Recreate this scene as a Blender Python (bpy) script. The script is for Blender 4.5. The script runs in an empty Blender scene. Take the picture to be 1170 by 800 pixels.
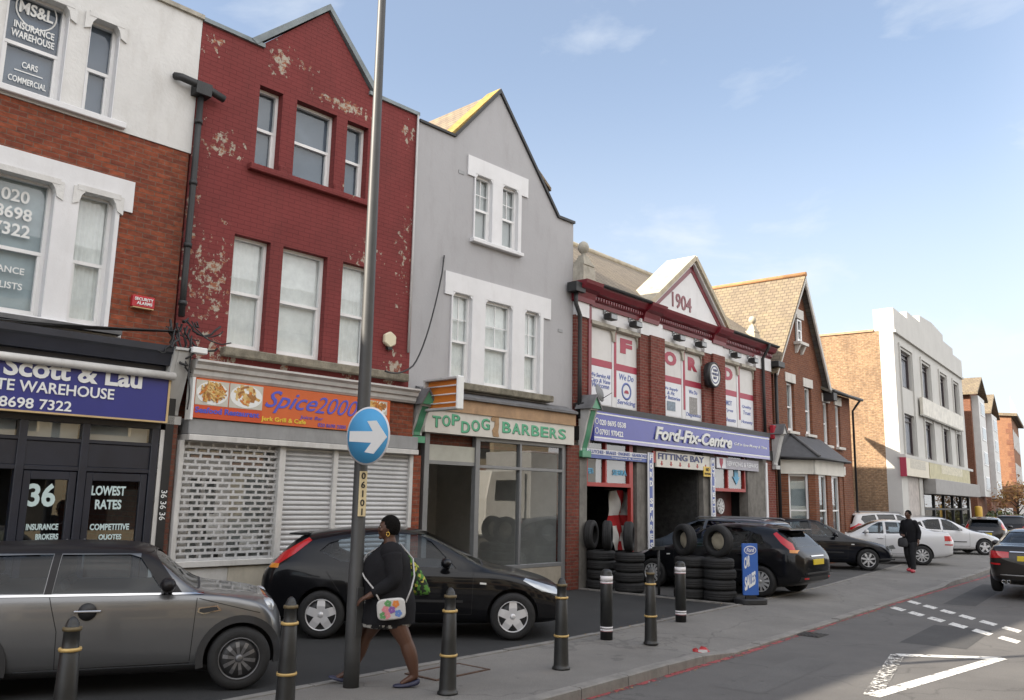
import bpy, bmesh, math, random
from mathutils import Vector, Matrix, noise as mnoise
random.seed(7)
D = bpy.data
S = bpy.context.scene
COL = S.collection
R = math.radians
V3 = Vector

# ------------------------------------------------------------------ camera, sky, sun, exposure
FPX, CX, CY, CAMH = 966.0, 585.0, 400.0, 1.95          # focal length in photo pixels (photo 1170 x 800)
PITCH, ROLL = R(9.9), R(1.13)
_cp, _sp, _cr, _sr = math.cos(PITCH), math.sin(PITCH), math.cos(ROLL), math.sin(ROLL)
_f = V3((0, _cp, _sp)); _u = V3((0, -_sp, _cp)); _r = V3((1, 0, 0))
CR = _r * _cr + _u * _sr
CU = _u * _cr - _r * _sr
CAMO = V3((0, 0, CAMH))
cam = D.objects.new('camera', D.cameras.new('camera')); COL.objects.link(cam)
m = Matrix.Identity(4)
for i in range(3):
    m[i][0], m[i][1], m[i][2], m[i][3] = CR[i], CU[i], -_f[i], CAMO[i]
cam.matrix_world = m
cam.data.sensor_width = 36; cam.data.lens = 36 * FPX / 1170
cam.data.clip_end = 6000; cam.data.clip_start = 0.05
S.camera = cam

SUN_DIR = V3((-1.93, -0.71, 1.09)).normalized()        # towards the sun
w = D.worlds.new('World'); S.world = w; w.use_nodes = True
nt = w.node_tree; bg = nt.nodes['Background']
sky = nt.nodes.new('ShaderNodeTexSky'); sky.sky_type = 'NISHITA'; sky.sun_disc = False
sky.sun_elevation = math.asin(SUN_DIR.z)
sky.sun_rotation = math.atan2(SUN_DIR.x, SUN_DIR.y)
sky.air_density = 1.0; sky.dust_density = 1.6; sky.ozone_density = 1.6; sky.altitude = 30
bg.inputs['Strength'].default_value = 0.10
# thin real clouds in the sky, by direction
tc = nt.nodes.new('ShaderNodeTexCoord')
mp = nt.nodes.new('ShaderNodeMapping'); mp.inputs['Scale'].default_value = (1.0, 1.0, 2.2)
mp.inputs['Location'].default_value = (2.3, 1.15, 0.4)
n1 = nt.nodes.new('ShaderNodeTexNoise'); n1.inputs['Scale'].default_value = 4.6; n1.inputs['Detail'].default_value = 7; n1.inputs['Roughness'].default_value = 0.56; n1.inputs['Distortion'].default_value = 0.25
cr_ = nt.nodes.new('ShaderNodeValToRGB'); cr_.color_ramp.elements[0].position = 0.57; cr_.color_ramp.elements[1].position = 0.80
sep = nt.nodes.new('ShaderNodeSeparateXYZ')
hz = nt.nodes.new('ShaderNodeMapRange'); hz.inputs['From Min'].default_value = 0.0; hz.inputs['From Max'].default_value = 0.50; hz.inputs['To Min'].default_value = 0.86; hz.inputs['To Max'].default_value = 0.20
hz.interpolation_type = 'SMOOTHSTEP'
mx = nt.nodes.new('ShaderNodeMath'); mx.operation = 'MULTIPLY_ADD'; mx.inputs[1].default_value = 0.5; mx.use_clamp = True
mix = nt.nodes.new('ShaderNodeMixRGB'); mix.inputs['Color2'].default_value = (3.9, 4.15, 4.45, 1)
L = nt.links.new
L(tc.outputs['Generated'], mp.inputs['Vector']); L(mp.outputs['Vector'], n1.inputs['Vector'])
L(n1.outputs['Fac'], cr_.inputs['Fac']); L(tc.outputs['Generated'], sep.inputs[0]); L(sep.outputs['Z'], hz.inputs['Value'])
L(cr_.outputs['Color'], mx.inputs[0]); L(hz.outputs['Result'], mx.inputs[2])
L(mx.outputs[0], mix.inputs['Fac']); L(sky.outputs['Color'], mix.inputs['Color1']); # added bright sky bank, unseen behind the camera, to light the shaded fronts
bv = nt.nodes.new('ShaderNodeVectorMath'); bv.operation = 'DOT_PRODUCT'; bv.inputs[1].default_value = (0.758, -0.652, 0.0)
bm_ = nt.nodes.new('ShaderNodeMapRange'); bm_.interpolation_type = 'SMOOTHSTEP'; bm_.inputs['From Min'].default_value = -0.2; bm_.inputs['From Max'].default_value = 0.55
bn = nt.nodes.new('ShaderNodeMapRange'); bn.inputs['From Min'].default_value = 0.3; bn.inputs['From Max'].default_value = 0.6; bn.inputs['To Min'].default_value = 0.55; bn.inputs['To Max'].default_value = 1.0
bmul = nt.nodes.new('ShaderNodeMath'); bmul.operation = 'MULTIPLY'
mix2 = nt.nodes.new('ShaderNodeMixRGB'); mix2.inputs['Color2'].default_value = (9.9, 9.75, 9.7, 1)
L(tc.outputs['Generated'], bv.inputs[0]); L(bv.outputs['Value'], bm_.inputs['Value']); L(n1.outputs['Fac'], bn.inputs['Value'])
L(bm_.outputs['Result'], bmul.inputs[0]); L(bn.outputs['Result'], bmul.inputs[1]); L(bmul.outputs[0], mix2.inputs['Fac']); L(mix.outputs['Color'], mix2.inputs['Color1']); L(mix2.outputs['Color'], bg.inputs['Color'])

sun = D.objects.new('sun', D.lights.new('sun', 'SUN')); COL.objects.link(sun)
sun.data.energy = 5.0; sun.data.angle = R(0.53); sun.data.color = (1.0, 0.90, 0.76)
sun.rotation_euler = SUN_DIR.to_track_quat('Z', 'Y').to_euler()
S.view_settings.view_transform = 'Standard'; S.view_settings.look = 'None'
S.view_settings.exposure = 1.30; S.view_settings.gamma = 1.0
S.render.engine = 'CYCLES'; S.cycles.use_denoising = True
S.cycles.max_bounces = 8; S.cycles.transparent_max_bounces = 12; S.cycles.caustics_reflective = False; S.cycles.caustics_refractive = False

# ------------------------------------------------------------------ frames: a line of fronts on the ground, x along it, y into the buildings
def ray(px, py): return CR * ((px - CX) / FPX) - CU * ((py - CY) / FPX) + _f
def ground(px, py, z=0.0):
    d = ray(px, py); return CAMO + d * ((z - CAMH) / d.z)
class Fac:
    def __init__(s, o, yaw):
        s.o = V3((o[0], o[1], 0)); s.a = R(yaw); s.x = V3((math.cos(s.a), math.sin(s.a), 0)); s.n = V3((-math.sin(s.a), math.cos(s.a), 0))
    def at(s, px, py, y=0.0):
        d = ray(px, py); t = ((s.o - CAMO).dot(s.n) + y) / d.dot(s.n); q = CAMO + d * t
        return (q - s.o).dot(s.x), q.z
    def w(s, x, y=0, z=0): return s.o + s.x * x + s.n * y + V3((0, 0, z))
    def loc(s, p): q = p - s.o; return q.dot(s.x), q.dot(s.n)
    def rect(s, l, t, r, b, y=0.0):
        x0, z1 = s.at(l, t, y); x1, z0 = s.at(r, b, y); return [x0, z0, x1, z1]
P0 = ground(656, 672)
FA = Fac(P0, 46.6)                                    # the three tall shops
FB = Fac(P0, 49.3)                                    # the garage
FH = Fac(FB.w(10.9, 0), 50.0)                         # brick house
FC = Fac(FB.w(24.41, 0.0), 53.2)                     # white three-storey block

# ------------------------------------------------------------------ materials
MATS = {}
def nodes(mt):
    mt.use_nodes = True; t = mt.node_tree; return t, t.nodes, t.links.new, t.nodes['Principled BSDF']
def pm(name, col, rough=0.6, metal=0.0, var=0.12, vs=3.0, bump=0.0, bs=40.0, coat=0.0, spec=0.5, dirt=0.0, dcol=(0.05, 0.045, 0.04)):
    """plain surface: base colour with uneven tone, optional stains and fine relief"""
    if name in MATS: return MATS[name]
    mt = D.materials.new(name); MATS[name] = mt
    t, N, L, b = nodes(mt)
    b.inputs['Roughness'].default_value = rough; b.inputs['Metallic'].default_value = metal
    b.inputs['Specular IOR Level'].default_value = spec; b.inputs['Coat Weight'].default_value = coat; b.inputs['Coat Roughness'].default_value = 0.04
    tc = N.new('ShaderNodeTexCoord')
    nz = N.new('ShaderNodeTexNoise'); nz.inputs['Scale'].default_value = vs; nz.inputs['Detail'].default_value = 6; nz.inputs['Roughness'].default_value = 0.65
    L(tc.outputs['Object'], nz.inputs['Vector'])
    mr = N.new('ShaderNodeMapRange'); mr.inputs['From Min'].default_value = 0.3; mr.inputs['From Max'].default_value = 0.7
    mr.inputs['To Min'].default_value = 1 - var; mr.inputs['To Max'].default_value = 1 + var
    L(nz.outputs['Fac'], mr.inputs['Value'])
    ml = N.new('ShaderNodeMixRGB'); ml.blend_type = 'MULTIPLY'; ml.inputs['Fac'].default_value = 1; ml.inputs['Color1'].default_value = (*col, 1)
    L(mr.outputs['Result'], ml.inputs['Color2']); out = ml.outputs['Color']
    if dirt > 0:
        mp = N.new('ShaderNodeMapping'); mp.inputs['Scale'].default_value = (1.3, 1.3, 0.35); L(tc.outputs['Object'], mp.inputs['Vector'])
        n2 = N.new('ShaderNodeTexNoise'); n2.inputs['Scale'].default_value = 2.6; n2.inputs['Detail'].default_value = 9; n2.inputs['Roughness'].default_value = 0.72
        L(mp.outputs['Vector'], n2.inputs['Vector'])
        m2 = N.new('ShaderNodeMapRange'); m2.inputs['From Min'].default_value = 0.5; m2.inputs['From Max'].default_value = 0.78; m2.inputs['To Max'].default_value = dirt
        L(n2.outputs['Fac'], m2.inputs['Value'])
        mm = N.new('ShaderNodeMixRGB'); mm.inputs['Color2'].default_value = (*dcol, 1); L(m2.outputs['Result'], mm.inputs['Fac']); L(out, mm.inputs['Color1']); out = mm.outputs['Color']
    L(out, b.inputs['Base Color'])
    if bump > 0:
        nb = N.new('ShaderNodeTexNoise'); nb.inputs['Scale'].default_value = bs; nb.inputs['Detail'].default_value = 4; L(tc.outputs['Object'], nb.inputs['Vector'])
        bp = N.new('ShaderNodeBump'); bp.inputs['Strength'].default_value = bump; bp.inputs['Distance'].default_value = 0.01
        L(nb.outputs['Fac'], bp.inputs['Height']); L(bp.outputs['Normal'], b.inputs['Normal'])
    return mt
def wall_vec(N, L):
    """u runs along whichever way the wall faces, v is height"""
    tc = N.new('ShaderNodeTexCoord'); sp = N.new('ShaderNodeSeparateXYZ'); L(tc.outputs['Object'], sp.inputs[0])
    ad = N.new('ShaderNodeMath'); L(sp.outputs['X'], ad.inputs[0]); L(sp.outputs['Y'], ad.inputs[1])
    cb = N.new('ShaderNodeCombineXYZ'); L(ad.outputs[0], cb.inputs['X']); L(sp.outputs['Z'], cb.inputs['Y'])
    return tc, sp, cb
def brick(name, c1, c2, mortar, var=0.35, bw=0.225, rh=0.075, mo=0.012, bump=0.5, soot=0.35, paint=None, peels=(), pcol=(0.38, 0.34, 0.28), peel=0.5):
    if name in MATS: return MATS[name]
    mt = D.materials.new(name); MATS[name] = mt
    t, N, L, b = nodes(mt); b.inputs['Roughness'].default_value = 0.85; b.inputs['Specular IOR Level'].default_value = 0.25
    tc, sp, cb = wall_vec(N, L)
    nw = N.new('ShaderNodeTexNoise'); nw.inputs['Scale'].default_value = 5.0; L(tc.outputs['Object'], nw.inputs['Vector'])
    wob = N.new('ShaderNodeVectorMath'); wob.operation = 'MULTIPLY_ADD'; wob.inputs[1].default_value = (0.018, 0.012, 0); L(nw.outputs['Color'], wob.inputs[0]); L(cb.outputs[0], wob.inputs[2])
    bt = N.new('ShaderNodeTexBrick'); bt.inputs['Scale'].default_value = 1; bt.inputs['Brick Width'].default_value = bw; bt.inputs['Row Height'].default_value = rh
    bt.inputs['Mortar Size'].default_value = mo * 0.5; bt.inputs['Mortar Smooth'].default_value = 0.2; bt.inputs['Bias'].default_value = -0.1
    bt.inputs['Color1'].default_value = (*c1, 1); bt.inputs['Color2'].default_value = (*c2, 1); bt.inputs['Mortar'].default_value = (*mortar, 1)
    L(wob.outputs[0], bt.inputs['Vector']); out = bt.outputs['Color']
    def noise(scale, lo, hi, a, c, zs=1.0, det=7):
        mp = N.new('ShaderNodeMapping'); mp.inputs['Scale'].default_value = (1, 1, zs); L(tc.outputs['Object'], mp.inputs['Vector'])
        n = N.new('ShaderNodeTexNoise'); n.inputs['Scale'].default_value = scale; n.inputs['Detail'].default_value = det; n.inputs['Roughness'].default_value = 0.68; L(mp.outputs[0], n.inputs['Vector'])
        r = N.new('ShaderNodeMapRange'); r.inputs['From Min'].default_value = lo; r.inputs['From Max'].default_value = hi; r.inputs['To Min'].default_value = a; r.inputs['To Max'].default_value = c
        L(n.outputs['Fac'], r.inputs['Value']); return r.outputs['Result'], n.outputs['Fac']
    tone, _ = noise(7.0, 0.3, 0.7, 1 - var, 1 + var, 2.5)
    ml = N.new('ShaderNodeMixRGB'); ml.blend_type = 'MULTIPLY'; ml.inputs['Fac'].default_value = 1; L(out, ml.inputs['Color1']); L(tone, ml.inputs['Color2']); out = ml.outputs['Color']
    if paint:
        pt, _ = noise(1.4, 0.3, 0.7, 0.86, 1.12)
        pc = N.new('ShaderNodeMixRGB'); pc.blend_type = 'MULTIPLY'; pc.inputs['Fac'].default_value = 1; pc.inputs['Color1'].default_value = (*paint, 1); L(pt, pc.inputs['Color2'])
        jm_ = N.new('ShaderNodeMixRGB'); jm_.blend_type = 'MULTIPLY'; jm_.inputs['Color2'].default_value = (0.76, 0.73, 0.73, 1); L(bt.outputs['Fac'], jm_.inputs['Fac']); L(pc.outputs['Color'], jm_.inputs['Color1']); pc = jm_
        # where the render below the paint shows: a ragged threshold that drops near the given centres
        _, hf = noise(8.5, 0, 1, 0, 1, 0.75, 10)
        prev = None
        for (px_, pz_, sx_, sz_, amt) in peels:
            mp = N.new('ShaderNodeMapping'); mp.vector_type = 'POINT'
            mp.inputs['Location'].default_value = (-px_ / sx_, 0, -pz_ / sz_); mp.inputs['Scale'].default_value = (1 / sx_, 0, 1 / sz_)
            L(tc.outputs['Object'], mp.inputs['Vector'])
            ln = N.new('ShaderNodeVectorMath'); ln.operation = 'LENGTH'; L(mp.outputs[0], ln.inputs[0])
            r = N.new('ShaderNodeMapRange'); r.inputs['From Min'].default_value = 0; r.inputs['From Max'].default_value = 1; r.inputs['To Min'].default_value = amt; r.inputs['To Max'].default_value = 0; L(ln.outputs['Value'], r.inputs['Value'])
            if prev is None: prev = r.outputs['Result']
            else:
                mxx = N.new('ShaderNodeMath'); mxx.operation = 'MAXIMUM'; L(prev, mxx.inputs[0]); L(r.outputs['Result'], mxx.inputs[1]); prev = mxx.outputs[0]
        ad = N.new('ShaderNodeMath'); L(hf, ad.inputs[0])
        if prev is not None: L(prev, ad.inputs[1])
        else: ad.inputs[1].default_value = 0
        th = N.new('ShaderNodeMapRange'); th.inputs['From Min'].default_value = 0.695; th.inputs['From Max'].default_value = 0.715; L(ad.outputs[0], th.inputs['Value'])
        # bare patches: grey render broken by bare brick
        bare_t, bf = noise(9.0, 0.48, 0.54, 0, 1)
        bare = N.new('ShaderNodeMixRGB'); L(bare_t, bare.inputs['Fac']); bare.inputs['Color1'].default_value = (*pcol, 1); L(out, bare.inputs['Color2'])
        fin = N.new('ShaderNodeMixRGB'); L(th.outputs['Result'], fin.inputs['Fac']); L(pc.outputs['Color'], fin.inputs['Color1']); L(bare.outputs['Color'], fin.inputs['Color2']); out = fin.outputs['Color']
        peelmask = th.outputs['Result']
    if soot > 0:
        so, _ = noise(0.9, 0.45, 0.75, 0, soot, 0.5)
        ms = N.new('ShaderNodeMixRGB'); ms.inputs['Color2'].default_value = (0.035, 0.028, 0.024, 1); L(so, ms.inputs['Fac']); L(out, ms.inputs['Color1']); out = ms.outputs['Color']
    L(out, b.inputs['Base Color'])
    hgt = N.new('ShaderNodeMath'); hgt.operation = 'SUBTRACT'; hgt.inputs[0].default_value = 1.0; L(bt.outputs['Fac'], hgt.inputs[1])
    hh = hgt.outputs[0]
    if paint:
        h2 = N.new('ShaderNodeMath'); h2.operation = 'MULTIPLY_ADD'; h2.inputs[1].default_value = -0.8; L(peelmask, h2.inputs[0]); L(hh, h2.inputs[2]); hh = h2.outputs[0]
    bp = N.new('ShaderNodeBump'); bp.inputs['Strength'].default_value = bump; bp.inputs['Distance'].default_value = 0.012; L(hh, bp.inputs['Height']); L(bp.outputs['Normal'], b.inputs['Normal'])
    return mt
def tiles(name, c1, c2, tw=0.25, th=0.16, lichen=0.15, lcol=(0.45, 0.36, 0.10), axis='Y'):
    """roof covering in courses; v = distance up the slope (uses height)"""
    if name in MATS: return MATS[name]
    mt = D.materials.new(name); MATS[name] = mt
    t, N, L, b = nodes(mt); b.inputs['Roughness'].default_value = 0.8; b.inputs['Specular IOR Level'].default_value = 0.3
    tc = N.new('ShaderNodeTexCoord'); sp = N.new('ShaderNodeSeparateXYZ'); L(tc.outputs['Object'], sp.inputs[0])
    cb = N.new('ShaderNodeCombineXYZ'); L(sp.outputs[axis], cb.inputs['X']); L(sp.outputs['Z'], cb.inputs['Y'])
    bt = N.new('ShaderNodeTexBrick'); bt.inputs['Scale'].default_value = 1; bt.inputs['Brick Width'].default_value = tw; bt.inputs['Row Height'].default_value = th
    bt.inputs['Mortar Size'].default_value = 0.008; bt.inputs['Mortar Smooth'].default_value = 0.3
    bt.inputs['Color1'].default_value = (*c1, 1); bt.inputs['Color2'].default_value = (*c2, 1); bt.inputs['Mortar'].default_value = (0.06, 0.05, 0.045, 1)
    L(cb.outputs[0], bt.inputs['Vector'])
    n = N.new('ShaderNodeTexNoise'); n.inputs['Scale'].default_value = 2.2; n.inputs['Detail'].default_value = 8; n.inputs['Roughness'].default_value = 0.7; L(tc.outputs['Object'], n.inputs['Vector'])
    r = N.new('ShaderNodeMapRange'); r.inputs['From Min'].default_value = 0.48; r.inputs['From Max'].default_value = 0.72; r.inputs['To Max'].default_value = lichen; L(n.outputs['Fac'], r.inputs['Value'])
    mm = N.new('ShaderNodeMixRGB'); mm.inputs['Color2'].default_value = (*lcol, 1); L(r.outputs['Result'], mm.inputs['Fac']); L(bt.outputs['Color'], mm.inputs['Color1']); L(mm.outputs['Color'], b.inputs['Base Color'])
    inv = N.new('ShaderNodeMath'); inv.operation = 'SUBTRACT'; inv.inputs[0].default_value = 1; L(bt.outputs['Fac'], inv.inputs[1])
    bp = N.new('ShaderNodeBump'); bp.inputs['Strength'].default_value = 0.6; bp.inputs['Distance'].default_value = 0.02; L(inv.outputs[0], bp.inputs['Height']); L(bp.outputs['Normal'], b.inputs['Normal'])
    return mt
def glass(name, tint=(0.9, 0.94, 0.95), ior=1.75, rough=0.01, base=None, wav=0.0):
    """thin window glass: what is behind shows through, the surroundings mirror in it"""
    if name in MATS: return MATS[name]
    mt = D.materials.new(name); MATS[name] = mt; mt.use_nodes = True
    t = mt.node_tree; N = t.nodes; L = t.links.new; N.remove(N['Principled BSDF']); o = N['Material Output']
    tr = N.new('ShaderNodeBsdfTransparent'); tr.inputs['Color'].default_value = (*tint, 1)
    gl = N.new('ShaderNodeBsdfGlossy'); gl.inputs['Roughness'].default_value = rough
    fr0 = N.new('ShaderNodeLayerWeight'); fr0.inputs['Blend'].default_value = 0.5; f0 = ((ior - 1) / (ior + 1)) ** 2
    pw = N.new('ShaderNodeMath'); pw.operation = 'POWER'; pw.inputs[1].default_value = 4.5; L(fr0.outputs['Facing'], pw.inputs[0])
    fr = N.new('ShaderNodeMath'); fr.operation = 'MULTIPLY_ADD'; fr.inputs[1].default_value = 1 - f0; fr.inputs[2].default_value = f0; L(pw.outputs[0], fr.inputs[0])
    mx = N.new('ShaderNodeMixShader'); L(fr.outputs[0], mx.inputs[0]); L(tr.outputs[0], mx.inputs[1]); L(gl.outputs[0], mx.inputs[2]); L(mx.outputs[0], o.inputs['Surface'])
    if wav > 0:
        tc = N.new('ShaderNodeTexCoord'); nz = N.new('ShaderNodeTexNoise'); nz.inputs['Scale'].default_value = 1.3; L(tc.outputs['Object'], nz.inputs['Vector'])
        bp = N.new('ShaderNodeBump'); bp.inputs['Strength'].default_value = wav; bp.inputs['Distance'].default_value = 0.02; L(nz.outputs['Fac'], bp.inputs['Height']); L(bp.outputs['Normal'], gl.inputs['Normal'])
    return mt

# ------------------------------------------------------------------ mesh building
class MB:
    def __init__(s): s.bm = bmesh.new(); s.mi = 0
    def face(s, pts):
        f = s.bm.faces.new([s.bm.verts.new(p) for p in pts]); f.material_index = s.mi; return f
    def box(s, x0, x1, y0, y1, z0, z1):
        v = [s.bm.verts.new((x, y, z)) for x in (x0, x1) for y in (y0, y1) for z in (z0, z1)]
        for q in ((0, 1, 3, 2), (4, 6, 7, 5), (0, 4, 5, 1), (2, 3, 7, 6), (0, 2, 6, 4), (1, 5, 7, 3)):
            s.bm.faces.new([v[i] for i in q]).material_index = s.mi
        return s
    def prism(s, poly, y0, y1, plane='xz'):
        """poly: outline in the given plane, pushed from y0 to y1 along the third axis"""
        def P(a, b, c): return {'xz': (a, c, b), 'xy': (a, b, c), 'yz': (c, a, b)}[plane]
        A = [s.bm.verts.new(P(a, b, y0)) for a, b in poly]; B_ = [s.bm.verts.new(P(a, b, y1)) for a, b in poly]
        n = len(poly); fs = [s.bm.faces.new(A), s.bm.faces.new(B_[::-1])]
        for i in range(n): fs.append(s.bm.faces.new([A[i], B_[i], B_[(i + 1) % n], A[(i + 1) % n]]))
        for f in fs: f.material_index = s.mi
        return s
    def sweep(s, prof, x0, x1):
        """profile (y, z) pushed along x"""
        return s.prism(prof, x0, x1, 'yz')
    def cyl(s, p0, p1, r0, r1=None, n=14, cap=True):
        r1 = r0 if r1 is None else r1; p0, p1 = V3(p0), V3(p1); d = (p1 - p0).normalized()
        a = d.orthogonal().normalized(); b = d.cross(a)
        A = []; B_ = []
        for i in range(n):
            t = 2 * math.pi * i / n; o = a * math.cos(t) + b * math.sin(t)
            A.append(s.bm.verts.new(p0 + o * r0)); B_.append(s.bm.verts.new(p1 + o * r1))
        for i in range(n): f = s.bm.faces.new([A[i], A[(i + 1) % n], B_[(i + 1) % n], B_[i]]); f.smooth = True; f.material_index = s.mi
        if cap:
            s.bm.faces.new(A[::-1]).material_index = s.mi; s.bm.faces.new(B_).material_index = s.mi
        return s
    def lathe(s, prof, o=(0, 0, 0), ax=(0, 0, 1), n=24):
        """profile of (radius, distance along the axis)"""
        o = V3(o); d = V3(ax).normalized(); a = d.orthogonal().normalized(); b = d.cross(a); rings = []
        for (r, h) in prof:
            c = o + d * h
            rings.append([s.bm.verts.new(c + (a * math.cos(2 * math.pi * i / n) + b * math.sin(2 * math.pi * i / n)) * max(r, 1e-4)) for i in range(n)])
        for k in range(len(rings) - 1):
            for i in range(n):
                f = s.bm.faces.new([rings[k][i], rings[k][(i + 1) % n], rings[k + 1][(i + 1) % n], rings[k + 1][i]]); f.smooth = True; f.material_index = s.mi
        return s
    def tube(s, pts, r, n=8):
        pts = [V3(p) for p in pts]; rings = []; up = None
        for i, p in enumerate(pts):
            d = (pts[min(i + 1, len(pts) - 1)] - pts[max(i - 1, 0)]).normalized()
            if up is None: up = d.orthogonal().normalized()
            a = (up - d * up.dot(d)).normalized(); up = a; b = d.cross(a)
            rr = r[i] if isinstance(r, (list, tuple)) else r
            rings.append([s.bm.verts.new(p + (a * math.cos(2 * math.pi * k / n) + b * math.sin(2 * math.pi * k / n)) * rr) for k in range(n)])
        for k in range(len(rings) - 1):
            for i in range(n):
                f = s.bm.faces.new([rings[k][i], rings[k][(i + 1) % n], rings[k + 1][(i + 1) % n], rings[k + 1][i]]); f.smooth = True; f.material_index = s.mi
        s.bm.faces.new(rings[0][::-1]); s.bm.faces.new(rings[-1]); return s
    def ball(s, c, r, sc=(1, 1, 1), u=16, v=10, rot=None):
        mt = Matrix.Translation(c) @ (rot or Matrix.Identity(4)) @ Matrix.Diagonal((r * sc[0], r * sc[1], r * sc[2], 1))
        g = bmesh.ops.create_uvsphere(s.bm, u_segments=u, v_segments=v, radius=1, matrix=mt)
        for vv in g['verts']:
            for f in vv.link_faces: f.smooth = True; f.material_index = s.mi
        return s
    def build(s, name, mat, parent=None, bevel=0.0, smooth=None):
        bm = s.bm
        bmesh.ops.recalc_face_normals(bm, faces=bm.faces[:])
        if bevel > 0:
            bmesh.ops.bevel(bm, geom=[e for e in bm.edges if len(e.link_faces) == 2 and e.calc_face_angle(0) > 0.5], offset=bevel, segments=1, affect='EDGES', clamp_overlap=True)
        me = D.meshes.new(name); bm.to_mesh(me); bm.free()
        for mt in (mat if isinstance(mat, (list, tuple)) else [mat]): me.materials.append(mt)
        if smooth:
            for p in me.polygons: p.use_smooth = True
            me.set_sharp_from_angle(angle=R(smooth))
        o = D.objects.new(name, me); COL.objects.link(o)
        if parent is not None:
            o.parent = parent
            if 'base' in BASES and parent.name in BASES['base']: o.location = -V3(BASES['base'][parent.name])
        return o
BASES = {'base': {}}
def tag(o, label, cat, group=None, kind=None):
    if label: o['label'] = label
    if cat: o['category'] = cat
    if group: o['group'] = group
    if kind: o['kind'] = kind
    return o
def root(name, fac, base, label, cat, group=None):
    """Empty at a thing's base; its parts may be given in the frame of the fronts"""
    o = D.objects.new(name, None); COL.objects.link(o); o.empty_display_size = 0.3
    o.location = fac.w(*base); o.rotation_euler = (0, 0, fac.a); BASES['base'][o.name] = base
    return tag(o, label, cat, group)
def put(o, fac, base=(0, 0, 0)):
    """place a one-mesh thing built in the frame of the fronts, origin moved to its base"""
    o.data.transform(Matrix.Translation(-V3(base))); o.location = fac.w(*base); o.rotation_euler = (0, 0, fac.a); return o
def children(o): return [c for c in D.objects if c.parent == o]
def copy_tree(o, parent=None):
    c = o.copy(); COL.objects.link(c); c.parent = parent
    for ch in KIDS(o): copy_tree(ch, c)
    return c
def KIDS(o): return list(o.children)
def text_mesh(body, h, bold=0.0, shear=0.0, extr=0.004, width=None, space=1.0, align='LEFT'):
    cu = D.curves.new('lettering', 'FONT'); cu.body = body; cu.size = 1.0; cu.offset = bold; cu.shear = shear; cu.extrude = extr; cu.space_character = space; cu.resolution_u = 3
    cu.align_x = 'LEFT'
    o = D.objects.new('lettering', cu); COL.objects.link(o)
    dg = bpy.context.evaluated_depsgraph_get(); me = D.meshes.new_from_object(o.evaluated_get(dg)); D.objects.remove(o); D.curves.remove(cu)
    xs = [v.co.x for v in me.vertices]; ys = [v.co.y for v in me.vertices]
    x0, x1, y0, y1 = min(xs), max(xs), min(ys), max(ys)
    sy = h / (y1 - y0); sx = sy if width is None else width / (x1 - x0)
    for v in me.vertices: v.co = V3(((v.co.x - x0) * sx, (v.co.y - y0) * sy, v.co.z))
    return me, (x1 - x0) * sx
def text(body, x, z, y, h, mat, parent, name='lettering', bold=0.0, shear=0.0, width=None, space=1.0, center=False, extr=0.004, slope=0.0):
    """lettering standing on the plane y, facing the street; x = left edge (or centre), z = foot"""
    me, wd = text_mesh(body, h, bold, shear, extr, width, space)
    if center: x = x - wd / 2
    for v in me.vertices: v.co = V3((x + v.co.x, y - v.co.z, z + v.co.y + slope * v.co.x))
    me.materials.clear(); me.materials.append(mat); me.name = name
    o = D.objects.new(name, me); COL.objects.link(o)
    if parent is not None:
        o.parent = parent
        if parent.name in BASES['base']: o.location = -V3(BASES['base'][parent.name])
    return o

def wall_bm(mb, x0, x1, z0, z1, holes, y0=0.0, y1=0.3):
    """a wall with real openings: only the skin, the reveals and the edges"""
    hs = [(max(h[0], x0), max(h[1], z0), min(h[2], x1), min(h[3], z1)) for h in holes if h[2] > x0 and h[0] < x1 and h[3] > z0 and h[1] < z1]
    xs = sorted({x0, x1, *[h[0] for h in hs], *[h[2] for h in hs]}); zs = sorted({z0, z1, *[h[1] for h in hs], *[h[3] for h in hs]})
    nx, nz = len(xs) - 1, len(zs) - 1
    def solid(i, k):
        if i < 0 or k < 0 or i >= nx or k >= nz: return False
        cx, cz = (xs[i] + xs[i + 1]) / 2, (zs[k] + zs[k + 1]) / 2
        return not any(h[0] < cx < h[2] and h[1] < cz < h[3] for h in hs)
    for i in range(nx):
        for k in range(nz):
            if not solid(i, k): continue
            a, b, c, d = xs[i], xs[i + 1], zs[k], zs[k + 1]
            mb.face([(a, y0, c), (b, y0, c), (b, y0, d), (a, y0, d)]); mb.face([(a, y1, c), (a, y1, d), (b, y1, d), (b, y1, c)])
            if not solid(i - 1, k): mb.face([(a, y0, c), (a, y0, d), (a, y1, d), (a, y1, c)])
            if not solid(i + 1, k): mb.face([(b, y0, c), (b, y1, c), (b, y1, d), (b, y0, d)])
            if not solid(i, k - 1): mb.face([(a, y0, c), (a, y1, c), (b, y1, c), (b, y0, c)])
            if not solid(i, k + 1): mb.face([(a, y0, d), (b, y0, d), (b, y1, d), (a, y1, d)])
    bmesh.ops.remove_doubles(mb.bm, verts=mb.bm.verts[:], dist=1e-5)
    return mb

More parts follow.
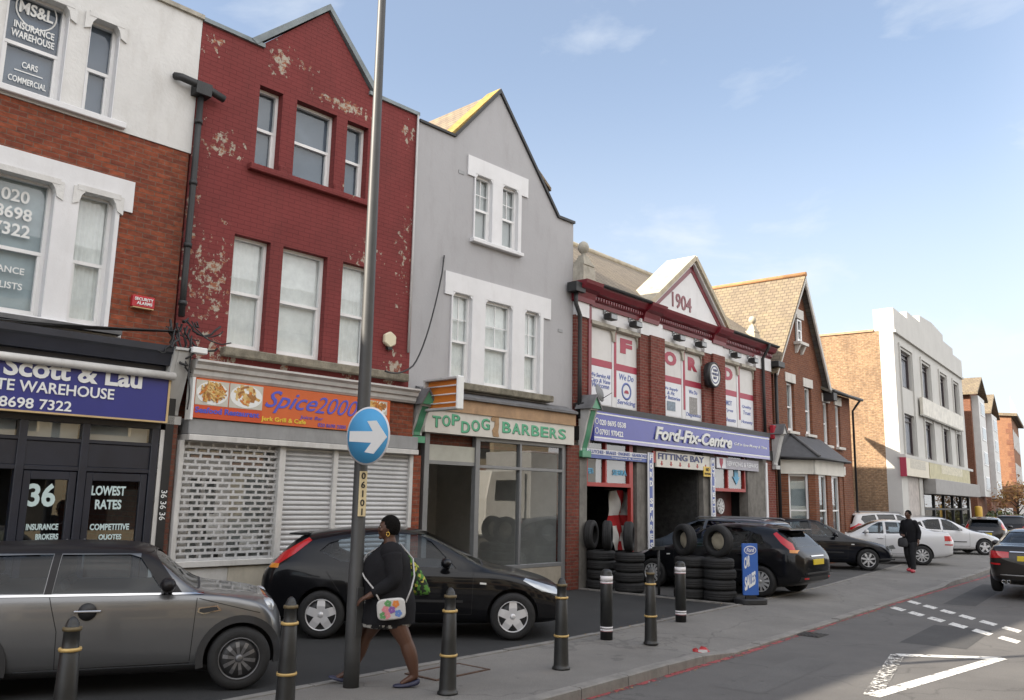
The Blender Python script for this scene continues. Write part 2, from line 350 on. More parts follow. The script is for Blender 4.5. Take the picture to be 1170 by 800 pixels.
WHITE = pm('white_upvc', (0.74, 0.74, 0.74), 0.35, var=0.05)
GLASS = glass('window_glass', wav=0.05)
SHOPGLASS = glass('shop_glass', ior=2.3, wav=0.03)
CURT = pm('curtain_white', (0.80, 0.80, 0.78), 0.9, var=0.1, vs=6)
CURTG = pm('blind_grey', (0.42, 0.43, 0.43), 0.9, var=0.06)
DARK = pm('dark_room', (0.02, 0.02, 0.022), 0.95, var=0.2)
def window(parent, rc, y=0.12, fw=0.055, transom=0.5, mull=(), bars_top=None, frame=WHITE, blind=None, blind_h=1.0, pleat=0.0, name='window', gl=GLASS, step=0.03, bt=0.05):
    """sash or casement frame in an opening; glass and any blind hang in the frame as sub-parts"""
    x0, z0, x1, z1 = rc; mb = MB(); d = 0.07
    mb.box(x0, x0 + fw, y, y + d, z0, z1).box(x1 - fw, x1, y, y + d, z0, z1)
    mb.box(x0 + fw, x1 - fw, y, y + d, z0, z0 + fw).box(x0 + fw, x1 - fw, y, y + d, z1 - fw, z1)
    zt = None
    if transom:
        zt = z0 + (z1 - z0) * transom
        mb.box(x0 + fw, x1 - fw, y + 0.004, y + d, zt - bt / 2, zt + bt / 2)
        # lower sash stands a little proud
        mb.box(x0 + fw, x0 + fw + 0.035, y + 0.012, y + d, z0 + fw, zt - bt / 2).box(x1 - fw - 0.035, x1 - fw, y + 0.012, y + d, z0 + fw, zt - bt / 2)
        mb.box(x0 + fw + 0.035, x1 - fw - 0.035, y + 0.012, y + d, z0 + fw, z0 + fw + 0.045)
    for mx_ in mull:
        xm = x0 + (x1 - x0) * mx_; mb.box(xm - 0.025, xm + 0.025, y + 0.004, y + d, z0 + fw, z1 - fw)
    if bars_top:
        nb, nr = bars_top
        for i in range(1, nb): xm = x0 + fw + (x1 - x0 - 2 * fw) * i / nb; mb.box(xm - 0.009, xm + 0.009, y + 0.035, y + d - 0.012, zt + bt / 2, z1 - fw)
        for i in range(1, nr): zm = zt + (z1 - fw - zt) * i / nr; mb.box(x0 + fw, x1 - fw, y + 0.036, y + d - 0.014, zm - 0.009, zm + 0.009)
    fr = mb.build(name, frame, parent)
    g = MB(); g.face([(x0 + fw, y + 0.05, z0 + fw), (x1 - fw, y + 0.05, z0 + fw), (x1 - fw, y + 0.05, z1 - fw), (x0 + fw, y + 0.05, z1 - fw)]); g.build('pane', gl, fr)
    if blind is not None:
        b = MB(); zb = z1 - (z1 - z0) * blind_h
        n = 26 if pleat else 2
        for i in range(n):
            a, c = x0 + (x1 - x0) * i / n, x0 + (x1 - x0) * (i + 1) / n
            ya = y + 0.10 + pleat * math.sin(i * 1.9); yc = y + 0.10 + pleat * math.sin((i + 1) * 1.9)
            f = b.face([(a, ya, zb), (c, yc, zb), (c, yc, z1), (a, ya, z1)]); f.smooth = bool(pleat)
        bmesh.ops.remove_doubles(b.bm, verts=b.bm.verts[:], dist=1e-5)
        bo = b.build('curtain' if pleat else 'blind', blind, fr)
    return fr
def avg_rects(fac, L_, y=0.0):
    rs = [fac.rect(*q, y=y) for q in L_]
    z0 = sum(r[1] for r in rs) / len(rs); z1 = sum(r[3] for r in rs) / len(rs)
    for r in rs: r[1], r[3] = z0, z1
    return rs

# ------------------------------------------------------------------ ground, road, pavement
def lerp(a, b, t): return a + (b - a) * t
def pline(pts, x):
    if x <= pts[0][0]: p, q = pts[0], pts[1]
    elif x >= pts[-1][0]: p, q = pts[-2], pts[-1]
    else:
        for p, q in zip(pts, pts[1:]):
            if p[0] <= x <= q[0]: break
    return p[1] + (q[1] - p[1]) * (x - p[0]) / (q[0] - p[0])
def sstep(a, b, x): t = min(1, max(0, (x - a) / (b - a))); return t * t * (3 - 2 * t)
BACK = [(-30, -3.95), (-8.6, -4.02), (-5.7, -4.1), (-0.1, -3.92), (5.2, -3.64), (15, -2.6), (60, 1.0)]
KERB = [(-30, -6.15), (-7.7, -6.08), (-3.6, -5.98), (-0.7, -5.85), (4, -5.62), (11.5, -5.35), (20, -4.8), (70, -1.5)]
def drop(x): return sstep(-5.7, -4.5, x) * (1 - sstep(8.0, 9.6, x))
RZ = -0.105
def ground_mat(name, col, col2, scale, speck=0.25, rough=0.85, crack=0.0):
    mt = D.materials.new(name); t, N, L, b = nodes(mt); b.inputs['Roughness'].default_value = rough; b.inputs['Specular IOR Level'].default_value = 0.35
    tc = N.new('ShaderNodeTexCoord')
    n1 = N.new('ShaderNodeTexNoise'); n1.inputs['Scale'].default_value = scale; n1.inputs['Detail'].default_value = 8; n1.inputs['Roughness'].default_value = 0.7; L(tc.outputs['Object'], n1.inputs['Vector'])
    r1 = N.new('ShaderNodeMapRange'); r1.inputs['From Min'].default_value = 0.35; r1.inputs['From Max'].default_value = 0.68; L(n1.outputs['Fac'], r1.inputs['Value'])
    mm = N.new('ShaderNodeMixRGB'); mm.inputs['Color1'].default_value = (*col, 1); mm.inputs['Color2'].default_value = (*col2, 1); L(r1.outputs[0], mm.inputs['Fac'])
    n2 = N.new('ShaderNodeTexNoise'); n2.inputs['Scale'].default_value = 90; n2.inputs['Detail'].default_value = 3; L(tc.outputs['Object'], n2.inputs['Vector'])
    r2 = N.new('ShaderNodeMapRange'); r2.inputs['From Min'].default_value = 0.3; r2.inputs['From Max'].default_value = 0.7; r2.inputs['To Min'].default_value = 1 - speck; r2.inputs['To Max'].default_value = 1 + speck; L(n2.outputs['Fac'], r2.inputs['Value'])
    m2 = N.new('ShaderNodeMixRGB'); m2.blend_type = 'MULTIPLY'; m2.inputs['Fac'].default_value = 1; L(mm.outputs[0], m2.inputs['Color1']); L(r2.outputs[0], m2.inputs['Color2'])
    out = m2.outputs[0]
    # oil and gum spots
    vo = N.new('ShaderNodeTexVoronoi'); vo.inputs['Scale'].default_value = 1.7; L(tc.outputs['Object'], vo.inputs['Vector'])
    r3 = N.new('ShaderNodeMapRange'); r3.inputs['From Min'].default_value = 0.03; r3.inputs['From Max'].default_value = 0.06; r3.inputs['To Min'].default_value = 0.45; r3.inputs['To Max'].default_value = 0; L(vo.outputs['Distance'], r3.inputs['Value'])
    m3 = N.new('ShaderNodeMixRGB'); m3.inputs['Color2'].default_value = (0.03, 0.03, 0.03, 1); L(r3.outputs[0], m3.inputs['Fac']); L(out, m3.inputs['Color1']); out = m3.outputs[0]
    if crack > 0:
        mp = N.new('ShaderNodeMapping'); L(tc.outputs['Object'], mp.inputs['Vector'])
        nd = N.new('ShaderNodeTexNoise'); nd.inputs['Scale'].default_value = 2.2; nd.inputs['Detail'].default_value = 6; L(tc.outputs['Object'], nd.inputs['Vector'])
        va = N.new('ShaderNodeVectorMath'); va.operation = 'MULTIPLY_ADD'; va.inputs[1].default_value = (0.6, 0.6, 0.6); L(nd.outputs['Color'], va.inputs[0]); L(tc.outputs['Object'], va.inputs[2])
        vc = N.new('ShaderNodeTexVoronoi'); vc.feature = 'DISTANCE_TO_EDGE'; vc.inputs['Scale'].default_value = 0.33; L(va.outputs[0], vc.inputs['Vector'])
        rc = N.new('ShaderNodeMapRange'); rc.inputs['From Min'].default_value = 0.0; rc.inputs['From Max'].default_value = 0.008; rc.inputs['To Min'].default_value = crack; rc.inputs['To Max'].default_value = 0; L(vc.outputs['Distance'], rc.inputs['Value'])
        m4 = N.new('ShaderNodeMixRGB'); m4.inputs['Color2'].default_value = (0.02, 0.02, 0.02, 1); L(rc.outputs[0], m4.inputs['Fac']); L(out, m4.inputs['Color1']); out = m4.outputs[0]
    L(out, b.inputs['Base Color'])
    bp = N.new('ShaderNodeBump'); bp.inputs['Strength'].default_value = 0.5; bp.inputs['Distance'].default_value = 0.006; L(n2.outputs['Fac'], bp.inputs['Height']); L(bp.outputs[0], b.inputs['Normal'])
    return mt
M_ROAD = ground_mat('road_asphalt', (0.094, 0.090, 0.087), (0.126, 0.121, 0.115), 0.7, crack=0.35)
M_PAVE = ground_mat('pavement_asphalt', (0.145, 0.138, 0.128), (0.205, 0.195, 0.18), 0.55, 0.24, crack=0.35)
M_FORE = ground_mat('forecourt_asphalt', (0.024, 0.025, 0.026), (0.040, 0.040, 0.040), 0.5, 0.4)
M_FORE2 = ground_mat('forecourt_concrete', (0.055, 0.054, 0.053), (0.095, 0.092, 0.088), 0.6, 0.3)
M_EARTH = ground_mat('earth', (0.07, 0.068, 0.06), (0.11, 0.10, 0.085), 0.2)
M_KERB = pm('kerb_stone', (0.20, 0.19, 0.175), 0.85, var=0.22, vs=4, bump=0.4, dirt=0.5)

mb = MB(); mb.face([(-1500, -1500, 0), (1500, -1500, 0), (1500, 1500, 0), (-1500, 1500, 0)])
tag(put(mb.build('ground', M_EARTH), FB, (0, 0, 0)), None, None, kind='structure').location.z = RZ - 0.03
mb = MB()
xs = [-60 + i * 2 for i in range(86)]
for a, b in zip(xs, xs[1:]):
    mb.face([(a, -17, 0), (b, -17, 0), (b, pline(KERB, b) + 0.2, 0), (a, pline(KERB, a) + 0.2, 0)])
bmesh.ops.remove_doubles(mb.bm, verts=mb.bm.verts[:], dist=1e-4)
o = mb.build('road', M_ROAD); o.location = FB.w(0, 0, RZ); o.rotation_euler = (0, 0, FB.a); tag(o, None, None, kind='structure')
# pavement: one sheet, falling to road level along the dropped kerb
mb = MB(); KW = 0.15
xs = [-60 + i * 2 for i in range(25)] + [-10 + 0.25 * i for i in range(1, 84)] + [11 + i * 2 for i in range(40)]
def pave_z(x, t): return -0.08 * drop(x) * sstep(0.25, 1.0, t) + 0.004 * mnoise.noise((x * 0.8, t * 2, 0))
NT = 8
grid = [[mb.bm.verts.new((x, lerp(pline(BACK, x), pline(KERB, x) + KW, k / NT), pave_z(x, k / NT))) for k in range(NT + 1)] for x in xs]
for g0, g1 in zip(grid, grid[1:]):
    for k in range(NT): f = mb.bm.faces.new([g0[k], g0[k + 1], g1[k + 1], g1[k]]); f.smooth = True
o = mb.build('pavement', M_PAVE); o.location = FB.w(0, 0, 0); o.rotation_euler = (0, 0, FB.a); tag(o, None, None, kind='structure')
mb = MB(); x = -60.0; random.seed(3)
while x < 70:
    ln = 0.91; a, b = x + 0.006, x + ln - 0.006; j = random.uniform(-0.006, 0.006)
    pa, pb = pline(KERB, a), pline(KERB, b); za, zb = pave_z(a, 1) + 0.012 + j, pave_z(b, 1) + 0.012 + j
    v = [mb.bm.verts.new(p) for p in ((a, pa, RZ - 0.05), (b, pb, RZ - 0.05), (b, pb + KW, RZ - 0.05), (a, pa + KW, RZ - 0.05), (a, pa, za - 0.012), (b, pb, zb - 0.012), (b, pb + 0.02, zb), (a, pa + 0.02, za), (b, pb + KW, zb), (a, pa + KW, za))]
    for q in ((0, 1, 5, 4), (4, 5, 6, 7), (7, 6, 8, 9), (9, 8, 2, 3), (0, 4, 7, 9, 3), (1, 2, 8, 6, 5)): mb.bm.faces.new([v[i] for i in q])
    x += ln
o = mb.build('kerb', M_KERB); o.location = FB.w(0, 0, 0); o.rotation_euler = (0, 0, FB.a); tag(o, None, None, kind='structure')
# strip of edging stones between pavement and forecourts
mb = MB(); x = -30.0
while x < 30:
    a, b = x + 0.008, x + 0.99; j = random.uniform(-0.004, 0.006)
    pa, pb = pline(BACK, a), pline(BACK, b)
    mb.prism([(a, pa - 0.05), (b, pb - 0.05), (b, pb + 0.06), (a, pa + 0.06)], -0.05, 0.012 + j, 'xy'); x += 1.0
o = mb.build('pavement_edging', M_KERB); o.location = FB.w(0, 0, 0); o.rotation_euler = (0, 0, FB.a); tag(o, None, None, kind='structure')
def fore(name, x0, x1, mt, dz):
    mb = MB(); n = max(2, int((x1 - x0) / 1.0)); X = [lerp(x0, x1, i / n) for i in range(n + 1)]
    for a, b in zip(X, X[1:]): mb.face([(a, pline(BACK, a) + 0.04, 0), (b, pline(BACK, b) + 0.04, 0), (b, 14, 0), (a, 14, 0)])
    bmesh.ops.remove_doubles(mb.bm, verts=mb.bm.verts[:], dist=1e-4)
    o = mb.build(name, mt); o.location = FB.w(0, 0, dz); o.rotation_euler = (0, 0, FB.a); tag(o, None, None, kind='structure')
fore('forecourt', -60, -0.05, M_FORE, -0.004); fore('garage_forecourt', -0.05, 75, M_FORE2, -0.004)
mb = MB(); mb.box(-0.10, 0.0, -3.85, -0.05, -0.05, 0.022)
tag(put(mb.build('forecourt_edging', M_KERB), FB), None, None, kind='structure')

def paint_mat(name, col, wear, scale=9.0):
    """road paint, worn through in places to the asphalt below"""
    mt = D.materials.new(name); t, N, L, b = nodes(mt); b.inputs['Roughness'].default_value = 0.75; o = N['Material Output']
    tc = N.new('ShaderNodeTexCoord'); n = N.new('ShaderNodeTexNoise'); n.inputs['Scale'].default_value = scale; n.inputs['Detail'].default_value = 9; n.inputs['Roughness'].default_value = 0.75; L(tc.outputs['Object'], n.inputs['Vector'])
    r = N.new('ShaderNodeMapRange'); r.inputs['From Min'].default_value = wear; r.inputs['From Max'].default_value = wear + 0.05; L(n.outputs['Fac'], r.inputs['Value'])
    b.inputs['Base Color'].default_value = (*col, 1)
    tr = N.new('ShaderNodeBsdfTransparent'); mx = N.new('ShaderNodeMixShader'); L(r.outputs[0], mx.inputs[0]); L(b.outputs[0], mx.inputs[2]); L(tr.outputs[0], mx.inputs[1]); L(mx.outputs[0], o.inputs['Surface'])
    return mt
M_WPAINT = paint_mat('road_paint_white', (0.62, 0.61, 0.58), 0.40); M_WWORN = paint_mat('road_paint_worn', (0.55, 0.54, 0.51), 0.505, 14)
M_RPAINT = paint_mat('road_paint_red', (0.30, 0.06, 0.065), 0.46, 7)
def mark(name, quads, mt, dz=0.004):
    mb = MB()
    for q in quads: mb.face([(x, y, RZ + dz) for x, y in q])
    tag(put(mb.build(name, mt), FB), None, None, kind='structure')
def gl(px, py): return FB.loc(ground(px, py, RZ))
rl = [gl(700, 790.5), gl(731, 782), gl(850, 747), gl(960, 710), gl(1040, 684.5), gl(1125, 660)]
rl = [(-40, rl[0][1])] + rl + [(60, rl[-1][1] + 3.0)]
mark('red_line', [[(a[0], a[1] - 0.045), (b[0], b[1] - 0.045), (b[0], b[1] + 0.045), (a[0], a[1] + 0.045)] for a, b in zip(rl, rl[1:])], M_RPAINT)
qs = []
for (s, e) in (((4.5, -5.72), (1.55, -8.1)), ((3.02, -5.82), (0.22, -8.3))):
    n = 7; d = V3((e[0] - s[0], e[1] - s[1])) / 5.0; dn = d.normalized()
    for i in range(n):
        p = V3(s) .to_2d() + d * i; q = p + d * 0.68; k = V3((0.34, 0.0)).to_2d() * 0.5
        qs.append([(p.x - k.x, p.y), (q.x - k.x, q.y), (q.x + k.x, q.y), (p.x + k.x, p.y)])
mark('give_way_dashes', qs, M_WPAINT)
A_, B_, C_ = V3((-2.0, -8.72)), V3((-2.8, -7.63)), V3((-5.69, -8.21))
A_, B_, C_ = A_.to_2d(), B_.to_2d(), C_.to_2d()
def tri_band(P, Q, w):
    d = (Q - P).normalized(); n = V3((-d.y, d.x, 0)).to_2d(); return [tuple(P + n * w), tuple(P - n * w), tuple(Q - n * w), tuple(Q + n * w)]
def patch_quad(name, pts, mt, dz):
    mb = MB(); mb.face([(x, y, RZ + dz) for x, y in pts]); tag(put(mb.build(name, mt), FB), None, None, kind='structure')
M_PATCH = ground_mat('patched_asphalt', (0.050, 0.049, 0.049), (0.066, 0.065, 0.064), 1.1); M_PATCH2 = ground_mat('pale_patched_asphalt', (0.095, 0.092, 0.089), (0.12, 0.116, 0.111), 1.3)
patch_quad('road_patch', [(-1.6, -7.3), (0.9, -7.15), (0.95, -8.05), (-1.5, -8.2)], M_PATCH, 0.002); patch_quad('road_patch', [(-6.5, -6.75), (-3.9, -6.7), (-3.95, -7.2), (-6.5, -7.3)], M_PATCH2, 0.002); patch_quad('road_patch', [(4.5, -6.4), (10.5, -5.9), (10.6, -6.5), (4.6, -7.0)], M_PATCH, 0.002)
mb = MB(); mb.box(-0.22, 0.22, -0.2, 0.2, 0, 0.006)
for i in range(6): mb.box(-0.18, 0.18, -0.165 + i * 0.06, -0.135 + i * 0.06, 0.006, 0.014)
o = mb.build('gully_grate', pm('gully_iron', (0.03, 0.028, 0.026), 0.7, var=0.4)); o.location = FB.w(-1.9, -6.06, RZ + 0.003); o.rotation_euler = (0, 0, FB.a); tag(o, 'iron gully grate in the gutter by the dropped kerb', 'drain grate')
mark('give_way_triangle', [tri_band(A_, C_, 0.09)], M_WPAINT); mark('give_way_triangle_base', [tri_band(A_ + (A_ - B_) * 0.05, B_, 0.10)], M_WPAINT, 0.008); mark('give_way_triangle_worn_side', [tri_band(B_, C_, 0.09)], M_WWORN, 0.012)

# ------------------------------------------------------------------ shop row
BR_SCOTT = brick('brick_orange_red', (0.235, 0.062, 0.030), (0.15, 0.040, 0.024), (0.15, 0.095, 0.07), var=0.45, soot=0.4)
BR_DARK = brick('brick_dark', (0.15, 0.055, 0.035), (0.11, 0.04, 0.03), (0.10, 0.08, 0.065), soot=0.5)
P_RED = brick('peeling_red_paint', (0.30, 0.12, 0.07), (0.24, 0.10, 0.06), (0.33, 0.29, 0.24), paint=(0.185, 0.040, 0.039), bump=0.5, soot=0.25,
    peels=[(-9.05, 5.2, 0.8, 1.4, 0.238), (-9.0, 7.45, 0.7, 0.4, 0.264), (-8.9, 4.0, 0.9, 0.8, 0.246), (-8.1, 9.25, 0.4, 0.5, 0.282), (-6.7, 8.95, 1.15, 0.22, 0.317), (-7.9, 9.4, 1.0, 0.35, 0.176),
           (-7.62, 4.2, 0.14, 0.55, 0.370), (-6.35, 4.15, 0.22, 0.6, 0.370), (-5.35, 4.2, 0.4, 0.7, 0.282), (-5.3, 8.9, 0.4, 0.4, 0.246), (-6.55, 7.6, 0.18, 0.7, 0.290), (-7.62, 7.9, 0.16, 0.8, 0.238), (-6.1, 6.2, 0.9, 0.6, 0.176), (-5.2, 6.5, 0.45, 1.8, 0.185), (-9.45, 6.0, 0.35, 3.4, 0.176), (-9.3, 9.1, 0.6, 0.4, 0.194)])
M_WREND = pm('white_render', (0.60, 0.595, 0.58), 0.8, var=0.08, vs=1.2, bump=0.5, bs=25, dirt=0.35, dcol=(0.33, 0.30, 0.26))
M_WPAINTW = pm('white_masonry_paint', (0.66, 0.66, 0.67), 0.65, var=0.05, vs=2, bump=0.15, dirt=0.2, dcol=(0.36, 0.34, 0.31))
M_GREY = pm('grey_masonry_paint', (0.36, 0.357, 0.368), 0.75, var=0.05, vs=0.7, bump=0.25, bs=18, dirt=0.30, dcol=(0.20, 0.19, 0.18))
M_NAVY = pm('navy_gloss_paint', (0.018, 0.021, 0.032), 0.35, var=0.2)
M_BLACK = pm('black_paint', (0.014, 0.014, 0.015), 0.5, var=0.3)
M_IRON = pm('black_iron', (0.02, 0.021, 0.022), 0.55, var=0.3, bump=0.3)
M_LEAD = pm('lead_flashing', (0.13, 0.13, 0.135), 0.7, var=0.3, dirt=0.5)
M_MOSS = pm('mossy_stone', (0.19, 0.17, 0.13), 0.9, var=0.4, vs=8, bump=0.8, dirt=0.7, dcol=(0.05, 0.055, 0.03))
M_STONE = pm('old_stone', (0.38, 0.355, 0.30), 0.9, var=0.25, vs=5, bump=0.6, dirt=0.6, dcol=(0.09, 0.085, 0.07))
M_SHOPWH = pm('dirty_white_paint', (0.53, 0.52, 0.50), 0.6, var=0.12, vs=3, dirt=0.5, dcol=(0.18, 0.16, 0.14))
M_ALU = pm('grey_aluminium', (0.20, 0.205, 0.21), 0.42, 0.3, var=0.1)
M_SHUT = pm('shutter_steel', (0.50, 0.505, 0.51), 0.45, 0.2, var=0.10, vs=2, dirt=0.25)
M_GALV = pm('galvanised_grey', (0.26, 0.265, 0.27), 0.5, 0.2, var=0.12, dirt=0.3)
M_SLATE = tiles('roof_slate', (0.11, 0.105, 0.10), (0.15, 0.14, 0.125), 0.3, 0.14, 0.35, (0.30, 0.25, 0.10))
M_RTILE = tiles('brown_clay_tile', (0.24, 0.19, 0.13), (0.19, 0.15, 0.11), 0.24, 0.12, 0.25, (0.38, 0.30, 0.16))  # brown clay tile with ochre lichen flecks
M_COPING = pm('coping_lichen', (0.36, 0.30, 0.14), 0.9, var=0.35, vs=6, bump=0.6, dirt=0.5)
M_BLUEGREYCAP = pm('lead_cap', (0.17, 0.20, 0.21), 0.6, var=0.3)
M_FILM = pm('blue_window_film', (0.085, 0.115, 0.165), 0.6, var=0.08)
M_LETW = pm('lettering_white', (0.72, 0.73, 0.72), 0.5, var=0.03)
M_LETPALE = pm('lettering_pale_blue', (0.50, 0.62, 0.62), 0.5, var=0.03)
M_CREAM = pm('cream_sign_paint', (0.56, 0.54, 0.49), 0.6, var=0.06, dirt=0.2, dcol=(0.25, 0.2, 0.15))
M_TIMBER = pm('bare_timber', (0.36, 0.23, 0.13), 0.7, var=0.2, vs=5, dirt=0.3)
M_GREENP = pm('green_gloss_paint', (0.075, 0.26, 0.15), 0.35, var=0.15, dirt=0.3, dcol=(0.25, 0.3, 0.25))
M_PALEGREY = pm('pale_grey_paint', (0.46, 0.46, 0.45), 0.6, var=0.1, dirt=0.4)
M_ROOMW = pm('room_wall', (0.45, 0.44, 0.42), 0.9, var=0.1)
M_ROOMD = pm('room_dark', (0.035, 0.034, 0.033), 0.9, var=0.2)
M_GARFLOOR = pm('garage_floor', (0.05, 0.05, 0.05), 0.8, var=0.3)

def zof(fac, px, py, y=0.0): return fac.at(px, py, y)[1]
def xof(fac, px, py, y=0.0): return fac.at(px, py, y)[0]
def gable_roof(mb, x0, x1, ze, xr, zr, y0, y1, t=0.08):
    mb.prism([(x0, ze), (xr, zr), (xr, zr - t), (x0, ze - t)], y0, y1); mb.prism([(xr, zr), (x1, ze), (x1, ze - t), (xr, zr - t)], y0, y1)
def line_reveals(mb, wins, y0=-0.03, y1=0.14):
    for q in wins: mb.box(q[0] - 0.002, q[0] + 0.008, y0, y1, q[1], q[3]); mb.box(q[2] - 0.008, q[2] + 0.002, y0, y1, q[1], q[3]); mb.box(q[0] + 0.008, q[2] - 0.008, y0, y1, q[3] - 0.008, q[3] + 0.002)
def room(mb, x0, x1, z0, z1, y0, y1):
    """inside of a shop seen through its window: floor, ceiling, back and side walls"""
    mb.face([(x0, y0, z0), (x1, y0, z0), (x1, y1, z0), (x0, y1, z0)]); mb.face([(x0, y0, z1), (x0, y1, z1), (x1, y1, z1), (x1, y0, z1)])
    mb.face([(x0, y1, z0), (x1, y1, z0), (x1, y1, z1), (x0, y1, z1)]); mb.face([(x0, y0, z0), (x0, y1, z0), (x0, y1, z1), (x0, y0, z1)]); mb.face([(x1, y0, z0), (x1, y0, z1), (x1, y1, z1), (x1, y1, z0)])
def console(parent, xc, w, z0, z1, y0, d, body, face, cap=None, name='console', capw=0.2):
    """shopfront bracket: S-curved scroll, with a small gabled cap where there is one"""
    h = z1 - z0; mb = MB()
    prof = [(y0, z0), (y0 - 0.06, z0)]
    for i in range(13):
        t = i / 12; prof.append((y0 - 0.06 - d * (0.5 - 0.5 * math.cos(math.pi * t)) - 0.03 * math.sin(2 * math.pi * t), z0 + 0.06 + (h - 0.1) * t))
    prof += [(y0 - d - 0.09, z1 - 0.04), (y0 - d - 0.09, z1), (y0, z1)]
    mb.sweep(prof, xc - w / 2, xc + w / 2); o = mb.build(name, body, parent)
    mb = MB()
    pf = [(a - 0.012, b) for a, b in prof[1:-2]]; pb = [(a + 0.02, b) for a, b in prof[1:-2]]
    mb.sweep(pf + pb[::-1], xc - w * 0.28, xc + w * 0.28); mb.box(xc - w / 2 - 0.02, xc + w / 2 + 0.02, y0 - 0.13, y0, z0 - 0.14, z0 - 0.02); mb.build('scroll', face, o)
    if cap:
        mb = MB(); c = capw; mb.prism([(xc - w / 2 - 0.05, z1), (xc + w / 2 + 0.05, z1), (xc, z1 + c * 1.25)], y0 - d - 0.14, y0 + 0.05); mb.build('cap', cap, o)
        mb = MB(); hw = w / 2 + 0.09
        mb.prism([(xc - hw, z1 - 0.01), (xc, z1 + c * 1.25 + 0.05), (xc, z1 + c * 1.25), (xc - hw + 0.05, z1 - 0.01)], y0 - d - 0.17, y0 + 0.05)
        mb.prism([(xc + hw, z1 - 0.01), (xc, z1 + c * 1.25 + 0.05), (xc, z1 + c * 1.25), (xc + hw - 0.05, z1 - 0.01)], y0 - d - 0.17, y0 + 0.05); mb.build('cap_roof', M_LEAD, o)
    return o

# ---- insurance shop (left): brick below, white render above
XJ1, XJ2, XJ3 = -9.55, -4.98, -0.12
EAVE = 9.36
b1 = root('insurance_shop_building', FA, (-12.0, 0.15, 0), 'brick and white rendered shop building with navy shopfront at the left edge', 'building')
zsplit = (zof(FA, 140, 152) + zof(FA, 213, 174)) / 2
def wr(fac, xl, xr, zt, zb, y=0.0): return [xof(fac, *xl, y), zof(fac, *zb, y), xof(fac, *xr, y), zof(fac, *zt, y)]
W1 = wr(FA, (1, 60), (77, 40), (76, 3), (70, 118)); W2 = wr(FA, (98, 75), (137, 40), (102, 20), (92, 128))
zt_ = (W1[3] + W2[3]) / 2; zb_ = (W1[1] + W2[1]) / 2
for q in (W1, W2): q[1], q[3] = zb_, zt_
W3 = wr(FA, (-22, 280), (61, 240), (60, 207), (45, 361)); W4 = wr(FA, (86, 260), (131, 250), (95, 218), (78, 372))
zt_ = (W3[3] + W4[3]) / 2; zb_ = (W3[1] + W4[1]) / 2
for q in (W3, W4): q[1], q[3] = zb_, zt_
LX = -15.2
mb = MB(); wall_bm(mb, LX, XJ1, 3.0, zsplit, [W3, W4]); mb.build('brick_wall', BR_SCOTT, b1)
mb = MB(); wall_bm(mb, LX, XJ1 + 0.02, zsplit, EAVE + 0.02, [W1, W2], -0.02, 0.3)
mb.build('rendered_wall', M_WREND, b1)
mb = MB(); mb.box(LX, XJ1 + 0.03, -0.07, 0.36, EAVE + 0.02, EAVE + 0.09); mb.build('parapet_coping', M_STONE, b1)
mb = MB(); mb.box(LX, LX + 0.3, 0.3, 9, 0, EAVE).box(LX, XJ1, 9, 9.3, 0, EAVE).box(XJ1 - 0.2, XJ1, 0.3, 9, 0, EAVE - 0.4); mb.build('side_wall', BR_DARK, b1)
mb = MB(); gable_roof(mb, LX, XJ1, EAVE - 0.35, (LX + XJ1) / 2, EAVE + 0.5, 0.36, 9); mb.box(LX, XJ1, 0.36, 9, EAVE - 0.5, EAVE - 0.45); mb.build('roof', M_SLATE, b1)
# white surround of the first-floor pair
mb = MB(); xb = xof(FA, 152, 226); xn = W4[2] + 0.05; zbt = zof(FA, 152.6, 209); zbb = zof(FA, 150.7, 244)
wall_bm(mb, LX + 0.5, xb, zbb, zbt, [W3, W4], -0.035, -0.003); wall_bm(mb, LX + 0.5, xn, W4[1], zbb, [W3, W4], -0.034, -0.003); line_reveals(mb, [W1, W2, W3, W4]); mb.build('window_surround', M_WPAINTW, b1)
mb = MB(); mb.box(LX + 0.5, xof(FA, 135, 381), -0.12, 0.1, W4[1] - 0.13, W4[1]); mb.build('sill', M_WPAINTW, b1, bevel=0.01)
mb = MB(); mb.box(LX + 0.5, xof(FA, 141, 150), -0.10, 0.1, W2[1] - 0.09, W2[1]); mb.build('sill', M_WPAINTW, b1, bevel=0.01)
for q in (W1, W2, W3, W4):      # shaped stone heads with rounded shoulders
    mb = MB()
    for sx in (0, 1):
        xx = q[0] if sx == 0 else q[2]; s_ = 1 if sx == 0 else -1
        mb.prism([(xx - s_ * 0.09, q[3] + 0.02), (xx + s_ * 0.08, q[3] + 0.02), (xx + s_ * 0.065, q[3] - 0.04), (xx + s_ * 0.025, q[3] - 0.09), (xx - s_ * 0.005, q[3] - 0.20), (xx - s_ * 0.09, q[3] - 0.24)], -0.055, 0.10)
    mb.box(q[0] - 0.04, q[2] + 0.04, -0.06, 0.10, q[3] - 0.03, q[3] + 0.05); mb.build('window_head', M_WREND, b1)
f1 = window(b1, W1, transom=0.48, blind=M_FILM); f2 = window(b1, W2, transom=0.48, blind=M_FILM)
f3 = window(b1, W3, transom=0.47, blind=pm('pale_blue_blind', (0.36, 0.42, 0.45), 0.8), pleat=0.0); f4 = window(b1, W4, transom=0.47, blind=CURT, pleat=0.012)
def wtext(parent, body, fac, px, py, h, mt, y=0.155, **k):
    x, z = fac.at(px, py, y); return text(body, x, z, y, h, mt, parent, **k)
x, z = FA.at(42, 14, 0.155)
mb = MB(); mb.lathe([(0.27, 0), (0.27, -0.004), (0.25, -0.004), (0.25, 0)], (x, 0.158, z), (0, 1, 0), 32)
mb.build('emblem', M_LETW, f1)
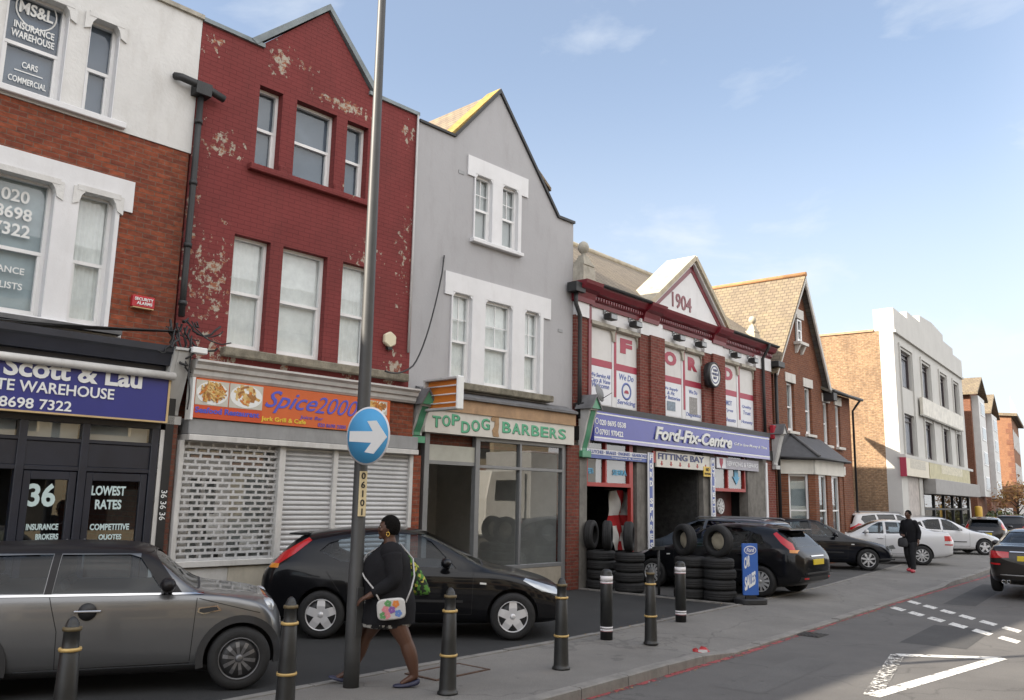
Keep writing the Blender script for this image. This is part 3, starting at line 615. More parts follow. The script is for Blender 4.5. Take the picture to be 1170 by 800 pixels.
def tfit(parent, body, fac, pa, pb, py, h, mt, y, **k):
    xa, z = fac.at(pa, py, y); xb2 = xof(fac, pb, py, y); return text(body, xa, z, y, h, mt, parent, width=xb2 - xa, **k)
text('MS&L', x, z - 0.09, 0.155, 0.18, M_LETW, f1, bold=0.03, center=True, width=0.44)
tfit(f1, 'INSURANCE', FA, 15.5, 63.5, 30.0, 0.105, M_LETW, 0.155, bold=0.025); tfit(f1, 'WAREHOUSE', FA, 12, 63.5, 39.5, 0.105, M_LETW, 0.155, bold=0.025)
tfit(f1, 'CARS', FA, 24.5, 43.5, 77, 0.09, M_LETW, 0.155, bold=0.02); tfit(f1, 'COMMERCIAL', FA, 8.5, 54, 90.5, 0.09, M_LETW, 0.155, bold=0.02)
xr0, xr1, zr_ = xof(FA, 16, 80, 0.155), xof(FA, 49, 88, 0.155), zof(FA, 33, 84.5, 0.155)
mb = MB(); mb.box(xr0, xr1, 0.152, 0.156, zr_ - 0.008, zr_ + 0.008); mb.build('rule', M_LETW, f1)
xc = xof(FA, 17, 230, 0.155)
for s, py in (('020', 230.5), ('8698', 250.5), ('7322', 270)):
    text(s, xc, zof(FA, 17, py, 0.155), 0.155, 0.175, M_LETW, f3, bold=0.022, center=True)
text('INSURANCE', xc - 0.12, zof(FA, 12, 312, 0.155), 0.155, 0.09, M_LETW, f3, bold=0.01, center=True); text('SPECIALISTS', xc - 0.12, zof(FA, 12, 330, 0.155), 0.155, 0.09, M_LETW, f3, bold=0.01, center=True)
# shopfront
YS = -0.22
zc = [zof(FA, 0, p, -0.34) for p in (366, 376, 393, 409)]
mb = MB(); mb.sweep([(0.0, zc[0] + 0.05), (-0.42, zc[0] - 0.02), (-0.42, zc[1]), (-0.38, zc[1] - 0.03), (-0.34, zc[2]), (0.0, zc[2])], LX, XJ1 - 0.02); mb.build('shopfront_cornice', M_NAVY, b1)
mb = MB(); mb.box(LX, xof(FA, 131, 386), -0.25, -0.005, zc[0] + 0.06, zc[0] + 0.12); mb.build('cornice_flashing', M_LEAD, b1)
XD0, XD1 = xof(FA, 14, 600, YS), xof(FA, 166, 600, YS); XDM = xof(FA, 86.5, 600, YS)
zT0, zT1 = zof(FA, 30, 480, YS), zof(FA, 30, 498, YS); zP1 = zof(FA, 18, 536, YS); zD = zof(FA, 40, 541, YS)
ZH = zP1
posts = [XD0 - 0.06, XDM - 0.035, XD1 - 0.03]
mb = MB()
mb.box(LX, XD1 + 0.1, YS, YS + 0.10, zT0, zc[2]).box(LX, XD1 + 0.1, YS, YS + 0.10, zT1 - 0.05, zT1).box(LX, XD1 + 0.1, YS, YS + 0.10, ZH, ZH + 0.06)
for px_ in (-12.9, XD0 - 0.05, XDM - 0.04, XD1 - 0.02): mb.box(px_, px_ + 0.10, YS - 0.012, YS + 0.11, 0.0, zT0 + 0.01)
mb.box(LX, XD1, YS + 0.02, YS + 0.06, ZH + 0.06, zT1 - 0.05).box(LX, XD0 - 0.06, YS + 0.01, YS + 0.07, 0, 0.45)
mb.build('shopfront_frame', M_NAVY, b1, bevel=0.006)
for a, c in ((LX, -12.92), (-12.78, XD0 - 0.05), (XD0 + 0.06, XDM - 0.04), (XDM + 0.06, XD1 - 0.02)):
    mb = MB(); mb.face([(a, YS + 0.05, zT1), (c, YS + 0.05, zT1), (c, YS + 0.05, zT0), (a, YS + 0.05, zT0)]); mb.build('transom_pane', SHOPGLASS, b1)
    mb = MB(); mb.face([(a, YS + 0.16, zT1 - 0.1), (c, YS + 0.16, zT1 - 0.1), (c, YS + 0.16, zT0 + 0.1), (a, YS + 0.16, zT0 + 0.1)]); mb.build('transom_blind', CURTG, b1)
mb = MB(); mb.face([(LX, YS + 0.05, 0.45), (XD0 - 0.06, YS + 0.05, 0.45), (XD0 - 0.06, YS + 0.05, ZH), (LX, YS + 0.05, ZH)]); mb.build('shop_pane', SHOPGLASS, b1)
xm = XDM + 0.01
for k, (a, c, lines) in enumerate(((XD0 + 0.06, xm - 0.06, (('36', 579, 0.30, 30, 62), ('INSURANCE', 606, 0.08, 29, 66), ('BROKERS', 617, 0.075, 40, 66))), (xm + 0.06, XD1 - 0.03, (('LOWEST', 566, 0.13, 104, 143), ('RATES', 582, 0.13, 108, 138), ('COMPETITIVE', 606, 0.085, 102, 147), ('QUOTES', 618, 0.085, 112, 138))))):
    mb = MB(); fw = 0.09
    mb.box(a, a + fw, YS + 0.01, YS + 0.07, 0.02, ZH - 0.01).box(c - fw, c, YS + 0.01, YS + 0.07, 0.02, ZH - 0.01).box(a + fw, c - fw, YS + 0.01, YS + 0.07, ZH - 0.12, ZH - 0.01).box(a + fw, c - fw, YS + 0.01, YS + 0.07, 0.02, 0.35)
    d_ = mb.build('door', M_NAVY, b1, bevel=0.006)
    mb = MB(); mb.face([(a + fw, YS + 0.045, 0.35), (c - fw, YS + 0.045, 0.35), (c - fw, YS + 0.045, ZH - 0.12), (a + fw, YS + 0.045, ZH - 0.12)]); mb.build('pane', SHOPGLASS, d_)
    mb = MB(); hx = c - 0.05 if k == 0 else a + 0.05
    mb.tube([(hx, YS - 0.03, 0.9), (hx, YS - 0.05, 0.95), (hx, YS - 0.05, 1.25), (hx, YS - 0.03, 1.3)], 0.012); mb.build('handle', M_ALU, d_)
    for s, py, h, pa, pb in lines: tfit(d_, s, FA, pa, pb, py, h, M_LETPALE, YS + 0.036, bold=0.03)
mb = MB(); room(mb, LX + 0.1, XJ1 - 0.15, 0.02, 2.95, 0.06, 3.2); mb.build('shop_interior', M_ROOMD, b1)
mb = MB(); mb.box(XD1 + 0.10, XD1 + 0.16, YS, YS + 0.1, 0, zT0); mb.build('white_jamb', M_SHOPWH, b1)
mb = MB(); mb.box(XD1 + 0.16, XD1 + 0.28, YS - 0.01, YS + 0.1, 0, zc[2] - 0.02); mb.build('black_jamb', M_BLACK, b1)
jm = mb
xk = XD1 + 0.22
text('36 36 36', 0, 0, 0, 0.085, M_LETW, None, name='jamb_lettering').data.transform(Matrix.Translation((0, 0, 0)))
jl = D.objects['jamb_lettering']; jl.data.transform(Matrix.Rotation(R(90), 4, 'Y')); jl.data.transform(Matrix.Translation((xk - 0.04, YS - 0.013, zof(FA, 177, 560, YS)))); jl.parent = b1; jl.location = -V3(BASES['base'][b1.name])
mb = MB(); mb.box(XD1 + 0.28, XJ1 + 0.1, -0.22, 0.1, 0, 3.02); mb.build('pilaster', BR_DARK, b1)
console(b1, XJ1 - 0.02, 0.27, zof(FA, 200, 474, -0.25), zof(FA, 214, 399, -0.4), -0.10, 0.30, M_PALEGREY, M_PALEGREY, None)

# blue fascia sign of the insurance shop
YSG = -0.40
zs1, zs0 = (zof(FA, 0, 410, YSG) + zof(FA, 195, 436, YSG)) / 2, (zof(FA, 0, 466, YSG) + zof(FA, 191, 485.6, YSG)) / 2
xs1 = xof(FA, 193, 460, YSG)
M_BLUES = pm('sign_blue', (0.030, 0.035, 0.19), 0.35, var=0.04); M_GOLD = pm('sign_gold_edge', (0.50, 0.36, 0.18), 0.45, var=0.06)
sg = root('shop_sign', FA, (-12.2, YSG, zs0), 'long deep blue fascia sign with white lettering above the navy double doors', 'shop sign')
mb = MB(); mb.box(LX, xs1 - 0.03, YSG, -0.1, zs0 + 0.02, zs1); mb.build('sign_board', M_BLUES, sg)
mb = MB(); mb.box(LX, xs1, YSG - 0.012, -0.12, zs0 - 0.004, zs0 + 0.02).box(xs1 - 0.03, xs1, YSG - 0.012, -0.12, zs0 + 0.02, zs1); mb.build('sign_edge', M_GOLD, sg)
mb = MB(); mb.cyl((LX, YSG - 0.05, zs1 + 0.05), (xs1 + 0.03, YSG - 0.05, zs1 + 0.05), 0.055, n=12); mb.box(LX, xs1 + 0.03, YSG - 0.04, -0.05, zs1 + 0.05, zs1 + 0.11); mb.build('sign_light_trough', M_SHOPWH, sg)
def sgt(body, pxl, pxr, py, h, bold=0.02):
    xa = xof(FA, pxl, py, YSG); xb_ = xof(FA, pxr, py, YSG); return text(body, xa, zof(FA, pxl, py, YSG), YSG - 0.006, h, M_LETW, sg, bold=bold, width=xb_ - xa, extr=0.006)
sgt('Scott & Lau', 3, 163, 428, 0.26, 0.03); sgt('ATE WAREHOUSE', -20, 131, 443, 0.145, 0.015); sgt('020 8698 7322', -40, 82, 461, 0.135, 0.015)

# ---- red painted building
b2 = root('red_building', FA, (-7.25, 0.15, 0), 'tall gabled building in flaking dark red paint, shuttered takeaway below', 'building')
RW = avg_rects(FA, [(298, 99, 327, 201), (340, 113, 385.6, 222), (396, 137, 421, 230)])
def fixw(rs, pxs):
    for r, (l, rr) in zip(rs, pxs): r[0], r[2] = xof(FA, *l), xof(FA, *rr)
fixw(RW, [((293, 150), (320.5, 150)), ((336, 165), (383, 165)), ((394.3, 185), (419, 185))])
RL = avg_rects(FA, [(275, 265, 303, 402), (329, 281, 370, 414), (389, 303, 416, 421)])
fixw(RL, [((262.5, 338), (305, 338)), ((319, 350), (371, 350)), ((388.3, 362), (423, 362))])
xg0, xga, xg1 = xof(FA, 295, 56), xof(FA, 375, 12), xof(FA, 426, 108); zga = zof(FA, 375, 14)
mb = MB(); wall_bm(mb, XJ1 + 0.03, XJ2, 3.3, EAVE, RW + RL, -0.01, 0.3); mb.prism([(xg0, EAVE), (xg1, EAVE), (xga, zga)], -0.01, 0.3)
mb.build('painted_wall', P_RED, b2)
mb = MB(); mb.box(XJ1 + 0.03, xg0 + 0.1, -0.06, 0.34, EAVE, EAVE + 0.07).box(xg1 - 0.1, XJ2 - 0.02, -0.06, 0.34, EAVE, EAVE + 0.07)
for a, c in ((xg0, xga), (xg1, xga)):
    sgn = 1 if a < c else -1
    mb.prism([(a - 0.06 * sgn, EAVE), (c, zga + 0.02), (c, zga + 0.14), (a - 0.06 * sgn - 0.1 * sgn, EAVE + 0.06)], -0.07, 0.36)
mb.build('parapet_capping', M_BLUEGREYCAP, b2)
mb = MB(); mb.box(XJ1, XJ1 + 0.2, 0.3, 9, 3, EAVE - 0.4).box(XJ2 - 0.2, XJ2, 0.3, 9, 3, EAVE - 0.4).box(XJ1, XJ2, 9, 9.3, 0, EAVE); mb.build('side_wall', BR_DARK, b2)
mb = MB(); gable_roof(mb, xg0 - 0.3, xg1 + 0.3, EAVE - 0.25, xga, zga + 0.03, 0.3, 9); mb.box(XJ1 + 0.2, XJ2 - 0.2, 0.3, 9, EAVE - 0.5, EAVE - 0.45); mb.build('roof', M_SLATE, b2)
for r in RW: window(b2, r, y=0.14, fw=0.05, transom=0.5, blind=pm('blind_blue_grey', (0.12, 0.15, 0.19), 0.8), blind_h=1.0)
for r in RL: window(b2, r, y=0.12, fw=0.05, transom=0.5, blind=CURT, pleat=0.01 if r is not RL[1] else 0.0)
mb = MB(); mb.box(RW[0][0] - 0.12, RW[2][2] + 0.12, -0.12, 0.1, RW[0][1] - 0.11, RW[0][1]); mb.build('sill', P_RED, b2, bevel=0.012)
for r in RW[:2]: mb = MB(); mb.box(r[2] + 0.0, r[2] + 0.15, -0.06, 0.0, RW[0][1], RW[0][1] + 0.14); mb.build('mullion_base', P_RED, b2, bevel=0.02)
mb = MB(); mb.box(RL[0][0] - 0.1, XJ2 - 0.1, -0.16, -0.01, RL[0][1] - 0.16, RL[0][1] - 0.015); mb.build('stone_ledge', M_MOSS, b2, bevel=0.02)
# down pipe with hopper and the gutter arm
xp = xof(FA, 211, 235); 
mb = MB(); mb.tube([(XJ1 + 0.06, -0.10, z_) for z_ in (zof(FA, 222, 112), 7, 5.2, zof(FA, 199, 362))], 0.05); zz = zof(FA, 222, 108)
for z_ in (7.6, 6.6, 5.6, 4.7): mb.cyl((XJ1 + 0.06, -0.10, z_), (XJ1 + 0.06, -0.10, z_ + 0.07), 0.062)
mb.box(XJ1 - 0.07, XJ1 + 0.18, -0.22, 0.0, zz - 0.05, zz + 0.15); mb.build('down_pipe', M_IRON, b2)
mb = MB(); mb.tube([(XJ1 - 0.35, -0.05, zz + 0.16), (XJ1 - 0.3, -0.16, zz + 0.12), (XJ1 + 0.1, -0.16, zz + 0.1), (XJ1 + 0.42, -0.16, zz + 0.02)], 0.06); mb.build('gutter_arm', M_IRON, b2)
xp = XJ2 - 0.06
mb = MB(); mb.tube([(xp, -0.05, EAVE), (xp, -0.05, 6.5), (xp - 0.01, -0.05, 4.6)], 0.022); mb.build('cable_pipe', M_PALEGREY, b2)
# shopfront
Y2 = -0.34
zco1 = (zof(FA, 224, 409.9, Y2) + zof(FA, 470, 444, Y2)) / 2; zsg1 = (zof(FA, 220, 430, Y2) + zof(FA, 474, 463, Y2)) / 2; zsg0 = (zof(FA, 216, 476, Y2) + zof(FA, 440, 497, Y2)) / 2
zfb = (zof(FA, 215, 503, Y2) + zof(FA, 478, 520, Y2)) / 2; xL2, xR2 = xof(FA, 216, 460, Y2), xof(FA, 474, 460, Y2)
mb = MB(); h = zco1 - zsg1
mb.sweep([(0, zco1), (-0.52, zco1 - 0.02), (-0.52, zco1 - 0.05), (-0.47, zco1 - 0.09), (-0.45, zco1 - 0.15), (-0.41, zco1 - 0.17), (-0.40, zsg1 + 0.05), (-0.37, zsg1 + 0.01), (0, zsg1 + 0.01)], xL2, xR2 - 0.02); mb.build('shopfront_cornice', M_SHOPWH, b2)
zg = zsg0 - (zsg0 - zfb) * 0.72
mb = MB(); mb.box(xL2 + 0.02, xR2 + 0.1, Y2 - 0.02, 0.0, zg, zsg0 - 0.005); mb.build('shutter_box', M_GALV, b2, bevel=0.01)
mb = MB(); mb.box(xL2 + 0.02, xR2 + 0.1, Y2 - 0.05, 0.0, zfb, zg - 0.003); mb.build('shutter_rail', M_SHOPWH, b2, bevel=0.008)
# infill right of sign
xi0 = xof(FA, 443, 480, Y2)
mb = MB(); mb.box(xi0, xR2, Y2 + 0.03, 0, zsg0, zsg1); mb.build('brick_infill', BR_SCOTT, b2)
ys = -0.22; zs_t = zfb
def vx(px): return xof(FA, px, 580, ys)
zst = zof(FA, 205, 640, ys)
for px_, wd, yy in ((200, 0.07, -0.06), (316.5, 0.11, -0.08), (379, 0.09, -0.06), (466, 0.08, -0.06)):
    mb = MB(); mb.box(vx(px_) - wd / 2, vx(px_) + wd / 2, ys + yy, ys + 0.08, 0.02, zs_t); mb.build('shutter_post', M_SHOPWH, b2, bevel=0.006)
def lath_shutter(x0, x1, z0, z1):
    mb = MB(); n = int((z1 - z0) / 0.077); h = (z1 - z0) / n; prof = []
    for i in range(n):
        zc_ = z0 + i * h
        for t, dy in ((0.0, 0.012), (0.12, 0.0), (0.4, -0.014), (0.7, -0.012), (0.9, 0.0)): prof.append((ys + dy, zc_ + h * t))
    prof += [(ys, z1), (ys + 0.04, z1), (ys + 0.04, z0)]
    mb.sweep(prof, x0, x1); return mb.build('lath_shutter', M_SHUT, b2)
lath_shutter(vx(316.5) + 0.055, vx(379) - 0.045, 0.05, zs_t); lath_shutter(vx(379) + 0.045, vx(466) - 0.04, 0.05, zs_t)
# pierced grille shutter with the white door behind it
gx0, gx1 = vx(200) + 0.035, vx(316.5) - 0.055; mb = MB(); pitch = 0.085; n = int((zs_t - zst) / pitch); lw = 0.19
for i in range(n + 1):
    z_ = zst + (zs_t - zst) * i / n; mb.box(gx0, gx1, ys - 0.008, ys + 0.008, z_ - 0.018, z_ + 0.018)
    k = gx0 + (lw / 2 if i % 2 else 0.02)
    while k < gx1:
        if i < n: mb.box(k - 0.018, k + 0.018, ys - 0.006, ys + 0.006, z_ + 0.018, z_ + (zs_t - zst) / n - 0.018)
        k += lw
mb.build('grille_shutter', M_SHUT, b2)
yb_ = ys + 0.12; dx0, dx1 = vx(211), vx(258)
zdt = zof(FA, 230, 538, yb_)
mb = MB(); wall_bm(mb, dx0, dx1, 0.03, zdt + 0.1, [(dx0 + 0.12, 0.95, (dx0 + dx1) / 2 - 0.03, zdt - 0.12), ((dx0 + dx1) / 2 + 0.03, 0.95, dx1 - 0.12, zdt - 0.12)], yb_, yb_ + 0.06); dr = mb.build('door', M_SHOPWH, b2)
mb = MB(); mb.face([(dx0, yb_ + 0.10, 0.4), (gx1, yb_ + 0.10, 0.4), (gx1, yb_ + 0.10, zs_t), (dx0, yb_ + 0.10, zs_t)]); mb.build('pane_backing', pm('pale_backing', (0.42, 0.42, 0.41), 0.8, var=0.5, vs=2.5), b2)  # pale backing added behind the panes to lighten the dark glass
mb = MB(); mb.face([(dx0 + 0.1, yb_ + 0.04, 0.9), (dx1 - 0.1, yb_ + 0.04, 0.9), (dx1 - 0.1, yb_ + 0.04, zdt), (dx0 + 0.1, yb_ + 0.04, zdt)]); mb.build('pane', SHOPGLASS, dr)
mb = MB(); mb.box(dx0 + 0.42, dx0 + 0.68, yb_ - 0.012, yb_ - 0.004, 1.28, 1.62); mb.build('notice', M_LETW, dr)
mb = MB(); mb.box(dx1 - 0.08, dx1 - 0.03, yb_ - 0.05, yb_, 0.95, 1.15); mb.build('letter_handle', M_BLACK, dr)
mb = MB(); wall_bm(mb, gx0 - 0.1, gx1 + 0.1, zst - 0.1, zs_t, [(dx0, zst - 0.2, dx1, zdt + 0.1), (dx0 + 0.05, zdt + 0.18, dx1 - 0.05, zs_t - 0.08), (dx1 + 0.12, 0.95, gx1 - 0.05, zs_t - 0.1)], yb_ + 0.01, yb_ + 0.07); sf = mb.build('shop_window_frame', M_SHOPWH, b2)
mb = MB(); mb.face([(dx1 + 0.1, yb_ + 0.05, 0.9), (gx1, yb_ + 0.05, 0.9), (gx1, yb_ + 0.05, zs_t), (dx1 + 0.1, yb_ + 0.05, zs_t)]); mb.face([(dx0, yb_ + 0.05, zdt + 0.1), (dx1, yb_ + 0.05, zdt + 0.1), (dx1, yb_ + 0.05, zs_t), (dx0, yb_ + 0.05, zs_t)]); mb.build('pane', SHOPGLASS, sf)
mb = MB(); mb.box(dx1 + 0.32, dx1 + 0.62, yb_ - 0.02, yb_ - 0.012, 1.05, 1.3); mb.build('notice', M_LETW, sf)
mb = MB(); mb.box(dx1 + 0.1, gx1 + 0.15, ys - 0.03, ys + 0.2, 0.02, zst - 0.12); mb.build('stall_riser', pm('cream_block_paint', (0.50, 0.46, 0.38), 0.7, dirt=0.4), b2)
mb = MB(); mb.box(gx0 - 0.06, dx1 + 0.1, ys - 0.02, ys + 0.2, 0.02, zst - 0.12); mb.box(gx0 - 0.1, gx1 + 0.1, ys - 0.08, ys + 0.1, zst - 0.11, zst - 0.02); mb.build('door_panel', M_SHOPWH, b2, bevel=0.008)
mb = MB(); mb.box(vx(466) + 0.04, vx(479), -0.22, 0.1, 0, zfb); mb.build('pilaster', BR_SCOTT, b2)
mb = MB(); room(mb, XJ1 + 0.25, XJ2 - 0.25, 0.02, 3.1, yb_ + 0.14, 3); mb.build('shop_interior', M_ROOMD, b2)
mb = MB(); mb.box(XJ1 + 0.03, XJ2, 0.02, 0.3, zfb, 3.3 + 0.001); mb.build('lintel_wall', BR_DARK, b2)

# orange takeaway sign
M_ORANGE = pm('sign_orange', (0.56, 0.115, 0.028), 0.4, var=0.05); M_ORRED = pm('sign_orange_red', (0.52, 0.07, 0.02), 0.4, var=0.04)
M_SBLUE = pm('lettering_blue', (0.075, 0.09, 0.48), 0.45, var=0.03); M_SYEL = pm('lettering_yellow', (0.70, 0.52, 0.05), 0.45, var=0.03)
sp_ = root('shop_sign', FA, ((xL2 + xi0) / 2, Y2 - 0.04, zsg0), 'orange takeaway sign with two food pictures and blue script lettering', 'shop sign')
mb = MB(); mb.box(xL2 + 0.04, xi0, Y2 - 0.05, Y2 + 0.1, zsg0, zsg1); mb.build('sign_board', M_ORANGE, sp_)
mb = MB(); mb.box(xL2, xL2 + 0.04, Y2 - 0.07, Y2 + 0.1, zsg0 - 0.03, zsg1); mb.build('sign_edge', M_LETW, sp_)
fx = [xL2 + 0.06, xof(FA, 260, 450, Y2), xof(FA, 298, 455, Y2)]
mb = MB(); mb.box(xL2 + 0.045, fx[2], Y2 - 0.056, Y2 - 0.05, zsg0 + 0.003, zsg0 + (zsg1 - zsg0) * 0.33); mb.build('red_band', M_ORRED, sp_)
M_FRY = [pm('fry_%s' % n_, c_, 0.6, var=0.25, vs=14) for n_, c_ in (('gold', (0.52, 0.30, 0.08)), ('pale', (0.60, 0.42, 0.17)), ('brown', (0.30, 0.13, 0.035)), ('orange', (0.50, 0.17, 0.03)))]
random.seed(11)
def food(x0, x1, z0, z1, big):
    mb = MB(); mb.box(x0, x1, Y2 - 0.058, Y2 - 0.05, z0, z1); pic = mb.build('food_picture', pm('picture_backdrop', (0.50, 0.48, 0.42), 0.5), sp_)
    xc_, zc_ = (x0 + x1) / 2, (z0 + z1) / 2; hw, hh = (x1 - x0) / 2 - 0.01, (z1 - z0) / 2 - 0.012
    def disc(sx, sz, oy, cx=xc_, cz=zc_, n=28):
        return [(cx + sx * max(-1, min(1, math.cos(2 * math.pi * i / n))), cz + sz * math.sin(2 * math.pi * i / n)) for i in range(n)]
    mb = MB(); mb.prism(disc(hw, hh, 0), Y2 - 0.061, Y2 - 0.058); mb.build('plate', M_LETW, pic)
    mb = MB()
    for i in range(120 if not big else 34):
        a = random.uniform(0, math.pi); r_ = math.sqrt(random.random()) * 0.72; t = random.uniform(0, 2 * math.pi)
        cx_, cz_ = xc_ + r_ * hw * math.cos(t), zc_ + r_ * hh * math.sin(t) + 0.02; ln, wd = (random.uniform(0.06, 0.14), 0.024) if not big else (random.uniform(0.05, 0.16), random.uniform(0.03, 0.055))
        dx_, dz_ = math.cos(a), math.sin(a); px_, pz_ = -dz_, dx_; mb.mi = random.randrange(4); bend = random.uniform(-0.02, 0.02)
        oy = Y2 - 0.062 - i * 0.00012
        pts = [(cx_ - dx_ * ln / 2 - px_ * wd / 2, cz_ - dz_ * ln / 2 - pz_ * wd / 2), (cx_ + px_ * (bend - wd / 2), cz_ + pz_ * (bend - wd / 2)), (cx_ + dx_ * ln / 2 - px_ * wd / 2, cz_ + dz_ * ln / 2 - pz_ * wd / 2), (cx_ + dx_ * ln / 2 + px_ * wd / 2, cz_ + dz_ * ln / 2 + pz_ * wd / 2), (cx_ + px_ * (bend + wd / 2), cz_ + pz_ * (bend + wd / 2)), (cx_ - dx_ * ln / 2 + px_ * wd / 2, cz_ - dz_ * ln / 2 + pz_ * wd / 2)]
        pts = [(min(max(p, x0 + 0.004), x1 - 0.004), min(max(q, z0 + 0.004), z1 - 0.004)) for p, q in pts]
        mb.prism(pts, oy, Y2 - 0.059)
    mb.build('food', M_FRY, pic)
zb3 = zsg0 + (zsg1 - zsg0) * 0.335
food(fx[0], fx[1] - 0.012, zb3, zsg1 - 0.025, False); food(fx[1] + 0.006, fx[2], zb3, zsg1 - 0.025, True)
xf0, xf1 = xof(FA, 416, 470, Y2), xof(FA, 442, 478, Y2); food(xf0, xf1 - 0.05, zsg0 + (zsg1 - zsg0) * 0.55, zsg1 - 0.03, True)
H_ = zsg1 - zsg0
text('Seafood Restaurant', fx[0] + 0.01, zsg0 + H_ * 0.13, Y2 - 0.058, H_ * 0.15, M_SBLUE, sp_, bold=0.03, width=fx[2] - fx[0] - 0.05)
xa, xb_ = xof(FA, 300, 470, Y2), xof(FA, 404, 470, Y2)
text('Spice', xa, zsg0 + H_ * 0.30, Y2 - 0.054, H_ * 0.60, M_SBLUE, sp_, shear=0.5, bold=0.008, width=(xb_ - xa) * 0.56); text('2000', xa + (xb_ - xa) * 0.53, zsg0 + H_ * 0.41, Y2 - 0.054, H_ * 0.46, M_SBLUE, sp_, shear=0.4, bold=-0.004, width=(xb_ - xa) * 0.50)
text('Jerk Grill & Cafe', xof(FA, 296, 482, Y2), zsg0 + H_ * 0.04, Y2 - 0.054, H_ * 0.15, M_SYEL, sp_, bold=0.02, width=xof(FA, 347, 486, Y2) - xof(FA, 296, 482, Y2))
text('Juice Bar', xof(FA, 340, 482, Y2), zsg0 + H_ * 0.19, Y2 - 0.054, H_ * 0.12, M_SBLUE, sp_, shear=0.2, width=0.45)
text('020 8690 2000', xof(FA, 361, 488, Y2), zsg0 + H_ * 0.04, Y2 - 0.054, H_ * 0.10, M_SBLUE, sp_, width=0.55)

# ---- grey building
b3 = root('grey_building', FA, (-2.6, 0.15, 0), 'smooth grey gabled building with white window surrounds and a barber shop below', 'building')
GW = avg_rects(FA, [(543, 198, 562, 280), (575, 212, 592, 290)]); fixw(GW, [((541.6, 244), (561.5, 244)), ((572.5, 254), (591, 254))])
GL = avg_rects(FA, [(520, 332, 539, 440), (555, 343, 585, 446), (602, 356, 616, 452)]); fixw(GL, [((515, 388), (537.8, 388)), ((552.5, 395), (584, 395)), ((598, 403), (616, 403))])
zE2 = zof(FA, 520, 157); xga0, zgap = FA.at(571, 107); xgb, zgb = FA.at(637, 249); xgl = xof(FA, 520, 157)
zcw = GW[0][3] + 0.12; xsr = xgb + (zcw - zgb) / (zgap - zgb) * (xga0 - xgb); xa_, xb_ = GW[0][0] - 0.1, GW[1][2] + 0.1
mb = MB(); wall_bm(mb, XJ2, XJ3, 3.3, zgb, GW + GL, 0.0, 0.3); wall_bm(mb, xa_, xb_, zgb, zcw, GW, 0.0, 0.3)
for pl in ([(XJ2, zgb), (xa_, zgb), (xa_, zcw), (XJ2, zcw)], [(xb_, zgb), (xgb, zgb), (xsr, zcw), (xb_, zcw)], [(XJ2, zcw), (xsr, zcw), (xga0, zgap), (xgl, zE2), (XJ2, zE2)]): mb.prism(pl, 0.0, 0.3)
mb.build('rendered_wall', M_GREY, b3)
mb = MB(); mb.prism([(XJ2, zE2), (xgl, zE2), (xgl, zE2 + 0.05), (XJ2, zE2 + 0.05)], -0.05, 0.33)
mb.prism([(xga0, zgap), (xgb, zgb), (XJ3 + 0.02, zgb), (XJ3 + 0.02, zgb + 0.06), (xgb + 0.03, zgb + 0.06), (xga0, zgap + 0.10)], -0.05, 0.33); mb.prism([(xgl, zE2), (xga0, zgap), (xga0, zgap + 0.10), (xgl - 0.04, zE2 + 0.05)], -0.05, 0.33); mb.build('parapet_capping', M_BLACK, b3)
mb = MB(); mb.prism([(xgl - 0.02, zE2 + 0.055), (xga0, zgap + 0.105), (xga0 + 0.03, zgap + 0.14), (xgl - 0.08, zE2 + 0.09)], 0.0, 0.42); mb.build('lichen_verge', pm('yellow_lichen', (0.30, 0.20, 0.055), 0.9, var=0.35, vs=8), b3)
mb = MB(); gable_roof(mb, xgl - 0.05, xgb + 0.15, zE2 - 0.02, xga0, zgap + 0.06, 0.33, 9); mb.box(XJ2 + 0.2, XJ3 - 0.2, 0.3, 9, zgb - 0.3, zgb - 0.25); mb.build('roof', M_RTILE, b3)
mb = MB(); mb.box(XJ2, XJ2 + 0.2, 0.3, 9, 3, zE2 - 0.2).box(XJ3 - 0.2, XJ3, 0.3, 9, 3, zgb).box(XJ2, XJ3, 9, 9.3, 0, zgb); mb.build('side_wall', BR_DARK, b3)
def band(parent, wins, zt, zs, xl, xr, zmid):
    mb = MB(); wall_bm(mb, xl, xr, zmid, zt, wins, -0.035, -0.002); wall_bm(mb, wins[0][0] - 0.03, wins[-1][2] + 0.1, zs, zmid, wins, -0.034, -0.002)
    for q in wins:
        for sx in (0, 1):
            xx = q[0] if sx == 0 else q[2]; s_ = 1 if sx == 0 else -1
            mb.prism([(xx - s_ * 0.005, q[3] + 0.005), (xx + s_ * 0.07, q[3] + 0.005), (xx + s_ * 0.06, q[3] - 0.03), (xx + s_ * 0.02, q[3] - 0.07), (xx - s_ * 0.005, q[3] - 0.14)], -0.03, 0.10)
    line_reveals(mb, wins); mb.build('window_surround', M_WPAINTW, parent)
band(b3, GW, (zof(FA, 534, 177) + zof(FA, 602, 205)) / 2, GW[0][1], xof(FA, 534, 190), xof(FA, 602.5, 215), zof(FA, 534, 199.5))
band(b3, GL, (zof(FA, 508, 309.5) + zof(FA, 628, 342)) / 2, GL[0][1], xof(FA, 508, 320), xof(FA, 628.3, 352), zof(FA, 508, 335.5))
mb = MB(); mb.box(GW[0][0] - 0.1, GW[1][2] + 0.12, -0.12, 0.1, GW[0][1] - 0.08, GW[0][1]); mb.build('sill', M_WPAINTW, b3, bevel=0.01)
for q in GW: window(b3, q, y=0.06, transom=0.48, bars_top=(2, 2), blind=CURTG)
for q in GL: window(b3, q, y=0.06, transom=0.46, bars_top=(2, 2), blind=CURT, pleat=0.006)
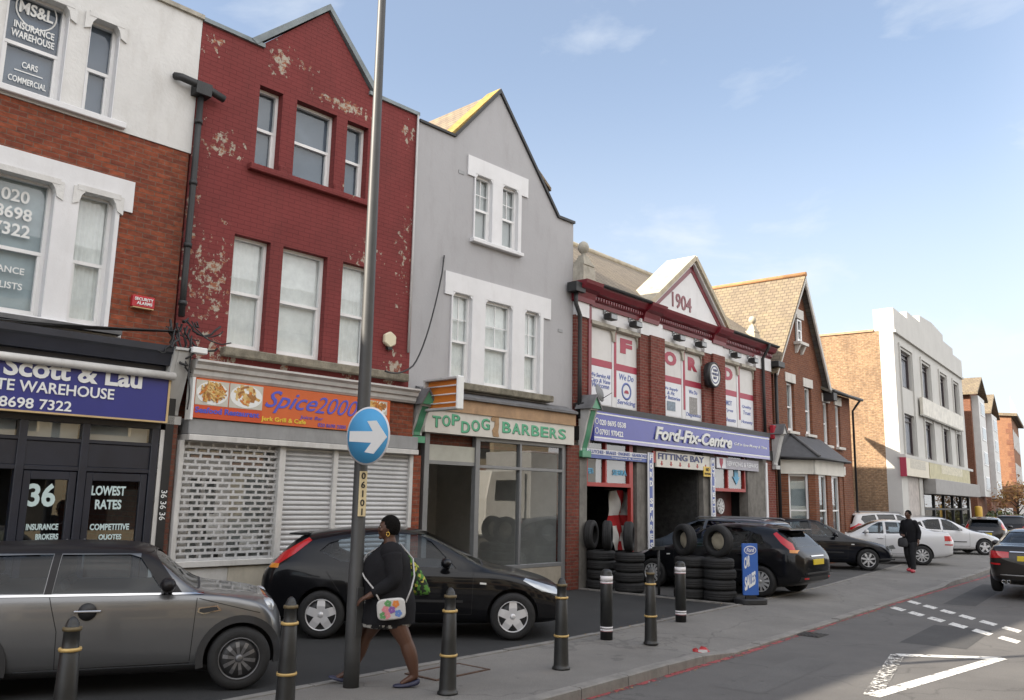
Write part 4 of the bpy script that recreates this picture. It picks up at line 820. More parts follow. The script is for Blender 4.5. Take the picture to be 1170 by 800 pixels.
mb = MB(); mb.box(GL[0][0] - 0.2, GL[2][2] + 0.3, -0.20, -0.005, GL[0][1] - 0.15, GL[0][1] - 0.005); mb.build('stone_ledge', M_MOSS, b3, bevel=0.02)
for (zz, px_) in ((zof(FA, 640, 378), 640), (zof(FA, 527, 197), 527)):
    mb = MB(); xx = xof(FA, px_, 378 if px_ == 640 else 197); mb.box(xx - 0.08, xx + 0.08, -0.012, 0.0, zz - 0.035, zz + 0.035); mb.build('air_brick', M_GALV, b3)
Y3 = -0.26
zfl = (zof(FA, 540, 457, Y3) + zof(FA, 650, 475, Y3)) / 2
x30, x31 = xof(FA, 486, 480, Y3), xof(FA, 656, 490, Y3)
mb = MB(); mb.sweep([(0, zfl + 0.20), (-0.36, zfl + 0.06), (-0.36, zfl + 0.01), (0, zfl + 0.01)], x30 - 0.05, x31 + 0.02); mb.build('lead_flashing', M_LEAD, b3)
zti = zof(FA, 600, 480, Y3 - 0.02)
mb = MB(); mb.box(x30, x31 + 0.02, Y3 - 0.03, 0, zti, zfl + 0.005); mb.build('timber_board', M_TIMBER, b3)
z3b = (zof(FA, 486, 494, Y3) + zof(FA, 650, 507.5, Y3)) / 2
mb = MB(); mb.box(XJ2, XJ3, 0.0, 0.3, z3b - 0.2, 3.3); mb.build('lintel_wall', BR_DARK, b3)
# grey aluminium shopfront with a recessed entrance
y3 = -0.16; xe0, xe1 = xof(FA, 488, 600, y3), xof(FA, 546, 600, y3); xw1 = xof(FA, 646, 600, y3); zh3 = z3b; ztr = zof(FA, 600, 536, y3); xmu = xof(FA, 594.8, 560, y3); zri = zof(FA, 600, 645, y3)
mb = MB(); fw = 0.06
mb.box(xe0 - 0.12, xe0, y3, y3 + 0.12, 0, zh3).box(xe1 - 0.10, xe1 + 0.02, y3, y3 + 0.12, 0, zh3).box(xw1 - 0.12, xw1, y3, y3 + 0.12, 0, zh3).box(xmu - 0.03, xmu + 0.03, y3, y3 + 0.1, zri, zh3)
mb.box(xe1, xw1 - 0.1, y3 + 0.002, y3 + 0.1, zh3 - 0.08, zh3).box(xe1, xw1 - 0.1, y3 + 0.002, y3 + 0.1, ztr - 0.03, ztr + 0.03).box(xe1, xw1 - 0.1, y3 + 0.002, y3 + 0.12, zri - 0.08, zri)
mb.build('shopfront_frame', M_ALU, b3, bevel=0.006)
for a, c in ((xe1, xmu), (xmu, xw1 - 0.1)):
    mb = MB(); mb.face([(a, y3 + 0.06, zri), (c, y3 + 0.06, zri), (c, y3 + 0.06, ztr), (a, y3 + 0.06, ztr)]); mb.build('shop_pane', SHOPGLASS, b3)
    mb = MB(); mb.face([(a, y3 + 0.06, ztr), (c, y3 + 0.06, ztr), (c, y3 + 0.06, zh3), (a, y3 + 0.06, zh3)]); mb.build('transom_pane', SHOPGLASS, b3)
mb = MB(); mb.box(xe1, xw1, y3 + 0.01, y3 + 0.25, 0.02, zri - 0.08); mb.build('stall_riser', pm('stall_riser_paint', (0.30, 0.27, 0.22), 0.7, dirt=0.3), b3)
zbt_ = zof(FA, 500, 526, y3); zbt1 = zof(FA, 500, 508, y3)
mb = MB(); mb.box(xe0, xe1 - 0.1, y3 + 0.04, y3 + 0.08, zbt_, zbt1); mb.build('transom_panel', pm('beige_panel', (0.36, 0.36, 0.31), 0.5), b3)
mb = MB(); mb.box(xe0, xe1 - 0.1, y3 + 0.03, y3 + 0.1, zbt_ - 0.07, zbt_); mb.build('transom_rail', M_ALU, b3)
mb = MB(); room(mb, xe0 - 0.05, xw1 + 0.1, 0.02, zh3 + 0.05, y3 + 0.13, 4.2); mb.build('shop_interior', M_ROOMW, b3)
mb = MB()   # arch in the back wall of the shop, chair and counter
ax = xe0 + 1.2; pts = [(ax - 0.5, 0.03), (ax + 0.5, 0.03), (ax + 0.5, 1.5)] + [(ax + 0.5 * math.cos(t), 1.5 + 0.5 * math.sin(t)) for t in [math.pi * i / 10 for i in range(1, 10)]] + [(ax - 0.5, 1.5)]
mb.prism(pts, 4.12, 4.19); mb.box(xe1 + 0.3, xw1 - 0.3, 3.4, 3.9, 0.03, 0.85); mb.build('interior_fittings', M_ROOMD, b3)
mb = MB(); pw0, pw1 = xof(FA, 653, 600, -0.2), xof(FA, 662, 600, -0.2)
mb.box(xw1, pw1 - 0.02, -0.2, 0.1, 0, z3b + 0.02); mb.build('pilaster', brick('brick_pier', (0.17, 0.045, 0.03), (0.13, 0.04, 0.03), (0.12, 0.1, 0.08), soot=0.4), b3)
console(b3, xof(FA, 481, 490, -0.3), 0.26, zof(FA, 479, 497, -0.26), zof(FA, 482, 462, -0.36), -0.12, 0.22, M_PALEGREY, M_GREENP, M_GREENP, capw=0.2)
# painted fascia sign of the barber
M_CAP_G = pm('lettering_green', (0.08, 0.36, 0.20), 0.45, var=0.06); M_DOG = pm('dog_tan', (0.33, 0.21, 0.11), 0.7, var=0.25, vs=20)
s3 = root('shop_sign', FA, ((x30 + x31) / 2, Y3 - 0.02, z3b), 'cream barber sign with shaded green letters and a small painted dog', 'shop sign')
mb = MB(); mb.box(x30, x31, Y3, -0.01, z3b, zti); mb.build('sign_board', M_CREAM, s3)
M_GSH = pm('lettering_shadow', (0.03, 0.15, 0.08), 0.5)
def gt(body, pa, pb, py, h, dz=0.0):
    xa, xb2 = xof(FA, pa, py, Y3), xof(FA, pb, py, Y3); zz = zof(FA, pa, py, Y3)
    n = len(body); stepw = (xb2 - xa) / n
    for i, ch in enumerate(body):
        text(ch, xa + stepw * i + 0.005, zz + dz * i - 0.012, Y3 - 0.003, h, M_GSH, s3, bold=0.02, width=stepw * 0.84)
        text(ch, xa + stepw * i - 0.008, zz + dz * i, Y3 - 0.006, h, M_CAP_G, s3, bold=0.012, width=stepw * 0.80)
gt('TOP', 494, 527, 487.5, 0.21, 0.035); gt('DOG', 527, 561, 494, 0.22, 0.05); gt('BARBERS', 574, 648, 494, 0.22, -0.003)
dgx, dgz = FA.at(566, 499, Y3)
mb = MB(); mb.prism([(dgx - 0.07, dgz), (dgx + 0.1, dgz), (dgx + 0.07, dgz + 0.1), (dgx + 0.09, dgz + 0.25), (dgx + 0.08, dgz + 0.36), (dgx + 0.1, dgz + 0.50), (dgx + 0.05, dgz + 0.46), (dgx - 0.03, dgz + 0.47), (dgx - 0.06, dgz + 0.42), (dgx - 0.14, dgz + 0.36), (dgx - 0.13, dgz + 0.31), (dgx - 0.03, dgz + 0.30), (dgx - 0.04, dgz + 0.2), (dgx - 0.1, dgz + 0.12)], Y3 - 0.012, Y3); mb.build('painted_dog', M_DOG, s3)

# ------------------------------------------------------------------ the garage
BR_GAR = brick('brick_garage', (0.19, 0.048, 0.036), (0.145, 0.036, 0.028), (0.20, 0.15, 0.12), var=0.3, soot=0.35)
M_RGLOSS = pm('oxblood_gloss', (0.155, 0.013, 0.022), 0.35, var=0.12)
M_RCROSS = pm('cross_red', (0.33, 0.03, 0.06), 0.5, var=0.06)
M_BOARD = pm('white_board', (0.60, 0.59, 0.575), 0.6, var=0.06, dirt=0.25, dcol=(0.34, 0.32, 0.29))
M_POSTER = pm('white_poster', (0.66, 0.67, 0.70), 0.5, var=0.04)
M_PBLUE = pm('poster_blue', (0.10, 0.14, 0.36), 0.5, var=0.06)
M_LITST = pm('pale_stone_coping', (0.42, 0.37, 0.28), 0.85, var=0.22, vs=5, bump=0.5, dirt=0.35, dcol=(0.42, 0.34, 0.10))
G = FB
g = root('garage_building', G, (5.2, 0.15, 0), 'low garage building with oxblood cornice, dated white pediment and boarded upper windows', 'building')
GX0, GX1 = -0.10, xof(G, 879, 470)
zcb = (zof(G, 673, 349) + zof(G, 862, 409)) / 2          # foot of the cornice
zct = zof(G, 760, 352, -0.35)                            # top of the cornice
zbt = (zof(G, 674, 368) + zof(G, 754, 394) + zof(G, 823, 413)) / 3; zbb = (zof(G, 703, 464) + zof(G, 823, 487)) / 2
BX = [(672.6, 699), (703.3, 727.5), (753.8, 778.5), (782, 801), (823, 841.3), (844.5, 860)]
BO = [[xof(G, a, 440), zbb, xof(G, b_, 440), zbt] for a, b_ in BX]
zfr = (zof(G, 655, 356) + zof(G, 770, 392)) / 2 - 0.05
zlow = 3.2
# brick piers and white frieze
xsP = [(GX0, BO[0][0] - 0.13), (BO[1][2], BO[2][0]), (BO[3][2], BO[4][0]), (BO[5][2], GX1)]
for a, c in xsP:
    mb = MB(); mb.box(a, c, -0.10 if a > 0 else -0.06, 0.3, zlow, zfr); mb.build('brick_pier', BR_GAR, g)
mb = MB(); wall_bm(mb, xsP[0][1], xsP[3][0], zlow, zfr, BO, 0.0, 0.3); mb.build('white_wall', M_WPAINTW, g)
mb = MB(); wall_bm(mb, GX0, GX1, zfr, zcb + 0.3, [], -0.02, 0.3)
for a, c in xsP: mb.box(a + 0.02, c - 0.02, -0.12, -0.02, zfr - 0.02, zcb + 0.05)
mb.build('frieze', M_WPAINTW, g)
for (a, c) in xsP[1:3]:
    mb = MB(); mb.box(a + (c - a) * 0.38, c, -0.17, -0.10, zlow, zfr); mb.build('pilaster', BR_GAR, g)
# cornice with dentils and gutter
zc0 = zcb; hC = zct - zcb
mb = MB(); mb.sweep([(0.2, zc0), (-0.06, zc0), (-0.08, zc0 + hC * 0.22), (-0.14, zc0 + hC * 0.30), (-0.14, zc0 + hC * 0.5), (-0.25, zc0 + hC * 0.60), (-0.33, zc0 + hC * 0.85), (-0.36, zc0 + hC), (0.2, zc0 + hC)], GX0 - 0.04, GX1 + 0.05)
k = GX0
while k < GX1: mb.box(k, k + 0.05, -0.165, -0.14, zc0 + hC * 0.32, zc0 + hC * 0.48); k += 0.11
mb.build('cornice', M_RGLOSS, g)
pxl, pxr = xof(G, 742, 351, -0.3), xof(G, 833, 383, -0.3)
for a, c in ((GX0 - 0.07, GX0 + 0.62), (pxl - 0.05, pxl + 0.7), (pxr - 0.75, pxr + 0.05)):
    mb = MB(); mb.sweep([(0.1, zc0 - 0.01), (-0.16, zc0 - 0.01), (-0.18, zc0 + hC * 0.22), (-0.23, zc0 + hC * 0.5), (-0.34, zc0 + hC * 0.62), (-0.42, zc0 + hC * 0.85), (-0.45, zc0 + hC + 0.012), (0.1, zc0 + hC + 0.012)], a, c); mb.build('cornice_break', M_RGLOSS, g)
for (a, c, ya) in ((GX0 + 0.62, pxl - 0.05, -0.44), (pxr + 0.05, GX1 + 0.02, -0.44)):
    mb = MB(); n = 8; prof = [(ya + 0.07 + 0.065 * math.cos(math.pi + math.pi * i / n), zct + 0.03 - 0.065 * math.sin(math.pi * i / n)) for i in range(n + 1)] + [(ya + 0.12, zct + 0.03), (ya + 0.02, zct + 0.03)]
    mb.sweep(prof, a, c); mb.build('gutter', M_IRON, g)
mb = MB(); xr_ = xsP[0][1] + 0.0
mb.box(xr_, xr_ + 0.12, -0.09, 0.1, zlow, zcb + 0.02); mb.build('red_strip', M_RGLOSS, g)
xdp = xof(G, 867.5, 460); mb = MB(); mb.tube([(xdp, -0.40, zct), (xdp, -0.36, zct - 0.15), (xdp, -0.17, zct - 0.45), (xdp, -0.17, 5.5), (xdp, -0.17, 4.1)], 0.05); mb.build('down_pipe', M_IRON, g)
xdp = -0.05; zdp = zof(G, 648, 330)
mb = MB(); mb.tube([(xdp - 0.18, -0.17, zdp - 0.05), (xdp - 0.18, -0.17, zdp - 0.35), (xdp - 0.02, -0.17, zdp - 0.6), (xdp - 0.02, -0.17, 5.0), (xdp - 0.02, -0.17, 3.75)], 0.05); mb.box(xdp - 0.34, xdp + 0.02, -0.3, -0.03, zdp - 0.08, zdp + 0.14); mb.build('down_pipe', M_IRON, g)
# pediment
pax, paz = G.at(793, 295, -0.3); pz0 = zct + 0.01
mb = MB(); mb.prism([(pxl + 0.1, pz0), (pxr - 0.1, pz0), (pax, paz - 0.2)], -0.20, 0.5); ped = mb.build('pediment', M_WPAINTW, g)
M_STL = M_LITST
def rake(x0, z0, x1, z1, t0, t1, y0, y1, name, mt):
    d = V3((x1 - x0, 0, z1 - z0)).normalized(); n = V3((-d.z, 0, d.x)); n = n if n.z > 0 else -n
    mb = MB(); P = [(x0 + n.x * t0, z0 + n.z * t0), (x1 + n.x * t0, z1 + n.z * t0), (x1 + n.x * t1, z1 + n.z * t1), (x0 + n.x * t1, z0 + n.z * t1)]; mb.prism(P, y0, y1); return mb.build(name, mt, ped)
for (xx, s_) in ((pxl, 1), (pxr, -1)):
    rake(xx, pz0, pax, paz, -0.13, 0.0, -0.30, 0.02, 'moulding', M_WPAINTW); rake(xx, pz0, pax, paz, -0.06, 0.07, -0.38, 0.55, 'raking_coping', M_STL)
    rake(xx + s_ * 0.12, pz0, pax, paz - 0.14, -0.20, -0.06, -0.225, -0.2, 'red_moulding', M_RGLOSS)
xa, za = G.at(768, 351, -0.205); text('1904', xa, za + 0.02, -0.205, 0.42, M_RGLOSS, ped, bold=0.012, width=xof(G, 790, 358, -0.205) - xa, extr=0.012)
# roof and rear walls
xrd, zrd = G.at(672, 322, 3.0)
mb = MB(); zr0 = zct + 0.05; zrg = zof(G, 740, 314, 3.2)
mb.prism([(-0.30, zr0 - 0.05), (3.2, zrg), (3.2, zrg - 0.1), (-0.30, zr0 - 0.15)], GX0, GX1, 'yz'); mb.prism([(3.2, zrg), (7.4, zr0), (7.4, zr0 - 0.1), (3.2, zrg - 0.1)], GX0, GX1, 'yz')
mb.build('roof', tiles('pale_roof_tile', (0.27, 0.225, 0.165), (0.22, 0.18, 0.135), 0.24, 0.11, 0.2, (0.36, 0.31, 0.2), 'X'), g)
mb = MB(); mb.cyl((GX0, 3.2, zrg + 0.02), (GX1, 3.2, zrg + 0.02), 0.09, n=10); mb.build('ridge_tile', M_LITST, g)
mb = MB(); mb.box(GX0, GX0 + 0.15, 0.3, 7.4, 0, zr0 - 0.1).box(GX1 - 0.15, GX1, 0.3, 7.4, 0, zr0 - 0.1).box(GX0, GX1, 7.2, 7.4, 0, zr0 - 0.1)
mb.prism([(0.0, zr0 - 0.1), (7.4, zr0 - 0.1), (3.2, zrg - 0.1)], GX1 - 0.15, GX1, 'yz'); mb.prism([(0.0, zr0 - 0.1), (7.4, zr0 - 0.1), (3.2, zrg - 0.1)], GX0, GX0 + 0.15, 'yz'); mb.build('side_wall', BR_DARK, g)
# finials on their pedestals
def finial(xc, yc, z0, mt, s=1.0):
    mb = MB()
    mb.box(xc - 0.30 * s, xc + 0.30 * s, yc - 0.22 * s, yc + 0.22 * s, z0, z0 + 0.42 * s); mb.box(xc - 0.27 * s, xc + 0.27 * s, yc - 0.19 * s, yc + 0.19 * s, z0 + 0.42 * s, z0 + 0.5 * s)
    for i in range(5):
        t = i / 5; r_ = 0.27 - 0.17 * t ** 0.7; mb.box(xc - r_ * s, xc + r_ * s, yc - r_ * s * 0.8, yc + r_ * s * 0.8, z0 + (0.5 + t * 0.32) * s, z0 + (0.5 + (t + 0.2) * 0.32) * s)
    mb.lathe([(0.10 * s, 0.80 * s), (0.065 * s, 0.86 * s), (0.07 * s, 0.90 * s), (0.12 * s, 0.94 * s), (0.165 * s, 1.02 * s), (0.17 * s, 1.10 * s), (0.13 * s, 1.20 * s), (0.05 * s, 1.26 * s), (0.0, 1.27 * s)], (xc, yc, z0), n=18)
    return mb.build('finial', mt, g)
xf, zf = G.at(657, 322, -0.1); finial(0.12, -0.12, zct + 0.01, M_STONE, (zof(G, 657, 273, -0.1) - zct) / 1.27)
xf, zf = G.at(861, 393, 0.0); finial(xof(G, 862, 390, 0.0), 0.05, zct + 0.02, M_LITST, (zof(G, 862, 362, 0.0) - zct) / 1.27)
# boarded windows with the red cross, letters and posters
zbar = (zof(G, 686, 414) + zof(G, 715, 428) - 0.12) / 2; zbar = zof(G, 686, 415)
zL0, zL1 = zof(G, 712, 404), zof(G, 712, 387); letters = [None, 'F', 'O', 'R', 'D', None]
posters = [(('We Service All', 0.74, 0.10), ('Cars & Vans', 0.60, 0.10), ('Welcome', 0.46, 0.12)), (('We Do', 0.80, 0.15), ('Servicing', 0.08, 0.15)), (('We Supply', 0.78, 0.10), ('& Fit', 0.66, 0.09), ('Car Batteries', 0.52, 0.10)), (('We Do', 0.82, 0.11), ('Diagnostics', 0.08, 0.13)), (('MOT', 0.70, 0.15), ('Tyres', 0.46, 0.12), ('Exhausts', 0.16, 0.12)), (('Quality', 0.70, 0.11), ('Trust', 0.50, 0.12), ('Honesty', 0.16, 0.13))]
for i, q in enumerate(BO):
    mb = MB(); mb.box(q[0] + 0.02, q[2], 0.005, 0.06, q[1], q[3]); wd = mb.build('boarded_window', M_BOARD, g)
    mb = MB(); mb.box(q[0] + 0.02, q[2], -0.003, 0.005, zbar - 0.085, zbar + 0.085); mb.build('red_bar', M_RCROSS, wd)
    pz1 = zbar - 0.09; ph = pz1 - q[1] - 0.03
    mb = MB(); mb.box(q[0] + 0.03, q[2] - 0.02, -0.001, 0.005, q[1] + 0.02, pz1); mb.build('poster', M_POSTER, wd)
    xc = (q[0] + q[2]) / 2
    if letters[i]: text(letters[i], xc, zL0, 0.000, zL1 - zL0, M_RCROSS, wd, bold=0.065, center=True, width=(q[2] - q[0]) * 0.56)
    for s, fz, h in posters[i]:
        text(s, xc, q[1] + ph * fz, -0.004, h * 1.0, M_PBLUE, wd, bold=0.012, center=True, width=min((q[2] - q[0]) * 0.85, 0.095 * len(s) * h / 0.11), shear=0.15)
    if i == 1:
        mb = MB(); mb.lathe([(0.22, 0), (0.22, -0.006), (0.165, -0.006), (0.165, 0)], (xc, -0.002, q[1] + ph * 0.5), (0, 1, 0), 28); mb.build('oil_drop_ring', M_PBLUE, wd)
        mb = MB(); mb.prism([(xc - 0.10, q[1] + ph * 0.44), (xc + 0.10, q[1] + ph * 0.44), (xc + 0.09, q[1] + ph * 0.49), (xc + 0.05, q[1] + ph * 0.53), (xc - 0.04, q[1] + ph * 0.53), (xc - 0.09, q[1] + ph * 0.49)], -0.009, -0.003); mb.build('car_symbol', M_RCROSS, wd)
    if i in (2, 3):
        mb = MB(); mb.box(xc - 0.22, xc + 0.22, -0.009, -0.003, q[1] + ph * 0.18, q[1] + ph * (0.46 if i == 2 else 0.72)); mb.build('product_picture', pm('picture_grey_%d' % i, (0.16, 0.21, 0.26) if i == 2 else (0.22, 0.21, 0.20), 0.5, var=0.4, vs=20), wd)
    # stone hood with a rounded shoulder, and the lamp above it
    mb = MB(); mb.sweep([(0.05, q[3] + 0.10), (-0.11, q[3] + 0.08), (-0.12, q[3] - 0.01), (-0.07, q[3] - 0.04), (0.05, q[3] - 0.05)], q[0] - 0.02, q[2] + 0.02)
    xx = q[2]; mb.prism([(xx + 0.10, q[3] + 0.03), (xx - 0.10, q[3] + 0.03), (xx - 0.09, q[3] - 0.05), (xx - 0.02, q[3] - 0.14), (xx, q[3] - 0.30), (xx + 0.10, q[3] - 0.30)], -0.05, 0.06); mb.build('window_hood', M_STONE, g)
for i in (0, 2, 4):
    a, c = BO[i][2], BO[i + 1][0]
    mb = MB(); mb.box(a + 0.0, c, -0.012, -0.001, zbb, zbt - 0.3); m_ = mb.build('mullion', M_WPAINTW, g)
    mb = MB(); xx = c - 0.02; mb.box(xx - 0.07, xx + 0.03, -0.02, -0.0125, zbb + 0.25, zbt + 0.02); mb.build('red_upright', M_RCROSS, m_)
M_LAMPGL = pm('floodlight_glass', (0.20, 0.21, 0.22), 0.15, var=0.1)
proto_fl = None
fl_where = ('above the leftmost boarded window', 'above the boarded window lettered F', 'above the boarded window lettered O', 'above the boarded window lettered R', 'above the boarded window lettered D', 'above the rightmost boarded window of the garage')
for i, q in enumerate(BO):
    xc = (q[0] + q[2]) / 2 + 0.12; z_ = q[3] + 0.22
    if proto_fl is None:
        t = root('floodlight', G, (xc, -0.02, z_), 'small black floodlight ' + fl_where[i], 'floodlight', 'floodlights above the garage windows')
        BASES['base'].pop(t.name)
        mb = MB(); mb.box(-0.15, 0.15, -0.30, -0.10, -0.06, 0.09); mb.box(-0.12, 0.12, -0.10, -0.06, -0.03, 0.07); mb.build('housing', M_BLACK, t, bevel=0.012)
        mb = MB(); mb.box(-0.13, 0.13, -0.312, -0.30, -0.05, 0.06); mb.build('lens', M_LAMPGL, t)
        mb = MB(); mb.tube([(0.0, 0.0, 0.16), (0.0, -0.1, 0.16), (0.0, -0.14, 0.08)], 0.015); mb.box(-0.05, 0.05, -0.03, 0.0, 0.10, 0.22); mb.build('bracket', M_GALV, t)
        proto_fl = t
    else:
        t = copy_tree(proto_fl); t.location = G.w(xc, -0.02, z_); t['label'] = 'small black floodlight ' + fl_where[i]

# ground floor of the garage
yG = -0.18
zsgb = (zof(G, 678, 504, -0.38) + zof(G, 879, 524, -0.38)) / 2; zsgt = (zof(G, 680, 469, -0.38) + zof(G, 878, 500, -0.38)) / 2
def gx(px, py=580, y=yG): return xof(G, px, py, y)
XA0, XA1 = gx(670.5), gx(728); XB0, XB1 = gx(748), gx(804); XC0, XC1 = gx(817), gx(855); XE = gx(877)
ztw = zof(G, 700, 553, yG); ztt = zof(G, 700, 528, yG)
for a, c in ((gx(662), XA0), (XA1, XB0), (XB1, XC0), (XC1, XE)):
    mb = MB(); mb.box(a, c, yG, 0.1, 0, zsgb); mb.build('stone_pier', pm('stained_stone', (0.16, 0.15, 0.135), 0.85, var=0.3, vs=4, bump=0.4, dirt=0.7), g)
mb = MB(); mb.box(XE - 0.13, XE, yG - 0.04, yG, 0.2, zsgb - 0.1); mb.build('white_pipe_cover', M_WPAINTW, g)
mb = MB(); mb.box(GX0, GX1, 0.0, 0.28, zsgb - 0.2, zlow + 0.001); mb.box(GX0, GX1, yG, 0.0, zsgb - 0.01, zsgb + 0.3); mb.build('lintel_wall', M_BLACK, g)
mb = MB(); mb.box(GX0, XE + 0.1, -0.30, 0.0, zsgt + 0.01, zsgt + 0.16); mb.build('sign_ledge', M_BLACK, g)
mb = MB(); mb.box(XE, GX1, yG + 0.05, 0.1, 0, zsgt + 0.3); mb.build('end_pier', BR_GAR, g)
M_REDP = pm('red_window_paint', (0.33, 0.028, 0.022), 0.4, var=0.12)
def tr_light(xa, xb_, red_z, txts):
    mb = MB(); mb.box(xa, xb_, yG + 0.02, yG + 0.12, red_z - 0.07, red_z + 0.02).box(xa, xa + 0.06, yG + 0.02, yG + 0.12, red_z + 0.02, zsgb).box(xb_ - 0.06, xb_, yG + 0.02, yG + 0.12, red_z + 0.02, zsgb).box((xa + xb_) / 2 - 0.16, (xa + xb_) / 2 - 0.10, yG + 0.02, yG + 0.12, red_z + 0.02, zsgb)
    o = mb.build('transom_window', M_REDP, g)
    mb = MB(); mb.face([(xa, yG + 0.08, red_z), (xb_, yG + 0.08, red_z), (xb_, yG + 0.08, zsgb), (xa, yG + 0.08, zsgb)]); mb.build('pane', SHOPGLASS, o)
    mb = MB(); mb.face([(xa, yG + 0.14, red_z), (xb_, yG + 0.14, red_z), (xb_, yG + 0.14, zsgb), (xa, yG + 0.14, zsgb)]); mb.build('blind', pm('dusty_glass', (0.10, 0.105, 0.105), 0.6), o)
    return o
zred2 = zof(G, 835, 559, yG)
t1 = tr_light(XA0, XA1 - 0.25, ztw, ()); t2 = tr_light(XC0, XC1 - 0.1, zred2, ())
M_LBL = pm('lettering_sky_blue', (0.11, 0.36, 0.56), 0.5)
tfit(t1, 'SIERRA', G, 700, 716, 543, 0.13, M_LBL, yG + 0.07, bold=0.02); tfit(t1, 'FIESTA', G, 671.5, 678, 541, 0.13, M_LBL, yG + 0.07, bold=0.02)
ax, az = G.at(841, 545, yG + 0.07)
mb = MB(); mb.prism([(ax - 0.12, az + 0.22), (ax + 0.12, az + 0.22), (ax + 0.12, az), (ax + 0.22, az), (ax, az - 0.24), (ax - 0.22, az), (ax - 0.12, az)], yG + 0.06, yG + 0.068); mb.build('arrow', M_LBL, t2)
# red frames of the left opening, the bay's dark jambs, the right bay
mb = MB(); mb.box(XA1 - 0.25, XA1 - 0.15, yG + 0.02, yG + 0.12, 0.02, zsgb); mb.build('door_frame', M_REDP, g)
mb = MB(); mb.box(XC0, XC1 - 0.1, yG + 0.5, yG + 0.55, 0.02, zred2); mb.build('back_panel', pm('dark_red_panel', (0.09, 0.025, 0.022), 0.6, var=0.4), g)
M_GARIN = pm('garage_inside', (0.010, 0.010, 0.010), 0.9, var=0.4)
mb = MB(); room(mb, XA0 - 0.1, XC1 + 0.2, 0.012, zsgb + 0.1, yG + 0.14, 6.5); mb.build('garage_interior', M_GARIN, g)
mb = MB(); mb.box(XB0 + 0.0, XB0 + 0.08, yG + 0.14, 3, 0.02, zsgb).box(XB1 - 0.1, XB1, yG + 0.14, 3, 0.02, zsgb); mb.box(XA0, XA1, 2.4, 2.45, 0.02, 0.9).box(XB0 + 0.3, XB0 + 1.0, 4.5, 5.0, 0.02, 1.7).box(XB0 + 1.3, XB0 + 2.2, 5.4, 5.7, 0.02, 2.0); mb.build('garage_fittings', pm('garage_shelves', (0.03, 0.029, 0.028), 0.7, var=0.6, vs=9), g)
console(g, GX0 + 0.16, 0.30, zof(G, 662, 514, -0.3), zof(G, 668, 466, -0.4), -0.16, 0.24, M_PALEGREY, M_GREENP, M_GREENP, capw=0.22)
mb = MB(); mb.box(GX0 + 0.0, GX0 + 0.34, -0.28, 0.0, zof(G, 662, 514, -0.3) - 0.16, zof(G, 662, 514, -0.3)); mb.build('console_foot', M_GREENP, g, bevel=0.01)
console(g, GX1 - 0.12, 0.28, zof(G, 877, 530, -0.3), zof(G, 885, 495, -0.4), -0.16, 0.24, M_PALEGREY, M_PALEGREY, M_PALEGREY, capw=0.22)

# its signs
M_GBLUE = pm('garage_sign_blue', (0.048, 0.055, 0.30), 0.25, var=0.06); M_LAV = pm('garage_sign_lavender', (0.34, 0.33, 0.55), 0.3, var=0.05)
M_CHROME = pm('brushed_letter', (0.48, 0.48, 0.46), 0.35, 0.4, var=0.1)
sx0, sx1 = xof(G, 679, 486, -0.38), xof(G, 879, 512, -0.38)
s4 = root('shop_sign', G, ((sx0 + sx1) / 2, -0.38, zsgb), 'wide blue garage fascia sign with raised silver letters and phone numbers', 'shop sign')
hS = zsgt - zsgb
mb = MB(); mb.box(sx0, sx1, -0.38, -0.02, zsgb, zsgt); mb.build('sign_board', M_GBLUE, s4)
for za, zb_, mt in ((zsgb + hS * 0.90, zsgb + hS * 0.945, M_LETW), (zsgb + hS * 0.08, zsgb + hS * 0.13, M_LETW), (zsgb - 0.01, zsgb + hS * 0.075, M_LAV)):
    mb = MB(); mb.box(sx0 - 0.003, sx1 + 0.003, -0.388, -0.38, za, zb_); mb.build('sign_stripe', mt, s4)
tfit(s4, '020 8695 0538', G, 685, 715, 485.5, 0.13, M_LETW, -0.384, bold=0.02); tfit(s4, '07931 970422', G, 685, 712, 496.5, 0.13, M_LETW, -0.384, bold=0.02)
for py in (481, 492):
    x, z = G.at(682, py, -0.384); mb = MB(); mb.lathe([(0.075, 0), (0.075, -0.004), (0.055, -0.004), (0.055, 0)], (x, -0.382, z), (0, 1, 0), 18); mb.build('phone_emblem', M_LETW, s4)
tfit(s4, 'Ford-Fix-Centre', G, 748, 836, 502, hS * 0.50, M_CHROME, -0.40, bold=0.035, shear=0.28, extr=0.015)
for o in list(s4.children):
    pass
tfit(s4, 'Call in Save Money & Time', G, 839, 876, 509.5, 0.10, M_LETW, -0.384, shear=0.3, bold=0.01)
def plate(fac, l, t, r, b_, y, name, label, board, edge=None):
    x0, z1 = fac.at(l, t, y); x1, z0 = fac.at(r, b_, y); 
    s = root(name, fac, ((x0 + x1) / 2, y, z0), label, 'sign'); mb = MB(); mb.box(x0, x1, y, y + 0.05, z0, z1); mb.build('sign_board', board, s)
    if edge:
        mb = MB(); mb.box(x0 - 0.012, x1 + 0.012, y + 0.006, y + 0.055, z0 - 0.012, z1 + 0.012); mb.build('sign_edge', edge, s)
    return s, (x0, z0, x1, z1)
yP = yG - 0.06
s, q = plate(G, 670.5, 512, 740, 528.5, yP, 'trade_sign', 'narrow white and blue board listing car parts left of the fitting bay', M_PBLUE)
mb = MB(); mb.box(q[0], q[2], yP - 0.006, yP, q[1] + (q[3] - q[1]) * 0.42, q[3]); mb.build('white_band', M_POSTER, s)
